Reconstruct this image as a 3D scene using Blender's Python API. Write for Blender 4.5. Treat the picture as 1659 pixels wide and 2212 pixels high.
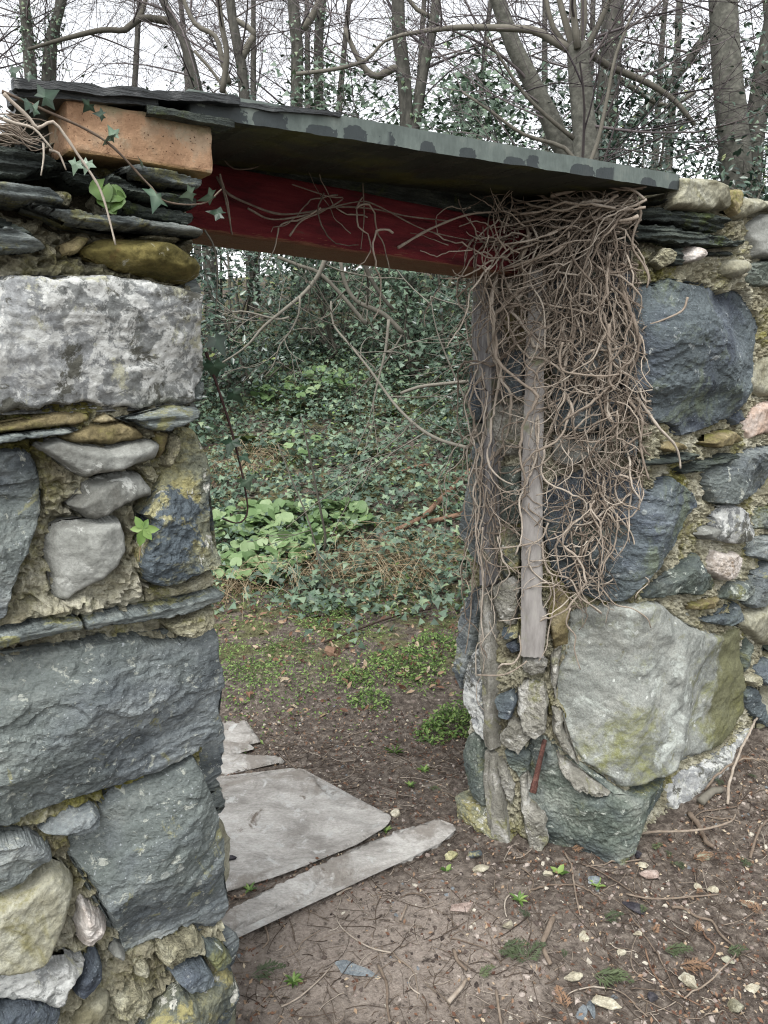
import bpy, math, random
import numpy as np
from mathutils import Vector, Matrix
from mathutils.geometry import delaunay_2d_cdt

for _o in list(bpy.data.objects):
    bpy.data.objects.remove(_o)
SC = bpy.context.scene
COL = SC.collection
R = math.radians
random.seed(7)
RNG = np.random.default_rng(7)

# ------------------------------------------------------------------ camera
EYE = 1.5
PITCH = R(12.56)
FPX = 1597.5                      # focal length in units of the 1659 x 2212 view of the photograph
cam = bpy.data.cameras.new('camera')
cam.sensor_fit = 'VERTICAL'
cam.sensor_height = 36.0
cam.lens = 26.0
cam.clip_start = 0.02
cam.clip_end = 500
camo = bpy.data.objects.new('camera', cam)
COL.objects.link(camo)
camo.location = (0, 0, EYE)
camo.rotation_euler = (R(90) - PITCH, 0, 0)
SC.camera = camo

# ------------------------------------------------------------------ world, sun, exposure: bright overcast
SUN_ELEV, SUN_ROT = R(58), R(200)
W = bpy.data.worlds.new('World')
SC.world = W
W.use_nodes = True
wt = W.node_tree
wt.nodes.clear()
sky = wt.nodes.new('ShaderNodeTexSky')
sky.sky_type = 'NISHITA'
sky.sun_disc = False
sky.sun_elevation = SUN_ELEV
sky.sun_rotation = SUN_ROT
sky.air_density = 1.0
sky.dust_density = 3.0
hs = wt.nodes.new('ShaderNodeHueSaturation')
hs.inputs['Saturation'].default_value = 0.13
bg = wt.nodes.new('ShaderNodeBackground')
bg.inputs['Strength'].default_value = 0.15
wo = wt.nodes.new('ShaderNodeOutputWorld')
wt.links.new(sky.outputs[0], hs.inputs['Color'])
wt.links.new(hs.outputs[0], bg.inputs['Color'])
wt.links.new(bg.outputs[0], wo.inputs[0])
sun = bpy.data.lights.new('sun', 'SUN')
sun.energy = 0.8
sun.angle = R(35)
sun.color = (1.0, 0.97, 0.93)
suno = bpy.data.objects.new('sun', sun)
COL.objects.link(suno)
# light arrives from behind the camera, slightly from the left and high
_sd = Vector((-0.30 * math.cos(SUN_ELEV), -0.95 * math.cos(SUN_ELEV), math.sin(SUN_ELEV)))
suno.rotation_euler = _sd.to_track_quat('Z', 'Y').to_euler()
SC.view_settings.view_transform = 'Standard'
SC.view_settings.look = 'None'
SC.view_settings.gamma = 1.0
SC.view_settings.exposure = 1.42
SC.view_settings.use_curve_mapping = False
SC.cycles.filter_width = 1.15
SC.cycles.max_bounces = 5
SC.cycles.diffuse_bounces = 3
SC.cycles.glossy_bounces = 2
SC.cycles.transmission_bounces = 1
SC.cycles.use_denoising = True
SC.cycles.denoising_prefilter = 'NONE'

# ------------------------------------------------------------------ noise
_U = np.uint32
def _h(ix, iy, iz, s):
    n = ix * _U(374761393) + iy * _U(668265263) + iz * _U(2147483647) + _U((s * 1274126177) & 0xFFFFFFFF)
    n = (n ^ (n >> _U(13))) * _U(1274126177)
    n = (n ^ (n >> _U(16))) * _U(2246822519)
    return n ^ (n >> _U(15))
def pnoise(P, s=0):
    P = np.asarray(P, float)
    I = np.floor(P)
    f = (P - I).astype(np.float32)
    I = I.astype(np.int64).astype(np.uint32)
    w = f * f * f * (f * (f * 6 - 15) + 10)
    X, Y, Z = I[:, 0], I[:, 1], I[:, 2]
    out = 0
    k = np.float32(1 / 511.5)
    m = _U(1023)
    for dx in (0, 1):
        wx = w[:, 0] if dx else 1 - w[:, 0]
        fx = f[:, 0] - dx
        for dy in (0, 1):
            wxy = wx * (w[:, 1] if dy else 1 - w[:, 1])
            fy = f[:, 1] - dy
            for dz in (0, 1):
                h = _h(X + _U(dx), Y + _U(dy), Z + _U(dz), s)
                d = ((h & m).astype(np.float32) * k - 1) * fx + (((h >> _U(10)) & m).astype(np.float32) * k - 1) * fy + (((h >> _U(20)) & m).astype(np.float32) * k - 1) * (f[:, 2] - dz)
                out = out + d * (wxy * (w[:, 2] if dz else 1 - w[:, 2]))
    return out.astype(float)
def fbm(P, o=4, s=0, g=0.5):
    a, t, P = 1.0, 0.0, np.asarray(P, float)
    for k in range(o):
        t = t + a * pnoise(P, s + k * 17)
        P = P * 2.03
        a *= g
    return t
def ridged(P, o=4, s=0, g=0.5):
    a, t, P, n = 1.0, 0.0, np.asarray(P, float), 0
    for k in range(o):
        t = t + a * (1 - np.minimum(1, np.abs(pnoise(P, s + k * 13)) * 2.2))
        n += a
        P = P * 2.07
        a *= g
    return t / n
def P3(u, v, w=0.0):
    u = np.asarray(u, float)
    return np.stack([u, np.asarray(v, float) + 0 * u, 0 * u + w], 1)
def sstep(a, b, x):
    t = np.clip((x - a) / (b - a), 0, 1)
    return t * t * (3 - 2 * t)

# ------------------------------------------------------------------ picture geometry -> world rays
CT, ST = math.cos(PITCH), math.sin(PITCH)
def ray(px, py):
    a, b = (px - 829.5) / FPX, -(py - 1106.0) / FPX
    return np.array([a, CT + b * ST, -ST + b * CT])
def at_y(px, py, Y):
    d = ray(px, py)
    t = Y / d[1]
    return np.array([d[0] * t, Y, EYE + d[2] * t])

# ------------------------------------------------------------------ meshes and objects
def mesh_np(name, V, F, smooth=True, tint=None):
    V = np.asarray(V, np.float32)
    me = bpy.data.meshes.new(name)
    Fs = [np.asarray(f, np.int32) for f in (F if isinstance(F, list) else [F]) if len(f)]
    me.vertices.add(len(V))
    me.vertices.foreach_set('co', V.ravel())
    nl = sum(f.size for f in Fs)
    nf = sum(len(f) for f in Fs)
    me.loops.add(nl)
    me.polygons.add(nf)
    me.loops.foreach_set('vertex_index', np.concatenate([f.ravel() for f in Fs]))
    tot = np.concatenate([np.full(len(f), f.shape[1], np.int32) for f in Fs])
    st = np.concatenate([[0], np.cumsum(tot)[:-1]]).astype(np.int32)
    me.polygons.foreach_set('loop_start', st)
    me.polygons.foreach_set('loop_total', tot)
    me.polygons.foreach_set('use_smooth', np.full(nf, smooth, bool))
    if tint is not None:
        at = me.attributes.new('tint', 'FLOAT', 'POINT')
        at.data.foreach_set('value', np.asarray(tint, np.float32))
    me.update()
    me.validate()
    return me
def obj(name, me, mat=None, parent=None, loc=None, recentre=False):
    if recentre:
        n = len(me.vertices)
        co = np.empty(n * 3, np.float32)
        me.vertices.foreach_get('co', co)
        co = co.reshape(-1, 3)
        c = (co.min(0) + co.max(0)) / 2
        me.vertices.foreach_set('co', (co - c).ravel())
        me.update()
        loc = c
    o = bpy.data.objects.new(name, me)
    COL.objects.link(o)
    if mat is not None and not me.materials:
        me.materials.append(mat)
    if loc is not None:
        o.location = [float(q) for q in loc]
    if parent is not None:
        o.parent = parent
        o.matrix_parent_inverse = Matrix.Translation(-Vector(parent.location))
    return o
def thing(name, label, cat, loc=(0, 0, 0), group=None):
    o = bpy.data.objects.new(name, None)
    COL.objects.link(o)
    o.empty_display_size = 0.1
    o.location = [float(q) for q in loc]
    return tag(o, label, cat, group)
def tag(o, label=None, cat=None, group=None, kind=None):
    if label: o['label'] = label
    if cat: o['category'] = cat
    if group: o['group'] = group
    if kind or label: o['kind'] = kind or 'thing'
    return o
def merge(parts):
    Vs, Fq, Ft, n = [], [], [], 0
    for V, F in parts:
        V = np.asarray(V)
        for f in (F if isinstance(F, list) else [F]):
            f = np.asarray(f)
            if len(f):
                (Fq if f.shape[1] == 4 else Ft).append(f + n)
        Vs.append(V)
        n += len(V)
    out = []
    if Fq: out.append(np.concatenate(Fq))
    if Ft: out.append(np.concatenate(Ft))
    return np.concatenate(Vs), out

def smooth_path(pts, n=None, step=None):
    """Catmull-Rom through pts"""
    P = np.asarray(pts, float)
    if len(P) < 3:
        m = n or 6
        t = np.linspace(0, 1, m)[:, None]
        return P[0] * (1 - t) + P[-1] * t
    Q = np.vstack([2 * P[0] - P[1], P, 2 * P[-1] - P[-2]])
    out = []
    L = np.linalg.norm(np.diff(P, axis=0), axis=1)
    for i in range(len(P) - 1):
        k = max(2, int(round(L[i] / step))) if step else max(2, int((n or 24) / (len(P) - 1)))
        t = np.linspace(0, 1, k, endpoint=False)[:, None]
        a, b, c, d = Q[i], Q[i + 1], Q[i + 2], Q[i + 3]
        out.append(0.5 * (2 * b + (c - a) * t + (2 * a - 5 * b + 4 * c - d) * t * t + (3 * b - a - 3 * c + d) * t ** 3))
    out.append(P[-1:])
    return np.vstack(out)
def tube(pts, rad, sides=5, cap=True):
    P = np.asarray(pts, float)
    n = len(P)
    rad = np.broadcast_to(np.asarray(rad, float), (n,)) if np.ndim(rad) < 2 else rad
    T = np.gradient(P, axis=0)
    T /= np.linalg.norm(T, axis=1)[:, None] + 1e-12
    ref = np.array([0.31, 0.22, 0.92]) if abs(T[0][2]) < 0.9 else np.array([0.9, 0.3, 0.1])
    A = np.cross(T, ref)
    A /= np.linalg.norm(A, axis=1)[:, None] + 1e-12
    B = np.cross(T, A)
    an = np.arange(sides) * (2 * math.pi / sides)
    V = P[:, None, :] + rad[:, None, None] * (np.cos(an)[None, :, None] * A[:, None, :] + np.sin(an)[None, :, None] * B[:, None, :])
    V = V.reshape(-1, 3)
    i = np.arange(n - 1)[:, None] * sides
    j = np.arange(sides)[None, :]
    j2 = (j + 1) % sides
    F = np.stack([i + j, i + j2, i + sides + j2, i + sides + j], -1).reshape(-1, 4)
    Fs = [F]
    if cap:
        V = np.vstack([V, P[0], P[-1]])
        a, b = n * sides, n * sides + 1
        jj = np.arange(sides)
        k = (jj + 1) % sides
        Fs.append(np.vstack([np.stack([0 * jj + a, k, jj], 1), np.stack([0 * jj + b, (n - 1) * sides + jj, (n - 1) * sides + k], 1)]))
    return V, Fs
def instance_np(tv, tf, pos, rot, scale):
    """template copies joined in one mesh; pos (N,3), rot (N,3,3), scale (N,) or (N,3)"""
    N, k = len(pos), len(tv)
    s = np.asarray(scale, float)
    s = s[:, None, None] if s.ndim == 1 else s[:, None, :]
    V = np.einsum('nij,nkj->nki', rot, tv[None] * s) + pos[:, None, :]
    F = [(np.asarray(f)[None] + (np.arange(N) * k)[:, None, None]).reshape(-1, f.shape[1]) for f in tf]
    return V.reshape(-1, 3), F
def rot_from_axes(nrm, spin):
    """matrices whose local z = nrm, local y turned by spin about it"""
    n = nrm / (np.linalg.norm(nrm, axis=1)[:, None] + 1e-12)
    ref = np.where(np.abs(n[:, 2:3]) > 0.95, np.array([[1.0, 0, 0]]), np.array([[0, 0, 1.0]]))
    x = np.cross(ref, n)
    x /= np.linalg.norm(x, axis=1)[:, None] + 1e-12
    y = np.cross(n, x)
    c, s = np.cos(spin)[:, None], np.sin(spin)[:, None]
    return np.stack([x * c + y * s, -x * s + y * c, n], 2)

# ------------------------------------------------------------------ materials
K = 0.66
def C(r, g, b, k=None):
    f = lambda q: (q / 255 / 12.92 if q / 255 <= 0.04045 else ((q / 255 + 0.055) / 1.055) ** 2.4) * (K if k is None else k)
    return (f(r), f(g), f(b), 1)
class NB:
    def __init__(self, name):
        self.m = bpy.data.materials.new(name)
        self.m.use_nodes = True
        self.t = self.m.node_tree
        self.t.nodes.clear()
        self.out = self.n('ShaderNodeOutputMaterial')
        self.bs = self.n('ShaderNodeBsdfPrincipled')
        self.t.links.new(self.bs.outputs[0], self.out.inputs[0])
    def n(self, ty, **kw):
        x = self.t.nodes.new(ty)
        for k, v in kw.items():
            setattr(x, k, v)
        return x
    def put(self, sock, v):
        if hasattr(v, 'is_linked') or isinstance(v, bpy.types.NodeSocket):
            self.t.links.new(v, sock)
        else:
            sock.default_value = v
    def coords(self, rnd=True, scale=(1, 1, 1), src='Object'):
        tc = self.n('ShaderNodeTexCoord')
        o = tc.outputs[src]
        if rnd:
            oi = self.n('ShaderNodeObjectInfo')
            mu = self.math('MULTIPLY', oi.outputs['Random'], 37.0)
            ad = self.n('ShaderNodeVectorMath', operation='ADD')
            self.put(ad.inputs[0], o)
            cb = self.n('ShaderNodeCombineXYZ')
            for i in range(3): self.put(cb.inputs[i], mu)
            self.put(ad.inputs[1], cb.outputs[0])
            o = ad.outputs[0]
        if tuple(scale) != (1, 1, 1):
            o = self.scale(o, scale)
        return o
    def scale(self, v, s):
        x = self.n('ShaderNodeVectorMath', operation='MULTIPLY')
        self.put(x.inputs[0], v)
        x.inputs[1].default_value = s
        return x.outputs[0]
    def noise(self, vec, scale, detail=6, rough=0.6, dist=0.0):
        x = self.n('ShaderNodeTexNoise')
        self.put(x.inputs['Vector'], vec)
        x.inputs['Scale'].default_value = scale
        x.inputs['Detail'].default_value = detail
        x.inputs['Roughness'].default_value = rough
        x.inputs['Distortion'].default_value = dist
        return x.outputs['Fac']
    def voro(self, vec, scale, feature='F1', out='Distance', rnd=1.0):
        x = self.n('ShaderNodeTexVoronoi', feature=feature)
        self.put(x.inputs['Vector'], vec)
        x.inputs['Scale'].default_value = scale
        x.inputs['Randomness'].default_value = rnd
        return x.outputs[out]
    def ramp(self, fac, stops, interp='LINEAR'):
        x = self.n('ShaderNodeValToRGB')
        x.color_ramp.interpolation = interp
        e = x.color_ramp.elements
        while len(e) < len(stops): e.new(0.5)
        for q, (p, c) in zip(e, stops):
            q.position = p
            q.color = c if len(c) == 4 else (*c, 1)
        self.put(x.inputs[0], fac)
        return x.outputs[0]
    def step(self, fac, a, b):
        x = self.n('ShaderNodeMapRange', clamp=True)
        x.interpolation_type = 'SMOOTHSTEP'
        self.put(x.inputs[0], fac)
        x.inputs[1].default_value = a
        x.inputs[2].default_value = b
        return x.outputs[0]
    def math(self, op, a, b=None):
        x = self.n('ShaderNodeMath', operation=op)
        self.put(x.inputs[0], a)
        if b is not None: self.put(x.inputs[1], b)
        return x.outputs[0]
    def mix(self, fac, a, b, mode='MIX'):
        x = self.n('ShaderNodeMix', data_type='RGBA', blend_type=mode)
        self.put(x.inputs[0], fac)
        self.put(x.inputs[6], a)
        self.put(x.inputs[7], b)
        return x.outputs[2]
    def bump(self, h, strength=0.4, dist=0.01, normal=None):
        x = self.n('ShaderNodeBump')
        x.inputs['Strength'].default_value = strength
        x.inputs['Distance'].default_value = dist
        self.put(x.inputs['Height'], h)
        if normal is not None: self.put(x.inputs['Normal'], normal)
        return x.outputs[0]
    def done(self, col, rough=0.85, normal=None, spec=0.3):
        self.put(self.bs.inputs['Base Color'], col)
        self.put(self.bs.inputs['Roughness'], rough)
        self.bs.inputs['Specular IOR Level'].default_value = spec
        if normal is not None: self.put(self.bs.inputs['Normal'], normal)
        return self.m
    def sepz(self, v, i=2):
        x = self.n('ShaderNodeSeparateXYZ')
        self.put(x.inputs[0], v)
        return x.outputs[i]

def stone_mat(name, base, scale=9, fine=55, lichen=(), moss=None, speck=None, aniso=(1, 1, 1), rough=0.88, bump=0.5, bdist=0.006, contrast=0.5, spec=0.25, spots=None, wash=None, side=None):
    """base: ramp stops. lichen: (colour, scale, lo, hi) crusts with a ragged edge; spots: crisp round lichens; wash: broad second tone"""
    b = NB(name)
    v = b.coords()
    va = b.scale(v, aniso) if tuple(aniso) != (1, 1, 1) else v
    n1 = b.noise(va, scale, 7, 0.70, 0.3)
    n2 = b.noise(va, fine * 2.6, 4, 0.74)
    col = b.ramp(n1, [(0.5 + (p - 0.5) * 0.6, c) for p, c in base])
    if wash:
        col = b.mix(b.math('MULTIPLY', b.step(b.noise(v, 4.0, 4, 0.6), 0.42, 0.60), 0.65), col, wash)
    g = b.ramp(n2, [(0.30, (1 - contrast * 1.15,) * 3), (0.5, (1, 1, 1)), (0.72, (1 + contrast * 1.1,) * 3)])
    col = b.mix(1.0, col, g, 'MULTIPLY')
    for c, s, lo, hi in lichen:
        m = b.step(b.noise(v, s, 7, 0.74, 0.5), lo - 0.055, hi - 0.06)
        col = b.mix(m, col, b.mix(0.7, c, g, 'MULTIPLY'))
    if spots:
        c, s, frac = spots
        wv = b.n('ShaderNodeVectorMath', operation='ADD')
        b.put(wv.inputs[0], v)
        nz = b.n('ShaderNodeTexNoise'); b.put(nz.inputs['Vector'], v); nz.inputs['Scale'].default_value = 90
        b.put(wv.inputs[1], b.scale(nz.outputs['Color'], (0.012, 0.012, 0.012)))
        vo = b.n('ShaderNodeTexVoronoi'); b.put(vo.inputs['Vector'], wv.outputs[0]); vo.inputs['Scale'].default_value = s
        rnd = b.sepz(vo.outputs['Color'], 0)
        rad = b.math('MULTIPLY', b.math('SUBTRACT', rnd, 1 - frac), 0.36 / frac)
        m = b.step(b.math('SUBTRACT', rad, vo.outputs['Distance']), 0.0, 0.06)
        col = b.mix(b.math('MULTIPLY', m, 0.85), col, b.mix(0.6, c, g, 'MULTIPLY'))
    if speck:
        c, s, lo = speck
        sp = b.noise(v, s, 1, 0.5)
        col = b.mix(b.step(sp, lo, lo + 0.05), col, c)
    if side:
        c, lo, hi = side
        dt = b.n('ShaderNodeVectorMath', operation='DOT_PRODUCT')
        tc = b.n('ShaderNodeTexCoord')
        b.put(dt.inputs[0], tc.outputs['Object']); dt.inputs[1].default_value = (0.7986, 0.6018, 0)
        m = b.step(b.math('ADD', dt.outputs['Value'], b.math('MULTIPLY', b.math('SUBTRACT', b.noise(b.scale(v, (1, 1, 0.35)), 14, 7, 0.7), 0.5), 0.22)), lo, hi)
        col = b.mix(b.math('MULTIPLY', m, 0.85), col, b.mix(1.0, c, g, 'MULTIPLY'))
    h = b.math('ADD', b.math('MULTIPLY', n1, 0.8), n2)
    return b.done(col, rough, b.bump(h, bump, bdist), spec)

MAT = {}
SLAB_SLOPE = 0.034
def build_materials():
    M = MAT
    M['pale'] = stone_mat('pale_lichened_stone', [(0.25, C(104, 107, 106)), (0.42, C(146, 149, 150)), (0.55, C(168, 171, 172)), (0.75, C(190, 191, 187))], 7, 60,
        lichen=[(C(214, 216, 212), 26, 0.52, 0.60), (C(98, 98, 90), 11, 0.60, 0.66), (C(190, 190, 168), 15, 0.62, 0.70)], contrast=0.27, bump=0.5, spots=(C(208, 210, 205), 38, 0.25), wash=C(128, 131, 126))
    M['blue'] = stone_mat('blue_grey_stone', [(0.25, C(80, 87, 91)), (0.45, C(116, 123, 126)), (0.6, C(140, 147, 148)), (0.78, C(168, 173, 170))], 6, 48,
        lichen=[(C(182, 186, 176), 34, 0.64, 0.70), (C(152, 152, 120), 13, 0.66, 0.74)], speck=(C(166, 172, 174), 170, 0.70), aniso=(1, 1, 1.9), contrast=0.28, bump=0.7, bdist=0.007, spots=(C(160, 165, 160), 48, 0.10), wash=C(118, 126, 120))
    M['navy'] = stone_mat('dark_blue_stone', [(0.25, C(58, 64, 74)), (0.5, C(92, 100, 110)), (0.75, C(128, 137, 143))], 6, 44,
        lichen=[(C(176, 182, 182), 22, 0.66, 0.72), (C(116, 126, 110), 5, 0.58, 0.72)], speck=(C(140, 147, 154), 170, 0.70), aniso=(1, 1, 1.6), contrast=0.36, bump=0.7, bdist=0.007, spots=(C(160, 167, 166), 40, 0.10), wash=C(98, 108, 108))
    M['slate'] = stone_mat('grey_slate', [(0.25, C(72, 78, 78)), (0.5, C(126, 134, 132)), (0.75, C(166, 172, 166))], 9, 30,
        lichen=[(C(150, 150, 110), 12, 0.58, 0.68)], aniso=(1, 1, 7), contrast=0.42, bump=0.9)
    M['slate_dark'] = stone_mat('dark_slate', [(0.25, C(38, 44, 42)), (0.5, C(74, 82, 78)), (0.75, C(112, 120, 110))], 9, 30,
        lichen=[(C(92, 104, 62), 9, 0.60, 0.72)], aniso=(1, 1, 8), contrast=0.45, bump=1.0)
    M['grey'] = stone_mat('smooth_grey_stone', [(0.25, C(106, 106, 100)), (0.5, C(142, 144, 138)), (0.75, C(170, 172, 166))], 6, 70,
        lichen=[(C(196, 198, 192), 20, 0.64, 0.69)], contrast=0.22, bump=0.4)
    M['tan'] = stone_mat('tan_boulder', [(0.25, C(118, 114, 92)), (0.5, C(162, 160, 140)), (0.75, C(188, 188, 172))], 7, 45,
        lichen=[(C(144, 140, 104), 7, 0.58, 0.74)], contrast=0.3, bump=0.6)
    M['brown'] = stone_mat('brown_mossy_stone', [(0.25, C(104, 94, 66)), (0.5, C(144, 132, 98)), (0.75, C(172, 162, 132))], 8, 50,
        lichen=[(C(134, 130, 78), 9, 0.55, 0.70)], contrast=0.35)
    M['olive'] = stone_mat('olive_boulder', [(0.25, C(84, 78, 40)), (0.5, C(134, 124, 74)), (0.75, C(176, 164, 114))], 7, 40,
        lichen=[(C(186, 184, 166), 16, 0.64, 0.70), (C(120, 88, 56), 9, 0.62, 0.72)], contrast=0.34)
    M['yellow'] = stone_mat('yellow_lichened_stone', [(0.25, C(88, 94, 90)), (0.48, C(136, 138, 118)), (0.62, C(166, 162, 122)), (0.8, C(190, 186, 150))], 8, 50,
        lichen=[(C(164, 158, 112), 9, 0.57, 0.66), (C(206, 206, 196), 24, 0.62, 0.66), (C(92, 102, 108), 5, 0.575, 0.625)], contrast=0.4, bump=0.8)
    M['quartz'] = stone_mat('white_quartz', [(0.25, C(150, 138, 124)), (0.5, C(206, 198, 190)), (0.75, C(228, 224, 218))], 14, 60, contrast=0.28, bump=0.5,
        lichen=[(C(190, 150, 90), 10, 0.66, 0.74)], rough=0.6)
    M['pink'] = stone_mat('pinkish_stone', [(0.25, C(158, 130, 112)), (0.5, C(196, 174, 158)), (0.75, C(218, 206, 196))], 9, 40, contrast=0.3)
    M['boulder'] = stone_mat('pale_boulder', [(0.25, C(122, 125, 120)), (0.45, C(152, 156, 150)), (0.6, C(168, 171, 164)), (0.8, C(188, 190, 180))], 5, 60,
        lichen=[(C(150, 153, 108), 4.2, 0.58, 0.74), (C(196, 202, 195), 9, 0.58, 0.70), (C(140, 140, 116), 26, 0.67, 0.72)], contrast=0.3, bump=0.6, spots=(C(220, 224, 218), 45, 0.15), side=(C(112, 112, 74), 0.15, 0.20))
    M['green'] = stone_mat('green_stained_stone', [(0.25, C(66, 76, 72)), (0.5, C(108, 117, 108)), (0.75, C(154, 160, 150))], 6, 45,
        lichen=[(C(122, 124, 86), 5, 0.58, 0.70), (C(190, 196, 186), 22, 0.64, 0.69)], contrast=0.36, bump=0.7, wash=C(86, 94, 98))
    M['mortar_lump'] = stone_mat('crumbling_mortar_lump', [(0.25, C(122, 118, 98)), (0.5, C(172, 168, 142)), (0.75, C(204, 202, 180))], 12, 60,
        lichen=[(C(140, 138, 84), 10, 0.58, 0.70)], contrast=0.42, bump=1.0, bdist=0.008)
    M['cement'] = stone_mat('grey_cement', [(0.25, C(118, 116, 106)), (0.5, C(158, 156, 146)), (0.75, C(188, 186, 177))], 9, 60,
        lichen=[(C(140, 140, 104), 8, 0.60, 0.72), (C(198, 197, 190), 18, 0.60, 0.68)], contrast=0.28, bump=0.8)
    # crumbling lime mortar with yellow-green moss
    b = NB('mossy_lime_mortar')
    v = b.coords(rnd=False)
    n1 = b.noise(v, 7, 8, 0.65, 0.4)
    n2 = b.noise(v, 110, 6, 0.75)
    n3 = b.noise(v, 5.5, 9, 0.72)
    n4 = b.noise(v, 22, 6, 0.65)
    col = b.ramp(n1, [(0.28, C(102, 96, 78)), (0.40, C(158, 152, 128)), (0.52, C(194, 190, 166)), (0.68, C(220, 217, 200))])
    col = b.mix(b.step(n3, 0.50, 0.64), col, C(146, 142, 80))
    col = b.mix(b.step(n4, 0.60, 0.68), col, C(212, 210, 184))
    g = b.ramp(n2, [(0.28, (0.45,) * 3), (0.5, (1, 1, 1)), (0.72, (1.4,) * 3)])
    col = b.mix(1.0, col, g, 'MULTIPLY')
    M['mortar'] = b.done(col, 0.95, b.bump(b.math('ADD', n2, n4), 1.0, 0.008), 0.15)
    b = NB('wall_core')
    v = b.coords(rnd=False)
    M['core'] = b.done(b.ramp(b.noise(v, 12, 6), [(0.3, C(40, 38, 30)), (0.7, C(96, 92, 76))]), 0.95, b.bump(b.noise(v, 30), 1.0, 0.02), 0.1)
    # orange fire brick
    b = NB('orange_brick')
    v = b.coords(rnd=False)
    n1 = b.noise(v, 16, 6, 0.6)
    n2 = b.noise(v, 90, 5, 0.65)
    col = b.ramp(n1, [(0.38, C(164, 130, 102, 0.76)), (0.5, C(196, 160, 128, 0.76)), (0.62, C(208, 187, 160, 0.76))])
    col = b.mix(b.math('MULTIPLY', b.step(b.noise(v, 8, 7, 0.7), 0.48, 0.66), 0.6), col, C(150, 120, 92))
    col = b.mix(b.step(b.noise(v, 260, 2, 0.5), 0.67, 0.71), col, C(96, 64, 48))
    col = b.mix(b.math('MULTIPLY', b.step(b.noise(v, 22, 7, 0.7), 0.55, 0.64), 0.7), col, C(186, 176, 152))
    col = b.mix(b.math('MULTIPLY', b.step(b.math('ADD', b.sepz(v), b.math('MULTIPLY', b.math('SUBTRACT', n1, 0.5), 0.06)), 0.022, 0.034), 0.7), col, C(140, 134, 104))
    col = b.mix(b.step(b.sepz(v), -0.027, -0.040), col, C(150, 130, 72))
    col = b.mix(0.7, col, b.ramp(n2, [(0.3, (0.75,) * 3), (0.7, (1.2,) * 3)]), 'MULTIPLY')
    M['brick'] = b.done(col, 0.9, b.bump(b.math('ADD', n2, n1), 0.9, 0.004), 0.2)
    # sawn slate lintel with damp drips on its front edge
    b = NB('slate_slab')
    tc = b.coords(rnd=False)
    x = b.sepz(tc, 0); z = b.math('SUBTRACT', b.sepz(tc, 2), b.math('MULTIPLY', x, SLAB_SLOPE))
    cb = b.n('ShaderNodeCombineXYZ'); b.put(cb.inputs[0], x)
    wob = b.noise(tc, 90, 2, 0.6)
    vx = b.n('ShaderNodeTexVoronoi', voronoi_dimensions='1D')
    b.put(vx.inputs['W'], b.math('ADD', x, b.math('MULTIPLY', b.math('SUBTRACT', wob, 0.5), 0.03))); vx.inputs['Scale'].default_value = 11
    ev = vx.outputs['Distance']
    rv = b.sepz(vx.outputs['Color'], 0)
    ev = b.math('DIVIDE', ev, b.math('ADD', 0.45, b.math('MULTIPLY', rv, 0.85)))
    keep = b.step(b.noise(cb.outputs[0], 6, 2, 0.5), 0.40, 0.42)
    z1 = b.math('DIVIDE', b.math('ADD', z, 0.020), b.math('ADD', 0.016, b.math('MULTIPLY', b.sepz(vx.outputs['Color'], 1), 0.020)))
    rr = b.math('ADD', b.math('POWER', b.math('MULTIPLY', ev, 2.4), 3.0), b.math('POWER', z1, 3.0))
    rr = b.math('ADD', rr, b.math('MULTIPLY', b.math('SUBTRACT', wob, 0.5), 0.7))
    stain = b.math('MULTIPLY', keep, b.math('MULTIPLY', b.step(rr, 0.80, 0.72), b.step(z, 0.030, 0.024)))
    n1 = b.noise(b.scale(tc, (1, 1, 1)), 14, 7, 0.62)
    saw = b.noise(b.scale(tc, (1, 1, 0.25)), 160, 3, 0.6)
    col = b.ramp(n1, [(0.3, C(92, 102, 98)), (0.55, C(114, 125, 120)), (0.75, C(138, 146, 138))])
    col = b.mix(0.5, col, b.ramp(saw, [(0.3, (0.8,) * 3), (0.7, (1.2,) * 3)]), 'MULTIPLY')
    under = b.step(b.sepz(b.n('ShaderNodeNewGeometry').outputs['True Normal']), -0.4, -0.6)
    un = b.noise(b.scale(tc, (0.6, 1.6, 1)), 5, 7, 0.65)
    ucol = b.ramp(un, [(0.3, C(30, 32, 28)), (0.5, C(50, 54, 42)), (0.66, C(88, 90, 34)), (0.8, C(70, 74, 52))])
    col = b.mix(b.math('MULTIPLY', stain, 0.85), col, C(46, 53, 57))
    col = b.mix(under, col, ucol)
    rough = b.math('SUBTRACT', 0.8, b.math('MULTIPLY', stain, 0.25))
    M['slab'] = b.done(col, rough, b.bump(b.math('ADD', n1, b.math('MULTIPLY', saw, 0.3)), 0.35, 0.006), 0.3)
    b = NB('wet_black_slate')
    v = b.coords()
    n = b.noise(b.scale(v, (1, 1, 9)), 14, 6, 0.65)
    M['slate_wet'] = b.done(b.ramp(n, [(0.3, C(26, 29, 32)), (0.6, C(56, 61, 62)), (0.8, C(96, 102, 98))]), 0.34, b.bump(n, 0.8, 0.006), 0.5)
    # red painted beam
    b = NB('red_painted_timber')
    v = b.coords(rnd=False)
    n = b.noise(b.scale(v, (1, 6, 6)), 9, 7, 0.62)
    n2 = b.noise(b.scale(v, (1, 14, 14)), 26, 6, 0.75)
    nz = b.sepz(b.n('ShaderNodeNewGeometry').outputs['Normal'])
    wood = b.ramp(n2, [(0.3, C(92, 56, 40)), (0.7, C(164, 112, 84))])
    red = b.ramp(n, [(0.32, C(82, 20, 27)), (0.5, C(116, 31, 40)), (0.64, C(130, 44, 48)), (0.72, C(118, 70, 62))])
    bare = b.step(b.math('ADD', b.math('MULTIPLY', nz, -0.55), n2), 0.66, 0.74)
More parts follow.
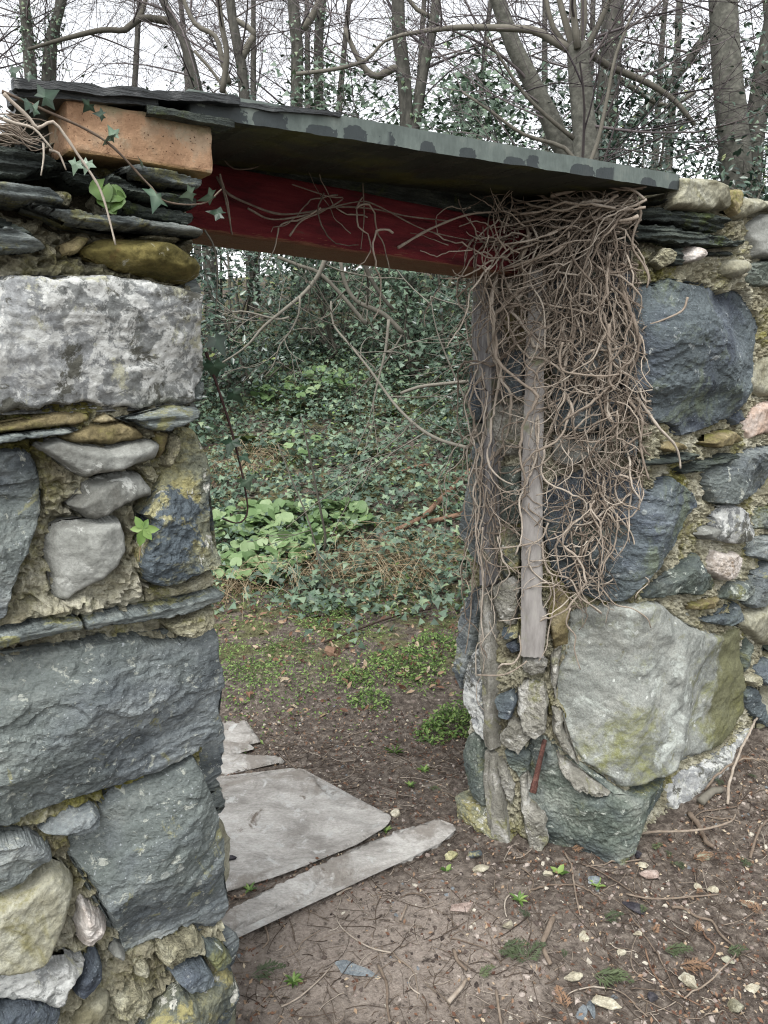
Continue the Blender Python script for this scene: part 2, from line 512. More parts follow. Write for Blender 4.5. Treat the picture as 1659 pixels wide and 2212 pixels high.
    M['beam'] = b.done(b.mix(bare, red, wood), 0.7, b.bump(b.math('ADD', n, n2), 0.9, 0.005), 0.3)
    # weathered grey timber
    b = NB('weathered_timber')
    v = b.coords()
    n = b.noise(b.scale(v, (9, 9, 0.7)), 12, 7, 0.68)
    n2 = b.noise(v, 9, 5, 0.6)
    col = b.ramp(n, [(0.28, C(74, 70, 66)), (0.5, C(152, 150, 150)), (0.75, C(196, 194, 190))])
    col = b.mix(b.step(n2, 0.55, 0.68), col, C(134, 136, 104))
    M['timber'] = b.done(col, 0.9, b.bump(n, 0.9, 0.006), 0.15)
    b = NB('grey_board')
    v = b.coords()
    n = b.noise(b.scale(v, (3, 3, 0.7)), 16, 7, 0.65)
    n2 = b.noise(v, 11, 5, 0.6)
    col = b.ramp(n, [(0.3, C(142, 138, 134)), (0.55, C(172, 168, 164)), (0.78, C(190, 188, 180))])
    col = b.mix(b.step(n2, 0.58, 0.7), col, C(152, 154, 126))
    M['board'] = b.done(col, 0.9, b.bump(n, 0.5, 0.003), 0.15)
    M['rust'] = stone_mat('rusty_iron', [(0.3, C(62, 42, 38)), (0.55, C(100, 68, 60)), (0.75, C(128, 94, 84))], 40, 120, contrast=0.4)
    # vines, twigs, bark
    def bark(name, cols, scale=30, an=(1, 1, 0.3), ra=0.9, bump=0.6, attr=True):
        b = NB(name)
        v = b.coords()
        n = b.noise(b.scale(v, an), scale, 6, 0.65)
        if attr:
            a = b.n('ShaderNodeAttribute', attribute_name='tint').outputs['Fac']
            oi = b.n('ShaderNodeObjectInfo').outputs['Random']
            f = b.math('ADD', b.math('MULTIPLY', n, 0.5), b.math('MULTIPLY', a, 0.6))
        else:
            f = n
        return b.done(b.ramp(f, cols), ra, b.bump(n, bump, 0.004), 0.2)
    M['vine'] = bark('dead_vine', [(0.2, C(72, 64, 57)), (0.40, C(124, 112, 100)), (0.62, C(174, 161, 146)), (0.90, C(212, 202, 187))], 60)
    M['twig'] = bark('dry_twig', [(0.2, C(66, 56, 49)), (0.42, C(106, 92, 80)), (0.64, C(148, 134, 119)), (0.92, C(204, 194, 180))], 60)
    M['bare'] = bark('bare_branch', [(0.2, C(60, 57, 51)), (0.5, C(98, 95, 86)), (0.85, C(136, 132, 121))], 30)
    M['fine_twig'] = bark('fine_twigs', [(0.2, C(70, 64, 68)), (0.5, C(100, 93, 95)), (0.85, C(126, 118, 116))], 20)
    M['trunk'] = bark('grey_bark', [(0.25, C(58, 58, 53)), (0.5, C(89, 88, 82)), (0.75, C(121, 119, 110))], 22, (1, 1, 0.4), attr=False)
    M['trunk_green'] = bark('greenish_bark', [(0.25, C(68, 68, 62)), (0.5, C(103, 103, 95)), (0.75, C(138, 137, 127))], 20, (1, 1, 1.4), attr=False)
    M['logs'] = bark('split_red_wood', [(0.25, C(84, 64, 52)), (0.5, C(128, 102, 84)), (0.75, C(164, 138, 116))], 20, (1, 1, 1), attr=False)
    M['stem_dark'] = bark('dark_ivy_stem', [(0.3, C(48, 34, 36)), (0.7, C(92, 70, 66))], 60, attr=False)
    # leaves
    def leaf(name, stops, rough=0.4, spec=0.5, trans=0.0, vein=False):
        b = NB(name)
        a = b.n('ShaderNodeAttribute', attribute_name='tint').outputs['Fac']
        oi = b.n('ShaderNodeObjectInfo').outputs['Random']
        v = b.coords()
        n = b.noise(v, 25, 3, 0.5)
        f = b.math('ADD', a, b.math('MULTIPLY', b.math('SUBTRACT', n, 0.5), 0.5))
        col = b.ramp(f, stops)
        m = b.done(col, rough, b.bump(n, 0.15, 0.004), spec)
        if trans:
            tr = b.n('ShaderNodeBsdfTranslucent')
            b.put(tr.inputs[0], col)
            mx = b.n('ShaderNodeMixShader')
            mx.inputs[0].default_value = trans
            b.t.links.new(b.bs.outputs[0], mx.inputs[1])
            b.t.links.new(tr.outputs[0], mx.inputs[2])
            b.t.links.new(mx.outputs[0], b.out.inputs[0])
        return m
    M['ivy'] = leaf('ivy_leaf', [(0.1, C(70, 90, 74)), (0.5, C(100, 124, 102)), (0.85, C(122, 145, 116)), (1.0, C(144, 162, 124))], 0.5, 0.4)
    M['holly'] = leaf('evergreen_leaf', [(0.1, C(34, 52, 44)), (0.5, C(60, 84, 70)), (0.85, C(92, 116, 90)), (0.98, C(140, 154, 86))], 0.30, 0.6)
    M['ivyhero'] = leaf('veined_ivy_leaf', [(0.1, C(38, 58, 42)), (0.5, C(64, 92, 70)), (0.9, C(124, 146, 124))], 0.4, 0.5)
    M['helio'] = leaf('round_green_leaf', [(0.1, C(96, 124, 78)), (0.5, C(130, 160, 106)), (0.9, C(166, 188, 140))], 0.5, 0.4, 0.25)
    M['weed'] = leaf('fresh_weed_leaf', [(0.1, C(72, 100, 46)), (0.5, C(112, 146, 72)), (0.9, C(150, 176, 100))], 0.5, 0.35, 0.2)
    M['fern'] = leaf('fern_frond', [(0.1, C(64, 84, 44)), (0.5, C(98, 118, 66)), (0.9, C(136, 148, 92))], 0.55, 0.3, 0.15)
    M['hart'] = leaf('hart_tongue_frond', [(0.1, C(56, 66, 36)), (0.5, C(88, 100, 52)), (0.9, C(142, 130, 92))], 0.5, 0.4, 0.1)
    M['cyp'] = leaf('cypress_spray', [(0.0, C(58, 70, 50)), (0.45, C(100, 112, 78)), (0.55, C(124, 102, 82)), (1.0, C(156, 124, 98))], 0.6, 0.3)
    M['dead'] = leaf('dead_leaf', [(0.0, C(84, 58, 46)), (0.4, C(128, 94, 74)), (0.75, C(170, 146, 120)), (1.0, C(196, 182, 158))], 0.7, 0.25)
    M['straw'] = leaf('dry_grass', [(0.0, C(120, 100, 74)), (0.5, C(172, 152, 120)), (1.0, C(208, 194, 164))], 0.7, 0.2)
    # flagstone
    M['flag'] = stone_mat('slate_flagstone', [(0.25, C(148, 144, 138)), (0.5, C(184, 181, 175)), (0.75, C(206, 204, 198))], 5, 34,
        lichen=[(C(202, 202, 198), 15, 0.60, 0.70), (C(150, 144, 136), 4, 0.54, 0.66), (C(120, 110, 100), 9, 0.66, 0.76)], aniso=(1, 2.2, 1), contrast=0.24, bump=0.4, bdist=0.004, rough=0.72, spec=0.35)
    # ground: dark soil, dusty trodden patch by the threshold, moss and litter beyond the door
    b = NB('bare_soil')
    tc = b.coords(rnd=False)
    n1 = b.noise(tc, 5, 8, 0.62)
    n2 = b.noise(tc, 40, 8, 0.7)
    n3 = b.noise(tc, 130, 5, 0.6)
    col = b.ramp(n2, [(0.3, C(66, 59, 54)), (0.5, C(108, 99, 91)), (0.68, C(160, 150, 139))])
    mp = b.n('ShaderNodeVectorMath', operation='SUBTRACT')
    b.put(mp.inputs[0], tc); mp.inputs[1].default_value = (-0.02, 1.62, 0)
    md = b.n('ShaderNodeVectorMath', operation='LENGTH')
    b.put(md.inputs[0], b.scale(mp.outputs[0], (1.0, 1.7, 0)))
    dust = b.math('MULTIPLY', b.step(b.math('ADD', md.outputs['Value'], b.math('MULTIPLY', b.math('SUBTRACT', n1, 0.5), 0.9)), 0.62, 0.22), b.step(n2, 0.30, 0.52))
    col = b.mix(b.math('MULTIPLY', dust, 0.85), col, b.ramp(n3, [(0.3, C(146, 134, 124)), (0.7, C(184, 173, 162))]))
    y = b.sepz(tc, 1)
    far = b.math('MULTIPLY', b.step(y, 3.0, 3.5), b.step(n1, 0.44, 0.56))
    col = b.mix(b.math('MULTIPLY', far, 0.75), col, b.ramp(n2, [(0.3, C(66, 70, 42)), (0.7, C(124, 128, 82))]))
    M['soil'] = b.done(col, 0.95, b.bump(b.math('ADD', n2, b.math('MULTIPLY', n3, 0.5)), 0.9, 0.012), 0.15)
    def grav(name, stops):
        b = NB(name)
        a = b.n('ShaderNodeAttribute', attribute_name='tint').outputs['Fac']
        v = b.coords()
        n = b.noise(v, 90, 5, 0.65)
        col = b.mix(0.8, b.ramp(a, stops, 'CONSTANT'), b.ramp(n, [(0.3, (0.6,) * 3), (0.7, (1.3,) * 3)]), 'MULTIPLY')
        return b.done(col, 0.9, b.bump(n, 0.6, 0.003), 0.2)
    M['gravel'] = grav('mixed_gravel', [(0.0, C(72, 64, 60)), (0.30, C(98, 88, 82)), (0.52, C(152, 139, 131)), (0.72, C(182, 171, 162)), (0.88, C(206, 199, 184)), (0.96, C(128, 134, 138))])
    M['pebble_pale'] = stone_mat('pale_pebble', [(0.3, C(160, 152, 132)), (0.55, C(204, 198, 176)), (0.75, C(222, 218, 200))], 30, 90, contrast=0.3)
    M['pebble_pink'] = stone_mat('pinkish_pebble', [(0.3, C(140, 122, 112)), (0.55, C(184, 166, 156)), (0.75, C(206, 192, 182))], 30, 90, contrast=0.3)
    M['pebble_blue'] = stone_mat('blue_pebble', [(0.3, C(104, 112, 118)), (0.55, C(140, 148, 152)), (0.75, C(166, 172, 172))], 30, 90, contrast=0.25)
    M['pebble_dark'] = stone_mat('dark_pebble', [(0.3, C(44, 42, 48)), (0.55, C(66, 64, 70)), (0.75, C(92, 90, 92))], 30, 90, contrast=0.25)
build_materials()

# ------------------------------------------------------------------ plan of the place (metres; the camera stands at x = 0, y = 0)
UW = np.array([0.7986, 0.6018])           # along the wall, away from the camera
NW = np.array([0.6018, -0.7986])          # out of the wall, to the camera's side
PF = np.array([0.713, 1.952])             # front corner of the right-hand jamb
PM = np.array([0.369, 2.026])             # where the splayed reveal meets the square rebate
PB = np.array([0.259, 2.172])             # back corner of that jamb
class Surf:
    """an upright surface over a plan polyline: u runs along it, v is height, h stands proud of it"""
    def __init__(self, pts, u_at, flip=1, sigma=0.0):
        P = np.asarray(pts, float)
        L = np.concatenate([[0], np.cumsum(np.linalg.norm(np.diff(P, axis=0), axis=1))])
        s = np.linspace(0, L[-1], 900)
        X, Y = np.interp(s, L, P[:, 0]), np.interp(s, L, P[:, 1])
        if sigma:
            ds = s[1] - s[0]
            k = int(3 * sigma / ds)
            w = np.exp(-0.5 * (np.arange(-k, k + 1) * ds / sigma) ** 2)
            w /= w.sum()
            pad = lambda A: np.concatenate([A[0] - (A[1] - A[0]) * np.arange(k, 0, -1), A, A[-1] + (A[-1] - A[-2]) * np.arange(1, k + 1)])
            X, Y = np.convolve(pad(X), w, 'valid'), np.convolve(pad(Y), w, 'valid')
        self.u = s - L[u_at]
        self.X, self.Y = X, Y
        tx, ty = np.gradient(X), np.gradient(Y)
        q = np.hypot(tx, ty)
        self.nx, self.ny = flip * ty / q, -flip * tx / q
        self.r = X / Y
        self.L = L - L[u_at]
    def px(self, pts):
        out = []
        for a, b in pts:
            d = ray(a, b)
            r = d[0] / d[1]
            u = np.interp(r, self.r, self.u)
            Y = np.interp(u, self.u, self.Y)
            out.append((u, EYE + d[2] / d[1] * Y))
        return np.array(out)
    def point(self, u, v, h=0.0):
        u = np.asarray(u, float)
        f = lambda A: np.interp(u, self.u, A)
        return np.stack([f(self.X) + h * f(self.nx), f(self.Y) + h * f(self.ny), np.asarray(v, float) + 0 * u], -1)
PL = PF - 1.25 * UW                                        # front corner of the left-hand jamb
SL = Surf([PF - 3.2 * UW, PF - 0.95 * UW], 1)              # left wall, front face
SL.u -= 0.95
SR = Surf([PB + (PB - PM) / np.linalg.norm(PB - PM) * 0.16, PB, PM, PF, PF + 2.6 * UW], 3, sigma=0.018)
BD = 0.268                                                  # how far the beam stands behind the wall's front face
PBM = PF - NW * BD
SBEAM = Surf([PBM - 1.75 * UW, PBM + 0.25 * UW], 0)

def T(ox, oy, s):
    return lambda *p: [(ox + a * s, oy + b * s) for a, b in p]
T1 = T(0, 132.7, 0.32); T2 = T(0, 564, 0.3901); T3 = T(0, 1327, 0.4)
T5 = T(962, 365, 0.42); T6 = T(962, 995.4, 0.42)
R1 = T(1260.8, 365, 0.24); R2 = T(1260.8, 763, 0.24); R3 = T(1260.8, 1161, 0.24)
E8 = T(431.3, 1393.6, 0.74); G4 = T(1128, 1758.5, 0.32)

def inside(P, poly):
    x, y = P[:, 0], P[:, 1]
    c = np.zeros(len(P), bool)
    n = len(poly)
    for i in range(n):
        x1, y1 = poly[i]
        x2, y2 = poly[(i + 1) % n]
        if y1 == y2: continue
        c ^= ((y1 > y) != (y2 > y)) & (x < (x2 - x1) * (y - y1) / (y2 - y1) + x1)
    return c
def dist_poly(P, poly):
    d = np.full(len(P), 1e9)
    A = np.asarray(poly)
    B = np.roll(A, -1, axis=0)
    for a, b in zip(A, B):
        e = b - a
        t = np.clip(((P - a) @ e) / (e @ e + 1e-15), 0, 1)
        q = a + t[:, None] * e
        d = np.minimum(d, np.hypot(P[:, 0] - q[:, 0], P[:, 1] - q[:, 1]))
    return d
_SEED = [0]
FOOT = []                                                    # stone outlines, to keep the mortar off them
def stone_mesh(poly, surf, proud=0.02, edge=0.018, depth=0.12, nf=6, tilt=0.22, rough=0.004, strata=0.0, ragged=0.004, res=None, dome=0.0, rec=0.03, lean=0.0, ledge=0.0, nseg=2400):
    _SEED[0] += 1
    sd = _SEED[0]
    rg = np.random.default_rng(sd * 31 + 5)
    poly = np.asarray(poly, float)
    a2 = 0.5 * np.sum(poly[:, 0] * np.roll(poly[:, 1], -1) - np.roll(poly[:, 0], -1) * poly[:, 1])
    if a2 < 0: poly = poly[::-1]
    area = abs(a2)
    size = math.sqrt(area)
    h = res or min(0.0095, max(0.0028, math.sqrt(area / (0.82 * nseg))))
    B = []
    for i in range(len(poly)):
        a, b = poly[i], poly[(i + 1) % len(poly)]
        n = max(1, int(math.ceil(np.linalg.norm(b - a) / h)))
        for k in range(n): B.append(a + (b - a) * (k / n))
    B = np.array(B)
    # soften the traced corners a little, then roughen the outline
    for _ in range(2):
        B = 0.5 * B + 0.25 * (np.roll(B, 1, axis=0) + np.roll(B, -1, axis=0))
    tg = np.roll(B, -1, axis=0) - np.roll(B, 1, axis=0)
    nn = np.stack([tg[:, 1], -tg[:, 0]], 1) / (np.linalg.norm(tg, axis=1)[:, None] + 1e-12)
    rag = min(ragged, 0.06 * size)
    B = B + nn * (rag * (fbm(P3(B[:, 0] * 45, B[:, 1] * 45, sd * 3.7), 3, sd) * 1.3 + 0.5 * pnoise(P3(B[:, 0] * 14, B[:, 1] * 14, sd * 1.3), sd)))[:, None]
    FOOT.append((surf, B))
    lo, hi = B.min(0), B.max(0)
    gx = np.arange(lo[0], hi[0], h)
    gy = np.arange(lo[1], hi[1], h * 0.866)
    GX, GY = np.meshgrid(gx, gy)
    GX = GX + (np.arange(len(gy)) % 2)[:, None] * h * 0.5
    G = np.stack([GX.ravel(), GY.ravel()], 1) + rg.uniform(-0.22, 0.22, (GX.size, 2)) * h
    G = G[inside(G, B)]
    if len(G): G = G[dist_poly(G, B) > 0.55 * h]
    nb = len(B)
    allp = np.vstack([B, G]) * 1000
    res_ = delaunay_2d_cdt([Vector(p) for p in allp], [(i, (i + 1) % nb) for i in range(nb)], [], 1, 1e-4, False)
    Q = np.array([(p.x, p.y) for p in res_[0]]) / 1000
    F = [f for f in res_[2] if len(f) == 3]
    c = poly.mean(0)
    planes = []
    for k in range(nf):
        an = rg.uniform(0, 2 * math.pi)
        ti = tilt * rg.uniform(0.25, 1.0)
        off = rg.uniform(0.10, 0.42) * size
        planes.append((math.cos(an) * ti, math.sin(an) * ti, off * ti))
    Bd = B[::2]
    csz = max(0.02, min(0.085, size * 0.34))
    nch = int(min(160, max(3, area / csz ** 2)))
    chips = rg.uniform(poly.min(0) - 0.01, poly.max(0) + 0.01, (int(nch * 1.3), 2))
    cg = rg.normal(0, 0.20, chips.shape)
    cb = rg.uniform(-0.006, 0.006, len(chips)) * min(1, csz / 0.04)
    ca = 0.035 / csz
    chip = min(1.15, rough / 0.0036)
    CH = []
    def height(P):
        d = dist_poly(P, Bd)
        if len(P) == nb: d = d * 0
        e = min(edge, 0.45 * size) * np.clip(0.85 + 1.3 * pnoise(P3(P[:, 0] * 18, P[:, 1] * 18, sd), sd + 77), 0.3, 1.6)
        t = np.clip(d / e, 0, 1)
        prof = np.sqrt(np.maximum(0, 1 - (1 - t) ** 2))
        z = np.full(len(P), 0.0)
        for ax, ay, off in planes:
            z = np.minimum(z, off - (ax * (P[:, 0] - c[0]) + ay * (P[:, 1] - c[1])) * 1.0)
        wob = fbm(P3(P[:, 0] * 7, P[:, 1] * 7, sd * 0.77), 3, sd) * size * 0.035
        z = np.maximum(z, -0.06)
        r2 = ((P - c) ** 2).sum(1) / (size * size)
        z = z + wob + dome * (1 - np.minimum(1, r2 * 1.4)) + lean * (P[:, 1] - c[1])
        if strata:
            w = P[:, 1] * 1.0 + 0.012 * fbm(P3(P[:, 0] * 9, P[:, 1] * 9, sd), 3, sd)
            z = z + strata * (np.abs(((w * 75) % 1.0) - 0.5) - 0.25) + strata * 1.5 * fbm(P3(P[:, 0] * 6, P[:, 1] * 90, sd), 3, sd + 3)
        # conchoidal chips: shallow scallops that meet in crisp ridges
        if len(chips) > 1:
            wp = P + 0.010 * np.stack([fbm(P3(P[:, 0] * 30, P[:, 1] * 30, sd * 1.9), 3, sd + 40), fbm(P3(P[:, 0] * 30, P[:, 1] * 30, sd * 2.9), 3, sd + 44)], 1)
            D = wp[:, None, :] - chips[None]
            q = cb[None] + (D * cg[None]).sum(2) + ca * (D * D).sum(2)
            q = q.min(1)
            if not CH: CH.append(float(np.percentile(q, 55)))
            z = z + np.clip(q - CH[0], -0.022, 0.010) * chip
        if ledge:
            # cleavage: the face breaks down in thin steps
            tq = 6.5 * fbm(P3(P[:, 0] * 3.2, P[:, 1] * 7.0, sd * 0.3), 3, sd + 50, 0.45)
            fl = np.floor(tq)
            z = z + np.clip(ledge * (fl + sstep(0.80, 1.0, tq - fl)), -2.5 * ledge, 2.5 * ledge)
        z = z + rough * fbm(P3(P[:, 0] * 55, P[:, 1] * 55, sd * 2.1), 4, sd + 9, 0.62) * 1.3
        return -rec + (rec + proud + z) * prof
    hh = height(Q)
    hb = height(B)
    V = surf.point(Q[:, 0], Q[:, 1], hh)
    Vt = surf.point(B[:, 0], B[:, 1], hb)
    ins = B + (c - B) * 0.06
    Vb = surf.point(ins[:, 0], ins[:, 1], np.full(nb, -depth))
    n0 = len(V)
    i = np.arange(nb)
    j = (i + 1) % nb
    side = np.stack([n0 + i, n0 + nb + i, n0 + nb + j, n0 + j], 1)
    VV = np.vstack([V, Vt, Vb])
    # outward orientation
    F = np.array(F)
    p = VV[F[0]]
    nr = np.cross(p[1] - p[0], p[2] - p[0])
    un = surf.point([Q[0, 0]], [Q[0, 1]], 1.0)[0] - surf.point([Q[0, 0]], [Q[0, 1]], 0.0)[0]
    if nr @ un < 0: F = F[:, ::-1]
    return VV, [F, side]
KINDS_OF_STONE = {
    'pale': dict(proud=0.024, edge=0.009, nf=7, tilt=0.18, rough=0.0034, ledge=0.0022),
    'blue': dict(proud=0.022, edge=0.008, nf=9, tilt=0.34, rough=0.0036, ledge=0.0060),
    'navy': dict(proud=0.022, edge=0.009, nf=9, tilt=0.34, rough=0.0036, ledge=0.0055),
    'slate': dict(proud=0.016, edge=0.004, nf=3, tilt=0.08, rough=0.002, strata=0.006, ragged=0.005),
    'slate_dark': dict(proud=0.010, edge=0.004, nf=3, tilt=0.08, rough=0.003, strata=0.011, ragged=0.006),
    'grey': dict(proud=0.022, edge=0.016, nf=7, tilt=0.40, rough=0.0022, ragged=0.002),
    'tan': dict(proud=0.022, edge=0.022, nf=6, tilt=0.26, rough=0.003, ragged=0.002),
    'brown': dict(proud=0.012, edge=0.009, nf=5, tilt=0.25, rough=0.004),
    'olive': dict(proud=0.030, edge=0.034, nf=4, tilt=0.2, rough=0.003, ragged=0.002, dome=0.012),
    'yellow': dict(proud=0.020, edge=0.010, nf=8, tilt=0.32, rough=0.006, ledge=0.003),
    'quartz': dict(proud=0.018, edge=0.016, nf=8, tilt=0.4, rough=0.006, dome=0.006),
    'pink': dict(proud=0.016, edge=0.014, nf=6, tilt=0.3, rough=0.004),
    'boulder': dict(proud=0.042, edge=0.018, nf=10, tilt=0.42, rough=0.0036, dome=0.006, ragged=0.004, ledge=0.003),
    'green': dict(proud=0.018, edge=0.010, nf=9, tilt=0.32, rough=0.005, ledge=0.004),
    'cement': dict(proud=0.012, edge=0.010, nf=4, tilt=0.2, rough=0.006, ragged=0.006),
    'mortar_lump': dict(proud=0.008, edge=0.010, nf=4, tilt=0.2, rough=0.009, ragged=0.007),
}
FLAT = ('cement', 'blue', 'navy', 'yellow', 'green', 'mortar_lump', 'slate_dark', 'quartz')
def stone(parent, surf, pts, kind, name='stone', uv=False, **kw):
    p = dict(KINDS_OF_STONE[kind])
    p.update(kw)
    poly = np.asarray(pts, float) if uv else surf.px(pts)
    V, F = stone_mesh(poly, surf, **p)
    return obj(name, mesh_np(name, V, F, kind not in FLAT), MAT[kind], parent, recentre=True)

# ------------------------------------------------------------------ the two lengths of wall
WL = thing('stone_wall', 'nearer stretch of rough stone wall, topped by thin slates and one orange brick', 'wall', (*(PL - 0.4 * UW), 0))
WR = thing('stone_wall', 'farther stretch of stone wall and door jamb with a huge pale boulder near its foot', 'wall', (*PF, 0))

